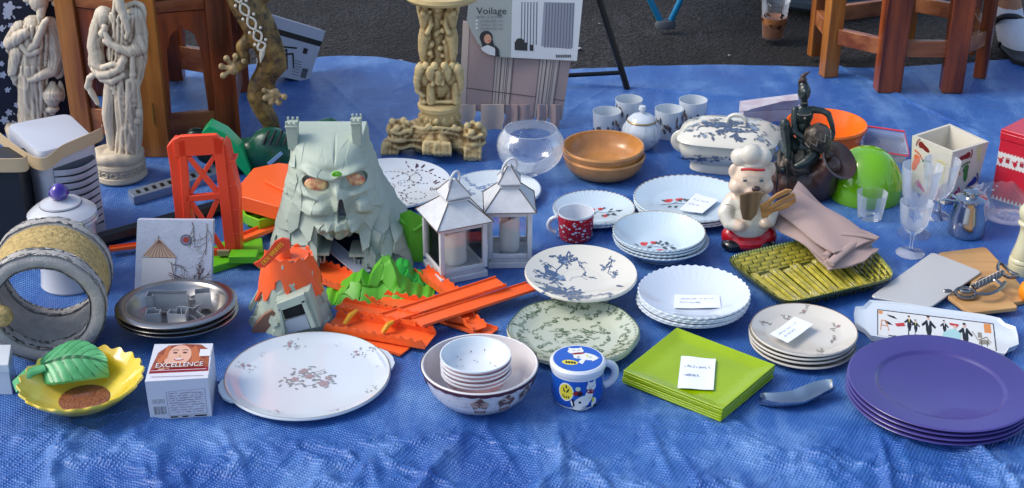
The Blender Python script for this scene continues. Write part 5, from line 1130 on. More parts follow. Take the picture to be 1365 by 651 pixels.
mb = MB(); c_ = gv(449, 233, surfY(449, 233) - .004); mb.tube([c_ + Vector((.007 * math.cos(t), 0, .005 * math.sin(t))) for t in np.linspace(-.3, 3.6, 9)], .0022, 8); mb.box(c_ + Vector((-.001, 0, -.001)), (.01, .005, .004)); mb.build('green_clip', LIME, root, f.o)
for (x, y0_, y1_, w__) in ((391, 163, 186, 15), (476, 159, 182, 13)):
    mb = MB(); p0, p1 = gv(x, y1_, Y0 - .02), gv(x, y0_, Y0 - .02); ww = w__ * mpp(p0); hh = p1.z - p0.z
    mb.hexa([Vector((p0.x + a * ww * .42, p0.y + b_ * .012, p0.z - .015)) for a, b_ in ((-1, -1), (1, -1), (1, 1), (-1, 1))] + [Vector((p0.x + a * ww * .5, p0.y + b_ * .013, p1.z)) for a, b_ in ((-1, -1), (1, -1), (1, 1), (-1, 1))])
    mb.box((p0.x, p0.y, p1.z - .004), (ww * 1.12, .030, .003))
    for k in (-1, 0, 1): mb.box((p0.x + k * ww * .42, p0.y - .011, p1.z + .0025), (ww * .2, .004, .006)); mb.box((p0.x + k * ww * .42, p0.y + .011, p1.z + .0025), (ww * .2, .004, .006))
    mb.build('turret', GREYP, root, f.o, bev=.0006)
for (x, y) in ((425, 344), (481, 346)):
    mb = MB(); p0 = gv(x, y, Y0 - .095); mb.box(p0 + Vector((0, .02, .012)), (.040, .06, .005)); mb.tube([p0 + Vector((a, -.006, b_)) for a, b_ in ((-.012, .010), (-.010, -.006), (-.003, -.006), (-.002, .003), (.003, .003), (.004, -.006), (.010, -.006), (.012, .010))], .0016, 6); mb.build('bracket', GREYP, root, f.o)
# foot of mountain right, ramp
def channel(name, a, b, wdt, lip, mats, root=None, org=None, jag=None, roll=0, mi=0, thick=.0022, extras=None):
    a, b = Vector(a), Vector(b); d_ = (b - a); L = d_.length; d_.normalize(); s_ = d_.cross(Vector((0, 0, 1))).normalized(); nrm = s_.cross(d_).normalized()
    if roll: q_ = Matrix.Rotation(roll, 3, d_); s_ = q_ @ s_; nrm = q_ @ nrm
    N = max(12, int(L / .006)); mb = MB(); prof = [(-.5, lip), (-.46, lip), (-.46, thick), (.46, thick), (.46, lip), (.5, lip), (.5, 0), (-.5, 0)]; V = []; F = []
    rng = random.Random(int(L * 1e5))
    for i in range(N + 1):
        t_ = i / N; k = 1 + (0 if not jag else jag * (abs(math.sin(t_ * L * 190)) * .5 + rng.uniform(-.3, .3)))
        for (u, z) in prof: V.append(a + d_ * (L * t_) + s_ * (u * wdt * (k if abs(u) > .4 else 1)) + nrm * (z * (1 if z <= thick or not jag else .55 + .9 * abs(math.sin(t_ * L * 190)))))
    n_ = len(prof)
    for i in range(N):
        for q in range(n_): F.append((i * n_ + q, i * n_ + (q + 1) % n_, (i + 1) * n_ + (q + 1) % n_, (i + 1) * n_ + q))
    F += [tuple(range(n_)), tuple(N * n_ + q for q in range(n_ - 1, -1, -1))]
    mb.add(V, F); return mb.build(name, mats, root, org if org is not None else (a + b) / 2 - Vector((0, 0, (a.z + b.z) / 2)), ang=35)
zr = gv(426, 316, Y0 - .03); channel('ramp', zr, gp(486, 366, .012), .028, .004, M('grey_ramp', '98a2ae', .35), root, f.o)
# small volcano with orange cap and banner
f = Fig(386, 440); root = thing('orange_volcano', 'small grey rock with orange lava cap and red banner before the skull', 'toy', f.o); OM = M('orange_lava', 'f0602c', .4, bump=.1, bs=90, sub=.05)
Hc = f.p(386, 352).z; RB = 56 * f.m; c_ = f.o + Vector((.002, .035, 0)); rs = random.Random(5); NA, NZ = 160, 70
seeds_ = [(rs.uniform(0, 6.28), rs.random(), rs.uniform(-1, 1), rs.uniform(-1, 1), rs.uniform(-1, 1)) for _ in range(90)]
def coner(a, t):
    best = 9; kk = None
    for s_ in seeds_:
        da = abs((a - s_[0] + math.pi) % (2 * math.pi) - math.pi); q_ = da * da * .35 + (t - s_[1]) ** 2
        if q_ < best: best = q_; kk = s_
    da = (a - kk[0] + math.pi) % (2 * math.pi) - math.pi; return kk[4] * .0035 + kk[2] * da * .012 + kk[3] * (t - kk[1]) * .02
def crad(t): return RB * (1.0 - .52 * t ** .9)
V = []; 
for j in range(NZ + 1):
    t_ = j / NZ
    for i in range(NA):
        a = 2 * math.pi * i / NA; r_ = crad(t_) + coner(a, t_); V.append(c_ + Vector((r_ * math.cos(a), r_ * .8 * math.sin(a), t_ * Hc)))
F = [(j * NA + i, j * NA + (i + 1) % NA, (j + 1) * NA + (i + 1) % NA, (j + 1) * NA + i) for j in range(NZ) for i in range(NA)] + [tuple(NZ * NA + i for i in range(NA)), tuple(range(NA - 1, -1, -1))]
MB().add(V, F).build('rock_cone', GREYP, root, f.o, ang=26)
V = []; lo = lambda a: .50 + .10 * math.sin(3 * a + 1) + .06 * math.sin(9 * a) + (.12 if -2.0 < ((a + math.pi) % (2 * math.pi) - math.pi) < -1.0 else 0) + .04 * math.sin(17 * a)
for j in range(25):
    for i in range(NA):
        a = 2 * math.pi * i / NA; tt_ = lo(a) + (1.02 - lo(a)) * j / 24; r_ = crad(min(1, tt_)) + .0055 + .002 * math.sin(6 * a + 9 * tt_); V.append(c_ + Vector((r_ * math.cos(a), r_ * .8 * math.sin(a), tt_ * Hc + (.0035 * math.sin(11 * a) if j == 24 else 0))))
V2 = [v + Vector(((c_.x - v.x) * .09, (c_.y - v.y) * .09, -.001)) for v in V]; n_ = len(V)
F = [(j * NA + i, j * NA + (i + 1) % NA, (j + 1) * NA + (i + 1) % NA, (j + 1) * NA + i) for j in range(24) for i in range(NA)]
F2 = [tuple(q + n_ for q in f_[::-1]) for f_ in F]; F3 = [(i, (i + 1) % NA, n_ + (i + 1) % NA, n_ + i) for i in range(NA)] + [(24 * NA + i, n_ + 24 * NA + i, n_ + 24 * NA + (i + 1) % NA, 24 * NA + (i + 1) % NA) for i in range(NA)]
mb = MB().add(V + V2, F + F2 + F3); mb.lathe([(0, Hc * .93), (crad(1) * .98, Hc * .93), (crad(1) * .98, Hc * 1.005), (0, Hc * 1.015)], 40, c_, sy=.8); mb.lathe([(0, Hc), (.011, Hc), (.009, Hc + .02), (0, Hc + .02)], 20, c_ + Vector((-.005, -.01, 0))); mb.build('lava_cap', OM, root, f.o, ang=40)
# door
Yd = c_.y - .8 * crad(.25) - .012
def dq(pts, th, mat, name, d0=0): return MB().prism([gv(x, y, Yd + d0) for x, y in pts], (0, th, 0)).build(name, mat, root, f.o, bev=.0008)
dq([(367, 402), (412, 388), (428, 436), (380, 448)], .03, GREYP, 'door_frame', .004)
dq([(376, 414), (402, 405), (408, 418), (380, 426)], .004, M('dark_hole', '14181a', .8), 'doorway', .002)
dq([(379, 429), (408, 420), (414, 438), (384, 446)], .006, M('grey_ramp', '98a2ae'), 'door_step', -.004)
dq([(371, 413), (374, 412), (381, 447), (376, 449)], .008, GREYP, 'door_jamb', -.008); dq([(401, 402), (406, 400), (421, 436), (415, 438)], .008, GREYP, 'door_jamb', -.008); dq([(368, 406), (405, 392), (408, 403), (371, 416)], .01, GREYP, 'lintel', -.008)
# flame banner
Yb = c_.y - .05; bp_ = [(338, 352), (344, 357), (353, 357), (362, 349), (370, 341), (379, 334), (388, 331), (385, 320), (376, 318), (366, 323), (360, 332), (353, 341), (346, 348)]
mb = MB(); mb.prism([gv(x, y, Yb) for x, y in bp_], (0, .005, 0), 0); fnb = lambda x, y, e: gv(352 + x * .72 + y * .66, 353 - x * .70 + y * -.72 * -1 * -1, Yb - e)
fnb = lambda x, y, e: gv(351 + x * .70 - y * .70, 353 - x * .71 - y * .62, Yb - .0005 - e)
add_text(mb, 'HOT WHEELS', 10, fnb, 0, -1.5, 1, 38, .0008, bold=.35)
mb.build('flame_banner', [M('banner_red', 'e04a28', .35), M('banner_yellow', 'f0b028', .35)], root, f.o)
dq([(352, 420), (338, 436), (334, 446), (345, 452), (358, 440), (368, 418), (362, 414)], .02, M('brown_rock_door', '8a6450', .5), 'side_flap', .016)
# left grey rail of the volcano
dq([(330, 412), (352, 372), (357, 374), (336, 416)], .01, GREYP, 'side_rail', .06)
# green ridge
def ridge_piece(name, label, top, base_y, mat, seed, depth=.05, cat='toy', zb=0.0, Yoff=0.0):
    f = Fig(sum(p[0] for p in top) / len(top), base_y); xs_ = [gv(x, y, f.Y).x for x, y in top]; zs_ = [max(.004, gv(x, y, f.Y + depth * .5 + .02 + Yoff).z) for x, y in top]
    o = rockface(name, [mat], None, Vector((f.o.x, f.o.y, 0)), f.Y + depth * .5 + Yoff, lambda x: float(np.interp(x, xs_, zs_)) + .002 * math.sin(x * 330), xs_[0], xs_[-1], lambda X, Z: depth * (1 - Z / max(zs_)) ** 1.2 - depth * .3 + .006 * np.sin(X * 90), N=120, Mz=60, amp=.003, seeds=26, seed=seed, back=.03)
    return tag(o, label, cat)
GRN = M('lime_rock_plastic', '5cae28', .45, bump=.06, bs=100); GR2 = M('bright_green_plastic', '2fae3a', .4, bump=.06, bs=100)
o = ridge_piece('green_ridge', 'lime green plastic rock ridge lying across the orange tracks', [(430, 396), (445, 386), (458, 372), (478, 362), (488, 368), (500, 350), (508, 342), (516, 343), (528, 366), (545, 378), (560, 384), (577, 389)], 406, GRN, 3, .06)
o2 = ridge_piece('green_ridge', 'bright green jagged plastic rock behind the lime ridge', [(515, 372), (522, 352), (530, 346), (540, 352), (548, 362), (558, 365), (566, 376), (574, 386)], 400, GR2, 9, .03, Yoff=.045)
# dark green post at right of skull
hq = [gp(533, 285, .085), gp(546, 280, .10), gp(566, 290, .085), gp(553, 300, .07)]
mb = MB(); mb.hexa([Vector((p.x - .004, p.y - .012, 0)) for p in hq] + hq); mb.tube([hq[0] + Vector((0, -.004, -.01)), hq[3] + Vector((0, -.004, -.01)), hq[2] + Vector((0, -.004, -.01))], .004, 6); tag(mb.build('green_block', GRN, None, Vector((hq[0].x, hq[0].y, 0)), bev=.002), 'green plastic block between the skull mountain and left lantern', 'toy')
# orange tracks
G_ = 'orange toy track pieces heaped before the skull mountain'
TR = [((512, 428, .024), (668, 377, .030), .036, .006, None, 'long orange track nearest the lanterns, lying on top of the heap'), ((556, 432, .028), (709, 383, .020), .032, .005, None, 'long orange track sticking out furthest right'),
      ((440, 432, .010), (574, 456, .010), .050, .012, .06, 'wide jagged orange track at the front of the heap'), ((505, 404, .010), (632, 424, .012), .048, .010, .08, 'wide jagged orange track in the middle of the heap'),
      ((555, 412, .004), (656, 446, .004), .036, .006, None, 'flat orange track poking out under the heap'), ((415, 360, .006), (520, 400, .006), .055, .010, .08, 'jagged orange track behind the green ridge'), ((560, 362, .006), (610, 400, .006), .028, .010, .1, 'short jagged orange track under the left lantern'),
      ((452, 408, .020), (560, 430, .022), .030, .008, .14, 'narrow toothed orange track on the middle of the heap'), ((585, 395, .014), (640, 440, .012), .026, .008, .14, 'narrow toothed orange track crossing under the long ones'), ((470, 448, .004), (540, 470, .004), .030, .005, None, 'flat orange track lowest at the front of the heap')]
for (a, b, w_, lip, jag, lab) in TR:
    o = channel('orange_track', gp(*a), gp(*b), w_, lip, [ORANGE], jag=jag); tag(o, lab, 'toy track', G_)
YL = M('yellow_clip', 'e0a020', .4)
for (x0, y0_, x1, y1_, lab) in ((459, 433, 476, 414, 'small yellow lever on the front orange track, nearer the volcano'), (510, 444, 524, 429, 'small yellow lever on the front orange track, nearer the platter')):
    a, b = gp(x0, y0_, .016), gp(x1, y1_, .030); tag(MB().tube([a, (a + b) / 2 + Vector((0, 0, .004)), b], [.004, .005, .003], 8).build('lever', YL, None, (a.x, a.y, 0)), lab, 'toy part')
# orange tower
f = Fig(270, 350); root = thing('orange_tower', 'tall orange toy tower with crossed struts standing on a green base', 'toy', f.o); Y = f.Y; TO = M('tower_orange', 'f24c2c', .34, sub=.05, bump=.03, bs=100)
mb = MB()
def bar(pts, th=.010, d0=0.0): mb.prism([gv(x, y, Y + d0) for x, y in pts], (0, th, 0))
bar([(222, 196), (231, 186), (236, 187), (258, 300), (248, 350), (240, 350), (226, 220)], .022, .004)
bar([(237, 188), (247, 187), (259, 350), (249, 352)]); bar([(283, 183), (297, 186), (316, 348), (302, 350)]); bar([(230, 187), (240, 182), (288, 180), (298, 190), (297, 206), (233, 210)])
bar([(297, 190), (303, 196), (318, 260), (321, 348), (312, 348)], .035, .004); [bar([(303 + k, 215 + 32 * k), (313 + k * 1.5, 215 + 32 * k), (313 + k * 1.5, 218 + 32 * k), (303 + k, 218 + 32 * k)], .036, .0025) for k in range(4)]
bar([(247, 262), (292, 258), (293, 266), (248, 270)]); bar([(252, 336), (304, 332), (305, 342), (253, 346)])
bar([(247, 210), (254, 210), (294, 258), (287, 260)], .008, .001); bar([(284, 206), (290, 208), (256, 260), (249, 260)], .007, .0025); bar([(250, 270), (257, 270), (300, 334), (294, 336)], .008, .001); bar([(286, 266), (293, 268), (264, 334), (256, 334)], .007, .0025)
mb.build('tower_frame', TO, root, f.o, bev=.0012)
mb = MB(); mb.prism([gp(x, y, 0) for x, y in ((282, 366), (352, 344), (350, 326), (300, 330), (272, 345))], (0, 0, .014)); mb.box(gp(325, 342, .022), (.05, .03, .014)); mb.build('green_base', LIME, root, f.o, bev=.001)
mb = MB(); mb.box(gv(298, 337, Y - .006), (.022, .008, .010)); mb.build('tan_clip', M('tan_plastic', '9a8a6a', .5), root, f.o)
# orange hexagon launcher, lime tray, tracks left
zt = .07; hx = [gp(x, y, zt) for x, y in ((318, 248), (338, 224), (372, 217), (388, 219), (388, 262), (372, 276), (322, 262))]
mb = MB(); mb.prism([p - Vector((0, 0, .03)) for p in hx], (0, 0, .03)); mb.prism([gp(x, y, zt + .0005) for x, y in ((352, 244), (388, 236), (388, 262))], (0, 0, .006)); mb.prism([Vector((p.x, p.y, 0)) * 1.0 for p in [hx[1], hx[2], hx[4], hx[5]]], (0, 0, .0385)); tag(mb.build('orange_launcher', ORANGE, None, Vector((hx[2].x, hx[2].y, 0)), bev=.0015), 'flat hexagonal orange toy piece left of the skull mountain', 'toy')
zt = .035; tq = [gp(x, y, zt) for x, y in ((325, 286), (322, 276), (345, 269), (372, 270), (368, 288), (345, 294))]
mb = MB(); n_ = len(tq); cT = sum(tq, Vector()) / n_
Vt = [Vector(p) for p in tq] + [cT + (p - cT) * .86 for p in tq] + [cT + (p - cT) * .8 - Vector((0, 0, .016)) for p in tq] + [cT + (p - cT) * .97 - Vector((0, 0, .020)) for p in tq]
F = []
for k in range(3): F += [(k * n_ + i, k * n_ + (i + 1) % n_, (k + 1) * n_ + (i + 1) % n_, (k + 1) * n_ + i) for i in range(n_)]
F += [(3 * n_ + i, 3 * n_ + (i + 1) % n_, (i + 1) % n_, i) for i in range(n_)] + [tuple(2 * n_ + i for i in range(n_)), tuple(3 * n_ + i for i in range(n_ - 1, -1, -1))]
mb.add(Vt, F); mb.box((cT.x, cT.y + .01, .0075), (.05, .03, .014)); tag(mb.build('green_tray', M('yellow_green_plastic', '7cc81e', .35), None, Vector((cT.x, cT.y, 0)), bev=.0008), 'small yellow green plastic tray under the orange hexagonal piece', 'toy')
mb = MB(); mb.prism([gp(x, y, .05) for x, y in ((312, 266), (318, 252), (324, 256), (322, 270))], (0, 0, .01)); mb.prism([gp(x, y, .0) for x, y in ((312, 290), (320, 276), (334, 280), (326, 298))], (0, 0, .03)); tag(mb.build('lime_toy_piece', LIME, None, gp(318, 285)), 'small lime plastic toy piece left of the small green tray', 'toy part')
o = channel('orange_track', gp(318, 322, .012), gp(392, 292, .016), .028, .008, [ORANGE]); tag(o, 'orange track running from orange tower to skull mountain', 'toy track', G_)
o = channel('orange_track', gp(146, 334, .012), gp(205, 326, .012), .016, .006, [ORANGE]); tag(o, 'short orange track behind the windmill picture, left end showing', 'toy track', G_)
o = channel('green_track', gp(338, 352, .006), gp(380, 340, .006), .05, .006, [LIME]); tag(o, 'flat lime track piece between tower base and volcano', 'toy track')
# ================================================================ LEFT OBJECTS
# air cooler: rounded block with louvred front, strap
def rounded_quad(P, r, n_=6):
    out = []; N = len(P)
    for i in range(N):
        a, b, c_ = P[i - 1], P[i], P[(i + 1) % N]; u = (a - b).normalized(); v = (c_ - b).normalized(); p0 = b + u * r; p1 = b + v * r
        for k in range(n_ + 1): t = k / n_; out.append(p0 * (1 - t) ** 2 + b * 2 * t * (1 - t) + p1 * t ** 2)
    return out
zt = .20; q = [gp(51, 206, zt), gp(128, 184, zt), gp(92, 150, zt), gp(6, 166, zt)]; cg = Vector((sum(p.x for p in q) / 4, sum(p.y for p in q) / 4, 0))
AC = M('cooler_white', 'b9bcc4', .4, coat=.1); root = thing('air_cooler', 'white tabletop air cooler with curved louvres and tan strap', 'air cooler', cg)
ring = rounded_quad(q, .022); sh = lambda k, z: [Vector((cg.x + (p.x - cg.x) * k, cg.y + (p.y - cg.y) * k, z)) for p in ring]
loft([sh(.97, 0), sh(.98, .003), sh(1, .01), sh(1, zt - .016), sh(.985, zt - .006), sh(.95, zt), sh(.88, zt + .001)]).build('housing', AC, root, cg, ang=50)
A, B = q[0], q[1]; U_ = (B - A); U_.z = 0; Lf = U_.length; U_.normalize(); Nf = Vector((U_.y, -U_.x, 0)); 
def fp(u, z, o_=0): return Vector((A.x, A.y, 0)) + U_ * (u * Lf) + Nf * o_ + Vector((0, 0, z))
mb = MB(); mb.prism([fp(u, z, .0006) for u, z in ((.20, .03), (.93, .03), (.93, .165), (.9, .170), (.2, .165))], Nf * .001); mb.build('grille_recess', M('dark_recess', '50545e', .8), root, cg)
for k in range(9):
    z = .036 + k * .0142; mb = MB(); mb.grid([[fp(.2 + .73 * i / 14, z + dz - .003 * math.sin(math.pi * i / 14), .003 + .012 * math.sin(math.pi * i / 14) * (1 - j * .25)) for i in range(15)] for j, dz in enumerate((.0128, .0015))], 0, -Nf * .0012 + Vector((0, 0, -.001))); mb.build('louvre', AC, root, cg)
ST = M('tan_strap', 'c4ac86', .6, bump=.15, bs=80)
mb = MB(); pts = [q[3] + Vector((-.02, -.02, 0)), q[0] + Vector((-.004, -.002, 0)), q[0] + U_ * .05 + Nf * .004, q[1] + U_ * .004 + Nf * .003, q[1] + Vector((.004, .03, 0))]
def cr_(P, n_=10):
    out = []
    for i in range(len(P) - 1):
        p0, p1, p2, p3 = P[max(i - 1, 0)], P[i], P[i + 1], P[min(i + 2, len(P) - 1)]
        for k in range(n_): t = k / n_; out.append(.5 * ((2 * p1) + (p2 - p0) * t + (2 * p0 - 5 * p1 + 4 * p2 - p3) * t * t + (3 * p1 - p0 - 3 * p2 + p3) * t ** 3))
    return out + [P[-1]]
cv = cr_([Vector((p.x, p.y, zt + dz)) for p, dz in zip(pts, (-.006, -.018, -.005, .004, .002))]); mb.grid([[p + Vector((0, 0, -.012)) for p in cv], [p + Vector((0, 0, .012)) for p in cv]], 0, (-.0, .0025, 0)); mb.build('strap', ST, root, cg)
# black speaker-like box at left edge
zt = .185; q = [gp(28, 226, zt), gp(38, 196, zt), gp(-40, 192, zt), gp(-60, 226, zt)]; c_ = Vector((sum(p.x for p in q) / 4, sum(p.y for p in q) / 4, 0)); root = thing('black_case', 'black box shaped case with tan strap at the left edge', 'case', c_)
mb = MB(); mb.hexa([Vector((p.x, p.y, 0)) for p in q] + q); mb.build('body', M('charcoal_case', '1d2026', .5, bump=.1, bs=200), root, c_, bev=.006)
mb = MB(); cv = cr_([Vector((p.x, p.y, zt + .010)) for p in (q[3] + Vector((0, -.003, 0)), (q[3] + q[0]) / 2 + Vector((0, -.004, 0)), q[0] + Vector((.002, -.003, 0)), q[0] + Vector((.01, .012, 0)))]); mb.grid([[p + Vector((0, 0, -.014)) for p in cv], [p + Vector((0, 0, .012)) for p in cv]], 0, (0, .0025, 0)); mb.build('strap', ST, root, c_)
# canister
g_, h = hgt(97, 288, 376); r_ = dist(0, 92, gp(97, 300, h)); CN = M('canister_cream', 'c6c8cc', .18, coat=.5); root = thing('canister', 'white ceramic canister with purple glass knob behind the cat tunnel', 'canister', g_)
mb = MB(); mb.lathe([(0, .004), (r_ * .80, .004), (r_ * .9, h - .006), (r_ * 1.0, h), (r_ * 1.02, h - .005), (r_ * .93, h - .012), (r_ * .86, .03), (r_ * .9, .01), (r_ * .92, .004), (r_ * .88, 0), (0, 0)], 72)
d = []
for k in range(9):
    for j in (0, 1): cx = -1.4 + k * .34 + j * .17; cy = .72 - j * .0; d.append(([(cx - .08, cy), (cx, cy + .06), (cx + .08, cy), (cx, cy - .06)], 1 if j else 2))
    cx = -1.4 + k * .34 + .17; d.append(([(cx - .06, cy - .14), (cx, cy - .10), (cx + .06, cy - .14), (cx, cy - .18)], 2))
d += stroke([(x, .26) for x in np.linspace(-1.6, 1.6, 40)], .006, 3) + stroke([(x, .90) for x in np.linspace(-1.6, 1.6, 40)], .004, 3)
mb.decal(d, lambda x, y, e: Vector(((r_ * (.86 + .07 * y) + .0008 + e) * math.sin(x), -(r_ * (.86 + .07 * y) + .0008 + e) * math.cos(x), .03 + y * (h - .042)))); mb.build('pot', [CN, M('brown_diamond', '6a4a34', .4), M('sand_diamond', 'a8a49c', .4), M('thin_line', '4a4c58', .4)], root)
mb = MB(); mb.lathe([(r_ * 1.0, h + .001), (r_ * .99, h + .008), (r_ * .8, h + .018), (r_ * .60, h + .023), (r_ * .58, h + .027), (r_ * .2, h + .034), (0, h + .035)], 64); lid_ = mb.build('lid', CN, root)
mb = MB(); mb.lathe([(r_ * .605, h + .0232), (r_ * .60, h + .0245)], 64); mb.build('lid_line', M('thin_line', '4a4c58'), lid_)
MB().lathe([(.0, h + .034), (.014, h + .036), (.0175, h + .043), (.015, h + .053), (.007, h + .060), (0, h + .062)], 20).build('knob', M('purple_glass', '3a1a8c', .08, coat=1, sub=.1), lid_)
# cat tunnel
g_ = gp(70, 484); PL = M('grey_plush', 'b2aea8', 1, bump=.8, bs=320, var=.12, vs=45, spec=.1); SI = M('sisal', 'b8a06c', .95, bump=1, bs=220, var=.25, vs=120, spec=.1)
Rt = .0965; ax = Vector((-.16, .987, 0)).normalized(); sd = Vector((ax.y, -ax.x, 0)); c0 = Vector((g_.x - .002, g_.y, Rt)); Lt = .15; root = thing('cat_tunnel', 'grey plush and sisal cat scratching tunnel lying at the left edge', 'cat toy', (g_.x, g_.y, 0))
def cyl(u, a, r_): return c0 + ax * u + sd * (r_ * math.cos(a)) + Vector((0, 0, r_ * math.sin(a)))
rs_ = random.Random(3)
def sleeve(u0, u1, ro, ri, name, mat, lump=.0, n_=110, m_=26):
    mb = MB(); prof = []
    K = 12
    for k in range(K): t = math.pi * k / (K - 1); prof.append(((u0 + u1) / 2 - (u1 - u0) / 2 * 1 + (ro - ri) / 2 * (1 - math.sin(t)) * 1.0, (ro + ri) / 2 + (ro - ri) / 2 * math.cos(t)))
    prof2 = [((u1) - (ro - ri) / 2 * (1 - math.sin(t)), (ro + ri) / 2 - (ro - ri) / 2 * math.cos(t)) for t in [math.pi * k / (K - 1) for k in range(K)]]
    prof = prof + [(u0 + (u1 - u0) * k / 10, ri) for k in range(1, 10)] + prof2 + [(u1 - (u1 - u0) * k / 10, ro) for k in range(1, 10)]
    V = []; P = len(prof)
    for i in range(n_):
        a = 2 * math.pi * i / n_
        for (u, r_) in prof: V.append(cyl(u + lump * .6 * math.sin(5 * a + u * 60), a, r_ + lump * (math.sin(7 * a + 40 * u) * .5 + math.sin(13 * a - 70 * u) * .35 + .3 * rs_.uniform(-1, 1))))
    F = [(i * P + k, i * P + (k + 1) % P, ((i + 1) % n_) * P + (k + 1) % P, ((i + 1) % n_) * P + k) for i in range(n_) for k in range(P)]
    mb.add(V, F); return mb.build(name, mat, root, (g_.x, g_.y, 0), ang=180)
sleeve(0, .034, Rt + .001, Rt - .024, 'plush_rim', PL, .0009); sleeve(Lt - .03, Lt, Rt, Rt - .020, 'plush_rim', PL, .0009); sleeve(.012, Lt - .012, Rt - .004, Rt - .010, 'sisal_cover', SI, .0006); sleeve(.012, Lt - .012, Rt - .0105, Rt - .018, 'plush_lining', PL, .0012)
mb = MB(); p = cyl(.0, math.pi * 1.02, Rt - .035) ; mb.ball(p, (.016, .016, .018), seg=20, rings=14); mb.tube([p + Vector((0, 0, .016)), cyl(.02, math.pi * .86, Rt - .02)], .0015, 6); mb.build('sisal_ball', SI, root, (g_.x, g_.y, 0))
# white lidded box left edge
mb = MB(); q = [gp(-30, 486, .055), gp(10, 486, .055), gp(14, 460, .055), gp(-30, 460, .055)]
mb.hexa([Vector((p.x, p.y, 0)) for p in q] + [p - Vector((0, 0, .015)) for p in q]); cc_ = sum(q, Vector()) / 4; ql = [cc_ + (p - cc_) * 1.05 for p in q]; mb.hexa([p - Vector((0, 0, .0145)) for p in ql] + ql); tag(mb.build('white_box', PORC, None, Vector((cc_.x, cc_.y, 0)), bev=.001), 'white lidded box cut off by the left edge of the photo', 'box')
# steel plates and cutters
Rr = dist(0, 158, gp(236, 408, .03)); rng = random.Random(4)
mb = MB(); prof = [(0, .008), (Rr * .60, .008), (Rr * .70, .012), (Rr * .78, .026), (Rr * .81, .0315), (Rr * .83, .0325), (Rr * .98, .0315), (Rr, .0300), (Rr * .995, .0288), (Rr * .84, .0300), (Rr * .80, .025), (Rr * .72, .009), (Rr * .62, .005), (0, .005)]; mb.lathe(prof, 96)
SS = M('brushed_steel', 'a5a29e', .27, metal=1, bump=.06, bs=60, var=.15, vs=6); o = mb.build('steel_dish', SS, ang=50); tag(o, 'x', 'dish', 'three stacked stainless steel dishes'); g_ = gp(236, 407, .046)
stack(o, 3, g_, .0085, lambda k: ['topmost stainless steel dish holding the metal cutters', 'middle stainless steel dish of the stack of three', 'bottom stainless steel dish of the stack of three, on the tarp'][k], rng, rot=(R(-4), 0, 0), z0=.003)
CT = M('cutter_tin', 'b4b8bc', .4, metal=.4); zc = .030
def cutter(px, py, pts, h_, lab, rx=0, rz=0, closed=True):
    pts = [(x * 1.3, y * 1.3) for x, y in pts]; h_ *= 1.35
    P = gp(px, py, zc + .002); mb = MB(); n_ = len(pts); V = []; F = []
    for x, y in pts: V += [(x, y, 0), (x, y, h_)]
    cx = sum(p[0] for p in pts) / n_; cy = sum(p[1] for p in pts) / n_
    for x, y in pts:
        k = 1 - .0012 / max(.004, math.hypot(x - cx, y - cy)); V += [(cx + (x - cx) * k, cy + (y - cy) * k, 0), (cx + (x - cx) * k, cy + (y - cy) * k, h_)]
    N2 = 2 * n_
    for i in range(n_ if closed else n_ - 1):
        j = (i + 1) % n_; a, b_, c_, d_ = 2 * i, 2 * j, 2 * j + 1, 2 * i + 1; F += [(a, b_, c_, d_), (N2 + d_, N2 + c_, N2 + b_, N2 + a), (d_, c_, N2 + c_, N2 + d_), (b_, a, N2 + a, N2 + b_)]
    if not closed: F += [(0, 1, N2 + 1, N2), (2 * n_ - 2, N2 + 2 * n_ - 2, N2 + 2 * n_ - 1, 2 * n_ - 1)]
    mb.add(V, F); o = mb.build('cookie_cutter', CT, ang=20); put(o, P, (rx, 0, rz)); return tag(o, lab, 'cookie cutter', 'metal cookie cutters in the steel dish')
sq = lambda a, b_: [(-a, -b_), (a, -b_), (a, b_), (-a, b_)]
cutter(226, 412, [(-.026, -.012), (-.018, -.012), (-.018, -.006), (.026, -.006), (.026, .004), (-.026, .004)], .024, 'long stepped metal cutter standing at the back of the steel dish')
cutter(222, 430, [(-.024, -.006), (-.006, -.006), (-.006, .006), (-.013, .006), (-.013, .012), (-.024, .008)], .016, 'small L shaped metal cutter at the front left of the dish', rz=.1)
cutter(240, 431, [(-.012, -.010), (.012, -.010), (.010, .010), (-.004, .010), (-.004, .002), (-.012, .002)], .018, 'stubby metal cutter with square flap at the front of dish', rz=-.1)
cutter(272, 408, [(-.010, -.008), (.010, -.008), (.010, .006), (-.010, .006)], .022, 'small box shaped metal cutter at the right of the dish', rz=.2)
cutter(256, 424, [(-.016, -.012), (-.004, -.004), (.004, -.014), (.014, -.010), (.006, .0), (.016, .010), (.002, .006), (-.012, .012)], .014, 'star shaped metal cutter lying in the middle right of dish', rx=.5, rz=.4)
cutter(258, 400, [(-.024, -.004), (-.012, .004), (0, -.001), (.012, .005), (.026, -.006), (.022, -.012), (.010, -.004), (0, -.009), (-.012, -.003), (-.020, -.010)], .010, 'wavy metal cutter lying at the back right of dish', rx=.4, rz=-.3)
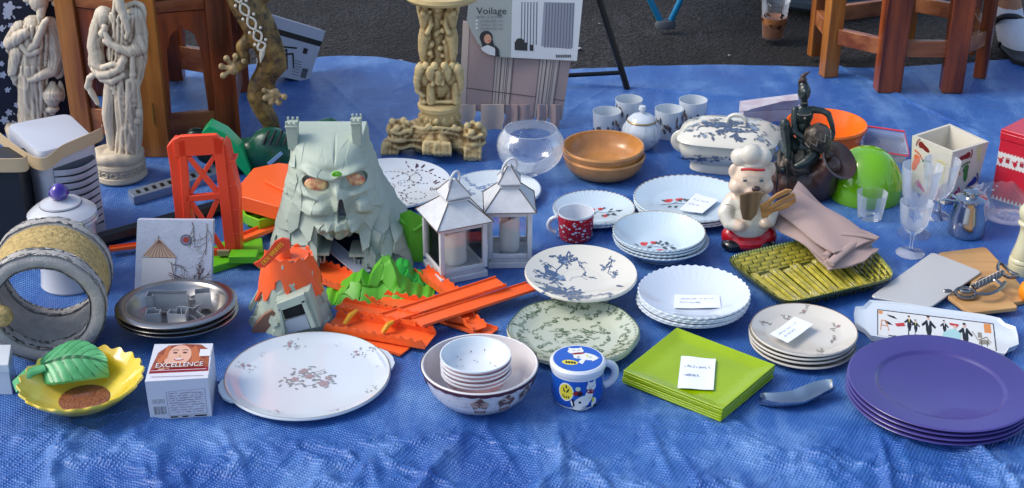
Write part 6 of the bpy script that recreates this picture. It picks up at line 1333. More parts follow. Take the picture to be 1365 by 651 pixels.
# windmill picture
f = Fig(232, 392); lean = .28
def wp(px, py, e=0): q_ = gv(px, py, f.Y); q_ = gv(px, py, f.Y + lean * q_.z); return q_ - Vector((0, e, -e * .28))
mb = MB(); mb.hexa([wp(179, 392, 0), wp(281, 392, 0), wp(281, 392, -.016), wp(179, 392, -.016), wp(183, 293, 0), wp(284, 294, 0), wp(284, 294, -.016), wp(183, 293, -.016)])
mb.v = [Vector((v[0], v[1], max(0.0, v[2]))) for v in mb.v]
d = [([(190, 342), (234, 343), (232, 388), (188, 388)], 1), ([(190, 341), (210, 319), (214, 319), (236, 343), (212, 345)], 2)]
for k in range(9): d += stroke([(212, 320), (192 + k * 5.2, 342 + (1.5 if 1 < k < 7 else 0))], .7, 3)
d += stroke([(211, 319), (212, 314)], 1, 3) + stroke([(189, 343), (236, 344)], .8, 3) + [(ell(248, 320, 7.5, 7.5, n=20), 3), (ell(248, 320, 6.2, 6.2, n=20), 4), (ell(248, 320, 4.5, 4.2, n=16), 5), ([(206, 372), (213, 372), (213, 388), (206, 388)], 4)]
rng = random.Random(7)
def bran(x, y, a, L, wd, dep):
    pts = [(x, y)]
    for k in range(5): a += rng.uniform(-.25, .25); x += math.cos(a) * L / 5; y -= math.sin(a) * L / 5; pts.append((max(181, min(282, x)), max(296, min(390, y))))
    out = stroke(pts, wd, 3)
    if dep: 
        for k in (1, 2, 3, 4): out += bran(pts[k][0], pts[k][1], a + rng.choice((-1, 1)) * rng.uniform(.5, 1), L * .45, wd * .6, dep - 1)
    return out
d += bran(262, 385, 1.5, 30, 1.6, 2) + bran(259, 384, 2.5, 40, 1.2, 2) + bran(262, 378, .6, 22, 1, 1) + bran(256, 296, -1.2, 30, 1, 1) + bran(276, 298, -1.7, 42, 1, 2) + bran(230, 352, -.4, 22, .8, 1) + bran(224, 366, -.4, 20, .8, 1)
for k in range(70): d.append((ell(rng.uniform(183, 281), rng.uniform(296, 388), .5, .5, n=5), 4))
mb.decal(d, lambda x, y, e: wp(x, y, .0006 + e)); tag(mb.build('canvas_picture', [M('canvas_blue_white', 'b4bccb', .6, bump=.3, bs=300, var=.06, vs=30), M('mill_white', 'c6c8cb', .7), M('mill_roof', 'b89c86', .7), M('branch_brown', '5a4640', .7), M('picture_blue', '7484a8', .7), M('sun_red', '9c4030', .6)], None, f.o), 'square picture of a windmill and bare branches leaning behind the steel dishes', 'picture')
# black bar, silver slotted bar, grey frame
a, b_ = gp(128, 322, .012), gp(345, 262, .012)
tag(MB().tube([a, b_], .016, 8, flat=1).build('black_bar', BLACKP, None, ((a.x + b_.x) / 2, (a.y + b_.y) / 2, 0), bev=0), 'long black bar lying behind the windmill picture and orange tower', 'bar')
q = [gp(170, 254, .018), gp(178, 263, .018), gp(300, 228, .018), gp(292, 218, .018)]; mb = MB(); mb.hexa([Vector((p.x, p.y, 0)) for p in q] + q); A, B, C, D = q; fq = bil(A, D, C, B, 1, 1, Vector((0, 0, 1)))
d = [rect(.06 + k * .085, .3, .10 + k * .085, .75, 1) for k in range(10)]; mb.decal(d, fq); tag(mb.build('slotted_bar', [M('grey_silver', '8b97a6', .3, metal=.5), BLACKP], None, Vector(((A.x + C.x) / 2, (A.y + C.y) / 2, 0)), bev=.001), 'silver grey bar with dark slots lying right of the sage statue', 'bar')
# green power tool
f = Fig(370, 225); DG = M('dark_green_tool', '155640', .32, coat=.2); BG = M('bright_green_tool', '18b86a', .3, coat=.2); root = thing('hedge_trimmer', 'dark green garden power tool with vented motor housing behind the orange piece', 'power tool', f.o)
V, F = blob([f.s(362, 200, 0, 32, 30, 26), f.s(372, 208, -4, 28, 26, 24), f.c((330, 205, 4, 22), (350, 205, 0, 24)), f.c((385, 200, 6, 20), (410, 176, 14, 11), (440, 166, 18, 10), (458, 178, 18, 9), (452, 205, 14, 10))], .004, 6)
V = [Vector((v.x, v.y, max(v.z, 0))) for v in V]; body = MB().add(V, F).build('housing', DG, root, f.o, ang=180)
for k in range(5):
    x = 350 + k * 9; MB().tube([f.p(x, 193 + k * 0.5, -26 + abs(k - 2) * 1.5), f.p(x + 6, 180, -20 + abs(k - 2)), f.p(x + 9, 174, -14)], .0028, 6).build('vent_slot', BLACKP, root, f.o)
MB().prism([f.p(x, y, -30) for x, y in ((356, 218), (374, 203), (377, 206), (360, 221))], (0, .004, 0)).build('sticker', M('sticker_blue', '8ab4d8', .3), root, f.o)
mb = MB(); Yg = f.Y - .045
ar = [(268, 178), (278, 167), (300, 178), (322, 200), (334, 226), (332, 240), (322, 228), (300, 204)]
mb.prism([gv(x, y, Yg) for x, y in ar], (0, .04, 0)); mb.build('guard', BG, root, f.o, bev=.002)
V, F = blob([f.s(280, 200, -10, 22, 20, 12), f.s(312, 222, -8, 24, 20, 14), f.s(262, 180, 0, 14, 9, 12)], .004, 4); V = [Vector((v.x, v.y, max(v.z, 0))) for v in V]; MB().add(V, F).build('front_shroud', M('black_green', '0c2420', .3), root, f.o, ang=180)

# hair colour box
zt = .068; q = [gp(193, 509, zt), gp(277, 504, zt), gp(284, 458, zt), gp(206, 459, zt)]; b4 = [Vector((p.x, p.y, 0)) for p in q]; b4[0] += Vector((.001, 0, 0)); bx = (q[0] + q[2]) / 2; bx.z = 0
mb = MB(); mb.hexa(b4 + q); A, B, C, D = q; ftop = bil(A, B, C, D, 1, 1, Vector((0, 0, 1)))
HM = [M('box_card', 'cfd0d6', .35, coat=.2), M('auburn_hair', '7a3420', .35, col2='a85c38', vs=90), M('face_skin', 'd8a890', .4), M('crimson_print', '8c1420', .35), M('box_white', 'd8d8dc', .35), M('purple_print', '7c6684', .5), BLACKP, M('lip_red', 'a84848', .4), M('gold_foil', 'b8a060', .35), M('eye_brown', '4a2c22', .5), M('hair_light', 'b8683c', .4)]
d = [([(.04, .30), (.99, .30), (.97, .97), (.80, 1.0), (.08, .98)], 2)] and [([(.03, .20), (.99, .20), (.985, .32), (.04, .32)], 3), ([(.04, .32), (.98, .32), (.96, .80), (.80, .97), (.55, .99), (.25, .95), (.10, .75)], 1)]
d += [(ell(.47, .68, .20, .28, 0, 20), 2), ([(.38, .46), (.56, .46), (.60, .32), (.34, .32)], 2), (ell(.30, .46, .055, .17, .2, 12), 2), (ell(.22, .36, .09, .08), 2), ([(.64, .85), (.72, .95), (.83, .6), (.80, .34), (.66, .36), (.68, .6)], 10), ([(.22, .9), (.30, .96), (.27, .6), (.14, .4), (.12, .55), (.2, .7)], 10)]
d += [(ell(.39, .74, .04, .022), 9), (ell(.55, .74, .04, .022), 9), (ell(.47, .55, .085, .035), 7), (ell(.47, .562, .07, .018), 4), (ell(.47, .655, .018, .03), 8)] + stroke([(.34, .80), (.39, .83), (.44, .80)], .012, 9) + stroke([(.50, .80), (.55, .83), (.60, .80)], .012, 9)
d += [([(.80, .62), (.99, .62), (.98, .82), (.80, .82)], 4), ([(.08, .315), (.92, .315), (.92, .44), (.08, .44)], 1)] + stroke([(.05, .26), (.95, .25)], .012, 4) + stroke([(.08, .10), (.92, .07)], .010, 5)
mb.decal(d, ftop); add_text(mb, 'EXCELLENCE', .17, ftop, .11, .322, 4, .78, .0022)
fr_ = bil(b4[0], b4[1], q[1], q[0], 1, 1); rng = random.Random(11); d = [rect(.08, .12, .28, .35, 4), rect(.08, .40, .28, .55, 4)] + [rect(.08 + .2 * k / 14, .13, .08 + .2 * k / 14 + rng.choice((.006, .009)), .34, 6) for k in range(14)] + [rect(.08 + .2 * k / 10, .41, .08 + .2 * k / 10 + .007, .53, 6) for k in range(10)]
d += stroke([(.31, .08), (.31, .70), (.93, .74), (.93, .10), (.31, .08)], .006, 5)
for k in range(9): d += scribble(rng, .34, .16 + .062 * k, .57, .03, 44, .012, 5)
d += [rect(.33, .03, .92, .065, 6), rect(.45, .035, .52, .06, 4), rect(.62, .035, .72, .06, 4)]
mb.decal(d, fr_); tag(mb.build('hair_colour_box', HM, None, bx, ang=30), 'white hair colour box showing a smiling woman with auburn hair', 'box')

# yellow sunflower dish with green leaf
g_ = gp(108, 503, .046); g_.z = 0; m_ = mpp(g_); Rr = 79 * m_; YG = M('yellow_glaze', 'e0c02c', .14, coat=.5, col2='e6d468', vs=14); root = thing('sunflower_dish', 'yellow scalloped sunflower dish with a green leaf on its rim', 'dish', g_, rot=(R(0), 0, 0))
mb, mp, tz = plate_mesh(Rr, .047, Rr * .6, t=.004, kind='bowl', scal=(22, .024, .0018), seg=264, zc=.006, foot=.42)
mb.build('bowl_body', YG, root, ang=60)
mb = MB(); BRN = M('brown_glaze', '9a5c3a', .2, coat=.5, col2='70402a', vs=200, bump=.8, bs=300); mb.lathe([(0, .0095), (Rr * .38, .0095), (Rr * .42, .0085), (Rr * .42, .0075), (0, .0075)], 48); mb.build('seed_centre', BRN, root)
LG = M('green_leaf_glaze', '62b478', .38, coat=.08, col2='4a9a60', vs=30); mb = MB(); N1, N2 = 80, 44; G = []; lm = []
for i in range(N1 + 1):
    u = i / N1; wv = math.sin(math.pi * min(1, u * 1.0) ** .75) ** .8 * Rr * .42 + .0005; row = []
    for j in range(N2 + 1):
        v = j / N2 * 2 - 1; x = -Rr * .80 + u * Rr * 1.12; y = Rr * .42 + v * wv + .10 * Rr * math.sin(u * 2.4); vein = .0014 * abs(math.sin((u * 7 - abs(v) * 1.8) * math.pi)) ** .5; z = .043 + .010 * math.sin(math.pi * u) - .006 * v * v + vein - (.0022 if abs(v) < .06 else 0) + .014 * v; row.append((x, y, z))
        if i < N1 and j < N2: lm.append(1 if abs(v) < .06 or abs(math.sin((u * 7 - abs(v) * 1.8) * math.pi)) < .16 else 0)
    G.append(row)
mb.grid(G, 0, (0, 0, -.004)); mb.m = lm + [0] * (len(mb.f) - len(lm)); mb.tube([(-Rr * .72, Rr * .38, .042), (-Rr * .95, Rr * .25, .040), (-Rr * 1.06, Rr * .02, .036), (-Rr * .98, -Rr * .2, .032)], [.009, .012, .011, .006], 12, flat=.5); mb.build('green_leaf', [LG, M('leaf_vein', '2c6a40', .4)], root, ang=50)

# chrome spoon rest
P = [(1012, 540), (1035, 543), (1062, 541), (1085, 532), (1110, 527)]; f = gp(1064, 543); mb = MB(); G = []
cl = cr_([gp(x, y, 0) for x, y in P], 8); n_ = len(cl)
for i, p in enumerate(cl):
    u = i / (n_ - 1); t = (cl[min(i + 1, n_ - 1)] - cl[max(i - 1, 0)]).normalized(); s_ = Vector((-t.y, t.x, 0)); wv = (.014 + .0055 * u) * min(1, math.sin(math.pi * min(max(u, .02), .985)) ** .35); row = []
    for j in range(13): v = j / 12 * 2 - 1; row.append(p + s_ * (v * wv) + Vector((0, 0, .003 + .015 * abs(v) ** 1.6 + .012 * max(0, u - .7) * 2)))
    G.append(row)
mb.grid(G, 0, (0, 0, -.003)); tag(mb.build('spoon_rest', STEEL, None, f, ang=70), 'curved chrome spoon rest lying between green and purple plates', 'spoon rest')

# ================================================================ RIGHT OBJECTS
# basketweave asparagus tray
q = [gp(962, 343, .026), gp(1140, 304, .026), gp(1198, 370, .026), gp(1046, 406, .026)]; A, B, C, D = q; cg = (A + C) / 2; cg.z = 0
TG = [M('olive_majolica', 'bcae42', .2, coat=.6, col2='938c30', vs=60, bump=.1, bs=60), M('olive_pooled_glaze', '3e4416', .15, coat=.6), M('olive_rim', '6f7a34', .2, coat=.6)]; N1, N2 = 330, 210; U, Vv = np.meshgrid(np.linspace(0, 1, N1), np.linspace(0, 1, N2))
a2, b3 = 2 * U - 1, 2 * Vv - 1; k = 1 - .09 * (np.abs(a2) ** 6 * np.abs(b3) ** 6); u_, v_ = (a2 * k + 1) / 2, (b3 * k + 1) / 2
bow = .006 * (1 - b3 ** 2) * np.sign(a2) * np.abs(a2) ** 8
PX = [(A[i] * (1 - u_) + B[i] * u_) * (1 - v_) + (D[i] * (1 - u_) + C[i] * u_) * v_ for i in range(2)]
LA, LB = (B - A).length, (D - A).length; X_, Y_ = U * LA, Vv * LB; du = np.minimum(X_, LA - X_); dv = np.minimum(Y_, LB - Y_); dd_ = np.minimum(du, dv)
Zt = .006 + .020 * np.clip(1 - dd_ / .05, 0, 1) ** 1.25; mi_ = np.zeros_like(U, int)
sp = (U > .07) & (U < .80) & (Vv > .24) & (Vv < .94); ww = ~sp
row = np.floor(np.where((du < dv) | (U > .80), du, dv) / .0085); fr_a = (np.where((du < dv) | (U > .80), du, dv) / .0085) % 1; al = np.where((du < dv) | (U > .80), Y_, X_); fr_b = (al / .026 + row * .5) % 1
gap = ww & ((fr_a < .30) | (fr_b < .07)) & (dd_ > .005); Zt = np.where(gap, Zt - .0028, Zt); Zt = np.where(ww & ~gap & (dd_ > .005), Zt + .0012 * np.sin(fr_b * math.pi), Zt); mi_[gap] = 1
ed_ = dd_ < .005; Zt = np.where(ed_, Zt + .0012 + .0009 * np.sin(al / .0032 * 3.14), Zt); mi_[ed_] = 2
us = (U - .07) / .73 * 9; ph = us % 1; ki = np.floor(us).astype(int); st_ = np.where(ki % 2 == 0, .26, .31); prof_ = np.sqrt(np.clip(1 - ((ph - .5) / .42) ** 2, 0, 1)); tip = np.clip((Vv - st_) / .05, 0, 1) ** .5
on = sp & (prof_ > .05) & (Vv > st_); Zt = np.where(on, .006 + .0085 * prof_ * tip + .0007 * ((np.abs(ph - .5) * 9 % 1) > .5), Zt); mi_[sp & ~on] = 1; mi_[on & (np.abs(ph - .30) < .035)] = 1
bud = on & ((Vv < st_ + .09) | ((Vv > .80) & (ki % 2 == 1))); Zt = np.where(bud, Zt + .0014 * np.sin(X_ * 1500) * np.sin(Y_ * 1300), Zt); mi_[bud & (np.sin(X_ * 1500) * np.sin(Y_ * 1300) < -.5)] = 1
V = np.stack([PX[0], PX[1], Zt], -1); mb = MB(); n0 = (N1 - 1) * (N2 - 1); mb.grid(V.tolist(), 0, (0, 0, -.005)); mb.m = mi_[:-1, :-1].reshape(-1).tolist() + [1] * (len(mb.f) - n0)
tag(mb.build('asparagus_tray', TG, None, cg, ang=60), 'olive green glazed tray moulded with basketwork and asparagus spears', 'tray')
# napkin
NP = M('mauve_cloth', 'a8928c', .85, bump=.25, bs=300, spec=.2); mb = MB()
def patch(P4, z_, seed, N=26, fold=.004, th=.003):
    A, B, C, D = [gp(x, y, z) for (x, y), z in zip(P4, z_)]; G = []
    for j in range(N + 1):
        row = []
        for i in range(N + 1):
            u, v = i / N, j / N; p = (A * (1 - u) + B * u) * (1 - v) + (D * (1 - u) + C * u) * v; p = p + Vector((0, 0, fold * (math.sin(u * 7 + v * 3 + seed) + .5 * math.sin(u * 4 - v * 9 + seed * 2)) + .006 * math.sin(math.pi * u) * math.sin(math.pi * v))); row.append(p)
        G.append(row)
    mb.grid(G, 0, (0, 0, -th))
patch([(1064, 243), (1118, 290), (1100, 345), (1030, 300)], (.10, .050, .045, .05), 1, fold=.002)
patch([(1040, 268), (1172, 318), (1108, 356), (1046, 306)], (.075, .050, .038, .045), 2, fold=.0035)
patch([(1060, 250), (1165, 318), (1112, 338), (1030, 278)], (.095, .056, .055, .075), 3, fold=.003)
patch([(1085, 318), (1172, 330), (1150, 350), (1104, 360)], (.05, .042, .036, .036), 4, fold=.002)
for (a, b_, r_) in (((1106, 352, .045), (1142, 322, .052), .0085), ((1100, 342, .046), (1136, 312, .056), .007), ((1120, 312, .062), (1168, 318, .056), .006)):
    mb.tube(cr_([gp(*a), (gp(*a) + gp(*b_)) / 2 + Vector((0, 0, .002)), gp(*b_)], 6), r_, 12, flat=.55)
tag(mb.build('napkin', NP, None, gp(1110, 330), ang=60), 'crumpled mauve cloth napkin thrown over the olive tray', 'napkin')
# pig cook
f = Fig(998, 326); PGM = M('pig_skin', 'd8c0a8', .3, coat=.4, sub=.1); PW = M('cook_white', 'cfc9ba', .3, coat=.4, sub=.05); PRED = M('trouser_red', 'b01420', .25, coat=.5); PBK = M('boot_black', '14181c', .25, coat=.5)
root = thing('pig_cook', 'ceramic pig cook figurine in tall white hat holding wooden tools', 'figurine', f.o)
it = [f.s(998, 290, 0, 31, 34, 24), f.s(998, 270, 0, 27, 24, 20), f.s(1001, 240, -2, 27, 25, 22), f.s(1000, 232, 0, 24, 22, 20), f.s(1003, 254, -18, 11, 9, 10), f.s(979, 228, -4, 8, 10, 5), f.s(1026, 226, 0, 8, 10, 5), f.s(982, 248, -8, 11, 10, 12), f.s(1020, 248, -10, 11, 10, 12),
      f.c((977, 268, 0, 12), (967, 284, -8, 11), (972, 298, -17, 9), (985, 302, -24, 8)), f.c((1018, 268, 0, 11), (1028, 284, -8, 10), (1026, 296, -16, 8), (1020, 298, -22, 7))]
V, F = blob(it, .0022, 3); zh = f.p(1000, 262).z
def pm(c_): return 0 if (c_.z > zh or (c_ - f.p(988, 303, -26)).length < .016 or (c_ - f.p(1020, 300, -24)).length < .012) else 1
MB().add(V, F, [pm(sum((V[i] for i in fa), Vector()) / len(fa)) for fa in F]).build('body', [PGM, PW], root, f.o, ang=180)
for k in range(6): MB().tube([f.p(966 + 2 * k, 272 + 4.4 * k, -11 - 2 * k), f.p(976 + 2 * k, 274 + 4.4 * k, -16 - 2 * k)], .0006, 5).build('sleeve_line', M('pale_brown_line', '9a8a70'), root, f.o)
V, F = blob([f.s(988, 209, 0, 14, 12, 13), f.s(1001, 206, -7, 14, 13, 12), f.s(1016, 209, -2, 13, 12, 13), f.s(1003, 203, 4, 16, 10, 14), f.s(1003, 217, 0, 19, 7, 17)], .0025, 3); MB().add(V, F).build('cook_hat', PW, root, f.o, ang=180)
mb = MB(); mb.tube([f.p(988 + k * 5.2, 226.5 - .6 * math.sin(k), -20.5 - 4.5 * math.sin(math.pi * k / 6)) for k in range(7)], .0026, 8, flat=1); mb.build('red_band', M('band_red', 'b83030', .3), root, f.o)
V, F = blob([f.s(998, 318, 0, 37, 14, 28), f.c((975, 314, -4, 14), (1022, 314, -4, 14))], .003, 3); V = [Vector((v.x, v.y, max(v.z, .004))) for v in V]; MB().add(V, F).build('trousers', PRED, root, f.o, ang=180)
for x in (976, 1018): V, F = blob([f.s(x, 326, -14, 15, 8, 14)], .003, 2); V = [Vector((v.x, v.y, max(v.z, 0))) for v in V]; MB().add(V, F).build('boot', PBK, root, f.o, ang=180)
MB().ball(f.p(1008, 252, -29), (.0085, .005, .0055), seg=14, rings=8).build('nose', M('nose_brown', '3a2824', .3, coat=.5), root, f.o)
for x, y in ((993, 241), (1015, 241)): MB().ball(f.p(x, y, -23.4), (.0042, .002, .0026), seg=12, rings=8).build('eye', M('eye_blue_grey', '4a5a68', .3), root, f.o); MB().tube([f.p(x - 3.5, y - 3, -24), f.p(x, y - 4.5, -24.4), f.p(x + 3.5, y - 3, -24)], .0006, 5).build('brow', M('pale_brown_line', '9a8a70'), root, f.o)
WS = wood('spoon_wood', '8a6034', 'b98a52', 40, .5, axis=0, coat=0); WB = wood('spatula_wood', '5c4630', '8a7050', 40, .5, coat=0)
def flatpiece(pts, d_, th, mat, name, label, cat, slots=None):
    mb = MB(); mb.prism([f.p(x, y, d_) for x, y in pts], (0, th, 0)); o = mb.build(name, mat, None, f.o, bev=.0012); return tag(o, label, cat)
flatpiece([(986, 260), (1010, 256), (1019, 259), (1013, 268), (1009, 286), (1001, 295), (990, 293), (987, 280)], -36, .006, WB, 'wooden_spatula', 'dark wooden spatula held against the chest of the pig cook', 'spatula')
mb = MB()
mb.prism([f.p(x, y, -34) for x, y in ((1013, 275), (1022, 270), (1027, 276), (1024, 290), (1016, 292))], (0, .006, 0))
for pts in ([(1020, 271), (1034, 260), (1048, 253), (1056, 254), (1054, 257), (1034, 266), (1024, 276)], [(1025, 277), (1036, 269), (1058, 258), (1061, 262), (1040, 273), (1026, 282)], [(1025, 282), (1040, 275), (1061, 264), (1061, 270), (1050, 278), (1030, 284), (1023, 289)]):
    mb.prism([f.p(x, y, -34.4) for x, y in pts], (0, .0055, 0))
tag(mb.build('slotted_fork', WS, None, f.o, bev=.001), 'light wooden slotted fork sticking out beside the pig cook', 'spoon')
# woman and jugs sculpture
f = Fig(1072, 262); BZ = M('dark_bronze', '38241e', .34, col2='573a30', vs=30, coat=.4, bump=.2, bs=80); BZG = M('verdigris_bronze', '10201e', .35, coat=.4, bump=.3, bs=120, col2='283430', vs=40); BZL = M('silvered_bronze', '5c5348', .4, col2='2a2622', vs=70, bump=.6, bs=150, metal=.3)
root = thing('jug_sculpture', 'dark bronze sculpture of a seated woman pouring from a pot over a big jug', 'sculpture', f.o)
it = [f.s(1060, 243, 0, 36, 32, 30), f.s(1085, 240, 0, 34, 30, 28), f.s(1040, 236, 0, 20, 22, 20), f.c((1095, 232, -8, 22), (1106, 222, -18, 16))]
V, F = blob(it, .003, 4); V = [Vector((v.x, v.y, max(v.z, 0))) for v in V]; MB().add(V, F).build('jug_body', BZ, root, f.o, ang=180)
c_ = f.p(1107, 222, -18); axv = Vector((.40, -.50, .62)).normalized(); mt = Matrix.Translation(c_) @ axv.to_track_quat('Z', 'Y').to_matrix().to_4x4()
MB().lathe([(.016, 0), (.020, .010), (.037, .024), (.041, .026), (.041, .029), (.036, .028), (.018, .012), (.012, .0), (0, -.004)], 48, mat=mt).build('jug_mouth', BZ, root, f.o)
mb = MB()
for q0 in (-16, -2): mb.tube([f.p(1048 + q0 + 4 * math.sin(t), 236 + 26 * math.cos(t) * .9, -26 - 5 * math.sin(t)) for t in np.linspace(.5, 2.6, 12)], .002, 6)
for k in range(3): s_ = 4 + 3.2 * k; mb.tube([f.p(1056 + s_ * a, 234 + s_ * 1.2 * b_, -31) for a, b_ in ((0, -1), (1, 0), (0, 1), (-1, 0))], .0012, 5, closed=True)
mb.build('jug_relief', BZL, root, f.o)
it = [f.s(1071, 154, 0, 13, 14, 8), f.s(1070, 172, 0, 11, 16, 8), f.s(1071, 196, -2, 17, 12, 12), f.c((1072, 140, 0, 5), (1072, 132, -2, 4.5)), f.s(1072, 123, -2, 8.5, 11, 9), f.s(1071, 114, 1, 7, 6, 7), f.s(1073, 124, -10, 3, 4, 3),
      f.c((1082, 146, 0, 5), (1096, 148, -4, 4.2), (1104, 152, -8, 4), (1109, 166, -12, 3.4), (1111, 178, -14, 3), (1109, 184, -15, 3.6)), f.c((1060, 147, 0, 5), (1058, 163, -5, 4), (1060, 176, -12, 3.8), (1072, 184, -18, 3.2), (1080, 186, -20, 3.6)),
      f.c((1064, 200, -2, 9), (1050, 186, -10, 8.5), (1046, 166, -14, 7), (1046, 164, -14, 6)), f.c((1047, 168, -14, 6.5), (1050, 195, -16, 5.5), (1050, 222, -20, 4.5), (1044, 226, -26, 4)), f.c((1078, 200, -4, 9), (1086, 206, -16, 8), (1074, 216, -22, 7), (1062, 222, -24, 5))]
V, F = blob(it, .0016, 2, .4); MB().add(V, F).build('woman', BZG, root, f.o, ang=180)
V, F = blob([f.s(1071, 106, 0, 5, 3.5, 5), f.c((1068, 107, 0, 3), (1071, 101, 0, 3), (1076, 98, 0, 1.8), (1079, 96, 0, 1)), f.c((1066, 109, 0, 2.4), (1065, 112, 0, 1.5))], .0012, 1); MB().add(V, F).build('feathered_bun', BZ, root, f.o, ang=180)
rng = random.Random(9); it = [f.s(1058, 222, -10, 25, 10, 20), f.s(1072, 212, -8, 20, 10, 16)]
it += [f.c((1040 + k * 5, 204 + 4 * math.sin(k * 2), -14, 3), (1038 + k * 5.4, 222, -22 - 4 * math.sin(k), 3.4), (1036 + k * 6, 230, -22, 2.6)) for k in range(8)]
V, F = blob(it, .002, 1); MB().add(V, F).build('draped_cloth', BZL, root, f.o, ang=180)
mb = MB(); c_ = f.p(1092, 186, -20); mt = Matrix.Translation(c_) @ Vector((.42, -.2, -.75)).normalized().to_track_quat('Z', 'Y').to_matrix().to_4x4()
mb.lathe([(0, -.032), (.016, -.029), (.025, -.018), (.028, -.004), (.023, .010), (.014, .020), (.009, .027), (.0085, .032), (.0125, .038), (.010, .038), (.006, .03), (0, .03)], 36, mat=mt); mb.build('held_pot', BZL, root, f.o)
mb = MB()
for k in range(10): a = 6.28 * k / 10; b2_ = a + .314; mb.tube([mt @ Vector((math.cos(a) * .0275, math.sin(a) * .0275, .004)), mt @ Vector((math.cos(b2_) * .0285, math.sin(b2_) * .0285, -.008)), mt @ Vector((math.cos(a + .628) * .0275, math.sin(a + .628) * .0275, .004))], .0009, 5)
mb.build('pot_relief', M('old_silver', '8a8478', .4, metal=.5), root, f.o)
mb = MB(); mb.tube([f.p(1072 + 9 * math.cos(t), 146 + 8 * abs(math.sin(t / 2 + .78)) , -7 - 2 * math.sin(t)) for t in np.linspace(0, math.pi, 12)], .0012, 6); mb.ball(f.p(1073, 158, -9), .0028, seg=8, rings=6)
mb.tube([f.p(1066 + 12 * t, 137 + 1 * math.sin(3 * t), -6) for t in (0, .5, 1)], .0011, 6); mb.build('necklace', M('old_silver', '8a8478', .4, metal=.5), root, f.o)

# orange bowl, green dome, clear box
g_, h = hgt(1098, 164, 200); Rr = dist(0, 106, gp(1098, 164, h)); mb = MB(); mb.lathe([(0, .003), (Rr * .75, .003), (Rr * .93, h * .94), (Rr * .95, h), (Rr, h + .001), (Rr * 1.02, h - .004), (Rr * .99, h - .010), (Rr * .95, h - .012), (Rr * .8, .002), (0, 0)], 80); o = mb.build('orange_bowl', M('orange_bowl_plastic', 'f0701c', .25, sub=.1)); put(o, g_); tag(o, 'bright orange plastic bowl behind the bronze woman sculpture', 'bowl')
g_ = gp(1152, 260); m_ = mpp(g_); a = 48 * m_; hh = .104; mb = MB(); prof = [(a * 1.0, 0), (a * 1.02, .002), (a * 1.0, .02)] + [(a * math.cos(t), .02 + (hh - .02) * math.sin(t)) for t in np.linspace(.1, 1.5, 16)] + [(0, hh)]; inn_ = [(r_ * .97, max(0, z - .002)) for r_, z in prof[::-1]]
mb.lathe(prof + inn_[:-1] + [(a * .97, 0)], 80); o = mb.build('green_bowl', M('glossy_lime_plastic', '74b800', .06, coat=.8, sub=.2), ang=60); put(o, g_); tag(o, 'glossy lime green bowl turned upside down left of the footprint vase', 'bowl')
zt = .035; q = [gp(1148, 196, zt), gp(1212, 206, zt), gp(1206, 178, zt), gp(1150, 170, zt)]; cg = (q[0] + q[2]) / 2; cg.z = 0; root = thing('food_container', 'clear plastic food container with red clips behind the lime bowl', 'container', cg)
CP = M('clear_plastic', 'dfe6ec', .12, trans=.85, ior=1.2); mb = MB(); c_ = sum(q, Vector()) / 4; ring = rounded_quad(q, .012)
sh = lambda k, z: [Vector((c_.x + (p.x - c_.x) * k, c_.y + (p.y - c_.y) * k, z)) for p in ring]
loft([sh(.88, 0), sh(.93, zt - .006), sh(1, zt - .005), sh(1.02, zt), sh(.97, zt + .001), sh(.90, zt - .002), sh(.4, zt - .002)]).build('tub', CP, root, cg)
mb = MB(); mb.tube([q[3] + Vector((0, 0, .004)), q[2] + Vector((0, 0, .004))], .0022, 6); mb.tube([q[1] + Vector((0, 0, -.004)), q[1] * .5 + q[0] * .5 + Vector((0, 0, -.004))], .0016, 6); mb.tube([q[2], q[1]], .001, 6); mb.build('red_clip', M('red_clip_plastic', 'd84048', .3), root, cg)
# footprint vase
zt = .118; q = [gp(1216, 181, zt), gp(1270, 203, zt), gp(1318, 189, zt), gp(1266, 165, zt)]; cg = (q[0] + q[2]) / 2; cg.z = 0; CV = M('vase_cream', 'd6d0c0', .2, coat=.4); b4 = [cg + (Vector((p.x, p.y, 0)) - cg) * .86 for p in q]
FC = [CV] + [M('foot_' + n_, c_, .35, coat=.3) for n_, c_ in (('crimson', '7a1c22'), ('orange', 'e07850'), ('green', '1c7a3c'), ('yellow', 'd8d090'), ('magenta', 'c02878'), ('blue', '1c3a90'), ('black', '2a2420'))]
mb = MB(); c_t = sum(q, Vector()) / 4; qi = [c_t + (p - c_t) * .88 for p in q]; bi = [cg + (p - cg) * .86 + Vector((0, 0, .006)) for p in b4]
mb.add(b4 + q + qi + bi, [(3, 2, 1, 0)] + [(i, (i + 1) % 4, 4 + (i + 1) % 4, 4 + i) for i in range(4)] + [(4 + i, 4 + (i + 1) % 4, 8 + (i + 1) % 4, 8 + i) for i in range(4)] + [(8 + i, 8 + (i + 1) % 4, 12 + (i + 1) % 4, 12 + i) for i in range(4)] + [(12, 13, 14, 15)])
def footp(cx, cy, s, a, mi, asp=1.0):
    c_, s_ = math.cos(a), math.sin(a); T = lambda P: [(cx + (x * c_ - y * s_), cy + (x * s_ + y * c_) * asp) for x, y in P]
    out = [(T([(x * s, y * s) for x, y in ((-.22, .25), (-.05, .38), (.16, .36), (.25, .2), (.16, -.05), (.12, -.3), (.0, -.46), (-.14, -.42), (-.18, -.2), (-.14, .05))]), mi)]
    return out + [(T(ell((-.2 + .12 * k) * s, (.47 + .04 * math.sin(k * .8) - .02 * k) * s, .055 * s, .07 * s, 0, 7)), mi) for k in range(5)]
fl_ = bil(b4[0], b4[1], q[1], q[0], 1, 1); fr_ = bil(b4[1], b4[2], q[2], q[1], 1, 1)
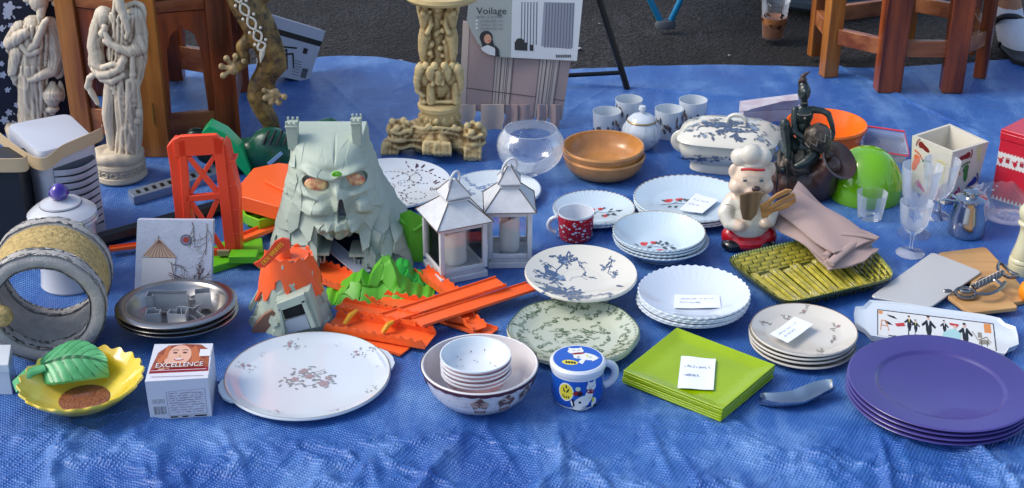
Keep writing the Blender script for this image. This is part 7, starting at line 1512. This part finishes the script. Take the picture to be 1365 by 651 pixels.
d = footp(.30, .88, .36, 1.3, 1, .8) + footp(.12, .55, .40, -.3, 2) + footp(.45, .48, .40, .35, 3) + footp(.80, .55, .44, .3, 4) + footp(.3, .14, .3, 1.1, 5, .8) + footp(.75, .12, .3, -.2, 2); mb.decal(d, fl_)
d = footp(.38, .84, .42, -1.3, 1, .7) + footp(.80, .80, .34, .4, 4) + footp(.16, .42, .42, -.35, 2) + footp(.50, .52, .40, .35, 3) + footp(.78, .28, .38, -.95, 6, .9) + footp(.28, .12, .34, -.85, 5, .9) + footp(.52, .02, .22, -1.2, 7, .7); mb.decal(d, fr_)
tag(mb.build('footprint_vase', FC, None, cg, ang=25), 'square cream vase painted with colourful footprints', 'vase')
# red tin
zt = .15; q = [gp(1336, 172, zt), gp(1400, 190, zt), gp(1430, 172, zt), gp(1366, 157, zt)]; cg = (q[0] + q[2]) / 2; cg.z = 0; RT_ = M('red_tin_paint', 'c01428', .3, coat=.4); root = thing('red_tin', 'red square tin with a white band of small figures at right edge', 'tin', cg)
cgt = sum(q, Vector()) / 4; b4 = [cg + (Vector((p.x, p.y, 0)) - cg) for p in q]; mid = [b_ + Vector((0, 0, .128)) for b_ in b4]; mb = MB(); mb.hexa(b4 + mid)
def band(P0, P1, z0, z1):
    return bil(P0 + Vector((0, 0, z0)), P1 + Vector((0, 0, z0)), P1 + Vector((0, 0, z1)), P0 + Vector((0, 0, z1)), 1, 1)
for (P0, P1) in ((b4[0], b4[1]), (b4[3], b4[0])):
    fb = band(P0, P1, .072, .104); d = [rect(0, 0, 1, 1, 1)]
    for k in range(14): d += [([(k / 14, 1), ((k + 1) / 14, 1), ((k + .5) / 14, .9)], 0), ([(k / 14, 0), ((k + 1) / 14, 0), ((k + .5) / 14, .1)], 0)]
    for k, x in enumerate((.08, .22, .38, .52, .68, .84)):
        if k % 2 == 0: d += [(ell(x, .42, .045, .15), 0), (ell(x + .035, .62, .02, .08), 0), ([(x - .03, .3), (x + .02, .3), (x + .02, .2), (x - .01, .2)], 0), ([(x - .06, .45), (x - .03, .5), (x - .08, .62)], 0)]
        else: d += [rect(x - .04, .35, x + .04, .62, 2)] + [rect(x - .05, .66 - .0, x + .05, .70, 0)]
    mb.decal(d, fb)
    fb = band(P0, P1, .0, .03); mb.decal([([(k / 12, .0), ((k + 1) / 12, .0), ((k + .5) / 12, .35)], 1) for k in range(12)], fb)
mb.build('body', [RT_, M('tin_white', 'd8d4cc', .35), M('tin_red_dark', '9a3038', .4)], root, cg)
ql = [cgt + (p - cgt) * 1.03 for p in q]; mb = MB(); mb.hexa([Vector((p.x, p.y, .1285)) for p in ql] + ql); mb.hexa([Vector((p.x, p.y, .1405)) for p in [cgt + (p - cgt) * 1.045 for p in q]] + [Vector((p.x, p.y, .1435)) for p in [cgt + (p - cgt) * 1.045 for p in q]]); mb.build('lid', RT_, root, cg, bev=.0012)
# glasses
def goblet(px, pyr, pyf, w_, wf, bowl_px, label):
    g_ = gp(px, pyf); H_ = gv(px, pyr, g_.y).z; r_ = dist(0, w_, gp(px, pyr, H_)); rf_ = wf * mpp(g_) / 2; zb = H_ - bowl_px * mpp(g_) / math.cos(R(24)); t = .0018
    prof = [(0, zb + .004), (r_ * .45, zb + .007), (r_ * .78, zb + (H_ - zb) * .35), (r_ * .92, zb + (H_ - zb) * .7), (r_, H_), (r_ + t, H_), (r_ * .93 + t, zb + (H_ - zb) * .7), (r_ * .79 + t, zb + (H_ - zb) * .33), (r_ * .45, zb + .001), (.004, zb - .004), (.0032, zb * .6), (.0036, .008), (rf_ * .5, .0032), (rf_, .0016), (rf_, .0003), (0, .0003)]
    mb = MB(); mb.lathe(prof, 60, fn=lambda r, z, a: (r * (1 + .035 * math.cos(10 * a) * (1 if zb + .002 < z < zb + (H_ - zb) * .6 and r > r_ * .4 else 0)), z)); o = mb.build('wine_glass', GLASS, ang=60); put(o, g_); return tag(o, label, 'glass', 'clear stemmed glasses near the footprint vase')
goblet(1218, 222, 312, 52, 44, 55, 'tallest clear stemmed glass, behind the smallest one')
goblet(1246, 214, 288, 46, 38, 50, 'rearmost clear stemmed glass standing in front of the footprint vase')
goblet(1213, 270, 338, 42, 38, 40, 'smallest clear stemmed glass, frontmost of the three')
g_, h = hgt(1159, 257, 290); r_ = dist(0, 41, gp(1159, 257, h)); mb = MB(); mb.lathe([(0, .007), (r_ * .76, .007), (r_ * .96, h), (r_, h), (r_ * .80, .004), (r_ * .76, .0005), (0, .0005)], 60, fn=lambda r, z, a: (r * (1 + .02 * math.cos(12 * a) * (1 if z < .01 else .3)), z)); o = mb.build('tumbler', GLASS, ang=60); put(o, g_); tag(o, 'small clear faceted tumbler left of the stemmed glasses', 'glass')
# creamer
g_, h = hgt(1287, 266, 312); r_ = dist(0, 47, gp(1287, 290)); root = thing('steel_creamer', 'small polished steel lidded creamer in front of the footprint vase', 'creamer', g_)
mb = MB(); mb.lathe([(0, .001), (r_ * .88, .0), (r_ * .98, .004), (r_, .012), (r_ * .99, h * .5), (r_ * .80, h * .88), (r_ * .84, h), (r_ * .80, h), (r_ * .7, h * .9), (0, h * .85)], 56); mb.build('pot', STEEL, root)
mb = MB(); mb.lathe([(r_ * .86, h + .0005), (r_ * .84, h + .004), (r_ * .5, h + .008), (r_ * .42, h + .009), (r_ * .40, h + .014), (r_ * .45, h + .019), (r_ * .2, h + .022), (0, h + .022)], 40); mb.build('lid', STEEL, root)
MB().tube([(-r_ * .8, 0, h * .96), (-r_ * 1.45, .0, h * 1.0), (-r_ * 1.75, 0, h * .96), (-r_ * 1.6, -.002, h * .6), (-r_ * 1.45, 0, h * .38)], .0025, 8, flat=1, up=(0, 1, 0)).build('handle', STEEL, root)
mb = MB(); mb.tube([(-r_ * .75, 0, h * 1.02), (-r_ * 1.1, 0, h * 1.12)], .003, 8); mb.build('thumb_rest', STEEL, root)
# cut glass dish
g_, h = hgt(1345, 262, 292); r_ = 46 * mpp(g_); mb = MB()
prof = [(0, .010), (r_ * .5, .010), (r_ * .9, h * .7), (r_ * 1.02, h), (r_ * 1.05, h), (r_ * .96, h * .66), (r_ * .56, .004), (r_ * .35, .003), (r_ * .35, 0), (0, 0)]
pd = []
for (a, b_) in zip(prof[:-1], prof[1:]): pd += [(a[0] + (b_[0] - a[0]) * k / 5, a[1] + (b_[1] - a[1]) * k / 5) for k in range(5)]
pd.append(prof[-1]); mb.lathe(pd, 144, fn=lambda r, z, a: (r + (.0018 * (abs(math.sin(14 * a + z * 260)) + abs(math.sin(14 * a - z * 260)) - 1.2) if r > r_ * .5 and z > .004 and z < h * .98 else 0), z + (.002 * math.cos(28 * a) if z > h * .95 else 0)), sx=1.25)
o = mb.build('cut_glass_dish', GLASS, ang=20); put(o, g_); tag(o, 'oval cut glass dish behind the steel creamer', 'dish')
# pepper mill
g_ = gp(1362, 362); r_ = 19 * mpp(g_); H_ = gv(1362, 272, g_.y).z; mb = MB(); pr = [(0, 0), (1.0, 0), (1.02, .02), (1.0, .14), (.88, .155), (1.0, .17), (.98, .20), (.88, .22), (.93, .25), (.70, .42), (.60, .58), (.62, .66), (.80, .70), (.82, .72), (.70, .735), (.66, .75), (.78, .80), (.88, .86), (.84, .93), (.6, .985), (.3, 1.0), (0, 1.0)]
mb.lathe([(a * r_, b_ * H_) for a, b_ in pr], 48); o = mb.build('pepper_mill', M('cream_lacquer', 'c2c0a0', .22, coat=.4), ang=50); put(o, g_); tag(o, 'cream turned pepper mill cut off by the right edge', 'pepper mill')
g_ = gp(1374, 404); mb = MB(); mb.lathe([(0, .001), (.012, 0), (.021, .010), (.024, .022), (.021, .034), (.012, .042), (.004, .043), (0, .040)], 32); o = mb.build('orange_fruit', M('orange_peel', 'e88a18', .4, bump=.3, bs=200)); put(o, g_); tag(o, 'round orange object just showing at right edge beside wooden boards', 'ornament')
# boards
def board(px, z, th, mat, name, label, cat, rad=.01, extra=None):
    q = [gp(x, y, z + th) for x, y in px]; c_ = sum(q, Vector()) / len(q); ring = rounded_quad(q, rad); mb = MB(); mb.prism([p - Vector((0, 0, th)) for p in ring], (0, 0, th)); o = mb.build(name, mat, None, (c_.x, c_.y, 0), bev=.001); return tag(o, label, cat)
W3 = wood('board_wood', 'a87c4c', 'cfa268', 20, .45, axis=0, coat=.1)
board([(1249, 337), (1314, 329), (1378, 398), (1330, 408)], .001, .008, W3, 'wooden_board', 'lower wooden board, reaching the right edge under the other board', 'cutting board')
board([(1262, 394), (1318, 372), (1358, 410), (1293, 417)], .0095, .007, W3, 'wooden_board', 'upper small wooden board with the corkscrew on it', 'cutting board', .008)
board([(1160, 395), (1243, 336), (1309, 362), (1240, 410)], .0095, .004, M('brushed_board_steel', 'c9c8c4', .42, metal=.3, bump=.15, bs=300, stretch=(1, .06, 1)), 'steel_board', 'grey brushed steel board lying over the wooden board', 'cutting board')
# corkscrew
z_ = .024; CRM_ = M('dark_chrome', '8c8884', .15, metal=1); c_ = gp(1300, 388); root = thing('corkscrew', 'chrome winged corkscrew lying on the wooden boards', 'corkscrew', c_)
p0 = gp(1287, 391, z_); mb = MB(); mb.tube([p0 + Vector((.017 * math.cos(t), .013 * math.sin(t), .003 * math.sin(t))) for t in np.linspace(0, 6.283, 25)[:-1]], .0034, 8, closed=True); mb.tube([p0 + Vector((.010 * math.cos(t), .006 * math.sin(t), .006)) for t in np.linspace(0, 6.283, 17)[:-1]], .003, 8, closed=True); mb.build('bell', CRM_, root, c_)
p1, p2 = gp(1296, 384, z_ + .006), gp(1336, 364, z_ + .008); mb = MB(); mb.tube([p1, p2], .005, 10); n_ = 16; mb.tube([p1.lerp(p2, k / 60) + Vector((.0062 * math.cos(k * .9), .0062 * math.sin(k * .9), .0062 * math.sin(k * .9 + 1))) for k in range(60)], .0013, 5); mb.build('shaft', CRM_, root, c_)
mb = MB(); a, b_, d_ = gp(1333, 364, z_ + .008), gp(1334, 351, z_ + .006), gp(1358, 368, z_ + .006); mb.tube(cr_([a, gp(1330, 356, z_ + .008), b_, gp(1346, 362, z_ + .01), d_, gp(1346, 370, z_ + .008), a], 5), .0032, 8); mb.build('key_handle', CRM_, root, c_)
for pts in ([(1300, 380), (1312, 371), (1326, 373), (1336, 380)], [(1302, 392), (1318, 392), (1332, 386), (1340, 376)]):
    MB().tube(cr_([gp(x, y, z_ + .008) for x, y in pts], 5), [.004] * 16, 8, flat=.5).build('lever', CRM_, root, c_)
p3 = gp(1263, 388, z_); MB().ball(p3, (.009, .005, .003), seg=12, rings=8).build('end_tab', CRM_, root, c_)
# picture tray
zt = .016; OUT = [(1159, 400), (1151, 408), (1140, 409), (1138, 418), (1139, 430), (1152, 438), (1160, 447), (1190, 452), (1260, 459), (1340, 472), (1345, 464), (1358, 459), (1357, 448), (1354, 436), (1340, 431), (1333, 424), (1310, 419), (1250, 411), (1190, 402)]
P = [gp(x, y, zt) for x, y in OUT]; c_ = sum(P, Vector()) / len(P); Pi = [c_ + (p - c_) * .955 for p in P]; n_ = len(P); lo_ = Vector((0, 0, -.007)); Pi = [p + Vector((0, 0, -.004)) for p in Pi]; Pb = [c_ + (p - c_) * .97 + Vector((0, 0, -.012)) for p in P]
mb = MB(); V = P + Pi + Pb; F = [(i, (i + 1) % n_, n_ + (i + 1) % n_, n_ + i) for i in range(n_)] + [(i, 2 * n_ + i, 2 * n_ + (i + 1) % n_, (i + 1) % n_) for i in range(n_)] + [tuple(range(n_, 2 * n_)), tuple(range(3 * n_ - 1, 2 * n_ - 1, -1))]; mb.add(V, F)
zi = zt - .0038; ar = [gp(x, y, zi) for x, y in ((1170, 447), (1328, 468), (1324, 432), (1170, 413))]; fa = bil(*ar, 4.2, 1, Vector((0, 0, 1)))
TM = [PORC, M('ink_black', '17181c', .35), M('art_yellow', 'd0c060', .4), M('art_red', 'b83838', .4), M('art_aqua', 'a0c8c8', .4), M('art_orange', 'd08848', .4), M('art_ground', 'd4d6d4', .4), M('art_grey', '8a8474', .4), M('hand_skin', 'cfa894', .4)]
d = [rect(0, 0, 4.2, 1, 6)] + stroke([(0, 0), (0, 1), (4.2, 1), (4.2, 0)], .035, 1)
d += [rect(.03, .84, .18, .97, 5), rect(3.85, .62, 4.1, .97, 5), rect(3.6, .4, 3.75, .6, 7)]
def man(x, y, s, tie=6, hat=False):
    return [([(x - .12 * s, y + .25 * s), (x + .12 * s, y + .25 * s), (x + .13 * s, y - .2 * s), (x + .05 * s, y - .5 * s), (x - .05 * s, y - .5 * s), (x - .12 * s, y - .2 * s)], 1), ([(x - .12 * s, y + .22 * s), (x - .30 * s, y + .05 * s), (x - .26 * s, y - .05 * s), (x - .10 * s, y + .08 * s)], 1), ([(x + .12 * s, y + .22 * s), (x + .32 * s, y - .02 * s), (x + .26 * s, y - .1 * s), (x + .10 * s, y + .06 * s)], 1), ([(x - .04 * s, y + .25 * s), (x + .05 * s, y + .25 * s), (x, y - .02 * s)], tie), (ell(x, y + .37 * s, .07 * s, .10 * s), 8), (ell(x - .01, y + .43 * s, .075 * s, .05 * s), 1), ([(x - .08 * s, y - .45 * s), (x - .02, y - .45 * s), (x - .01, y - .75 * s), (x - .09 * s, y - .75 * s)], 1)]
d += man(1.15, .62, .62, 2) + man(1.38, .55, .5, 2) + man(1.85, .60, .85, 6) + man(2.42, .66, .5, 6) + man(3.15, .48, .85, 6) + [([(.25, .62), (.42, .55), (.55, .45), (.30, .48)], 1), ([(.32, .85), (.6, .80), (.72, .70), (.45, .76)], 1), ([(.62, .52), (.95, .6), (1.0, .48), (.70, .42)], 3), ([(2.6, .82), (2.95, .80), (2.9, .70), (2.62, .74)], 3), ([(2.3, .15), (2.95, .12), (3.0, .45), (2.8, .62), (2.55, .55), (2.35, .4)], 4), (ell(2.8, .68, .06, .07), 8), ([(3.6, .15), (4.0, .2), (3.95, .35), (3.65, .32)], 7)]
d += stroke([(.1, .2), (.14, .6), (.32, .58), (.4, .2)], .025, 5) + stroke([(.12, .4), (.36, .4)], .025, 5) + stroke([(1.5, .02), (1.62, .25)], .02, 7) + stroke([(3.4, .6), (3.6, .3), (3.9, .45), (4.05, .25)], .03, 7) + stroke([(3.7, .1), (3.72, .3)], .02, 1) + stroke([(3.9, .1), (3.92, .3)], .02, 1) + scribble(random.Random(2), .3, .03, .5, .04, 12, .03, 1)
mb.decal(d, fa); tag(mb.build('serving_tray', TM, None, (c_.x, c_.y, 0), ang=35), 'long white tray printed with dancers in black suits behind purple plates', 'tray')
# pale debris on the asphalt
rng = random.Random(77)
LT = M('litter_white', 'a8a8a8', .8)
for (x, y, s_, lab) in ((770, 66, .012, 'small white paper scrap on the asphalt right of curtain card'), (800, 33, .006, 'tiny white scrap on the asphalt left of black stand leg'), (972, 75, .005, 'tiny pale scrap on the asphalt left of the stool'), (535, 82, .006, 'tiny pale scrap on the asphalt left of the pedestal')):
    p = gp(x, y, -.014); mb = MB(); mb.prism([p + Vector((rng.uniform(.5, 1) * s_ * math.cos(a), rng.uniform(.5, 1) * s_ * math.sin(a), rng.uniform(0, .004))) for a in np.linspace(0, 5.3, 6)], (0, 0, .002)); tag(mb.build('paper_scrap', LT, None, p), lab, 'litter')
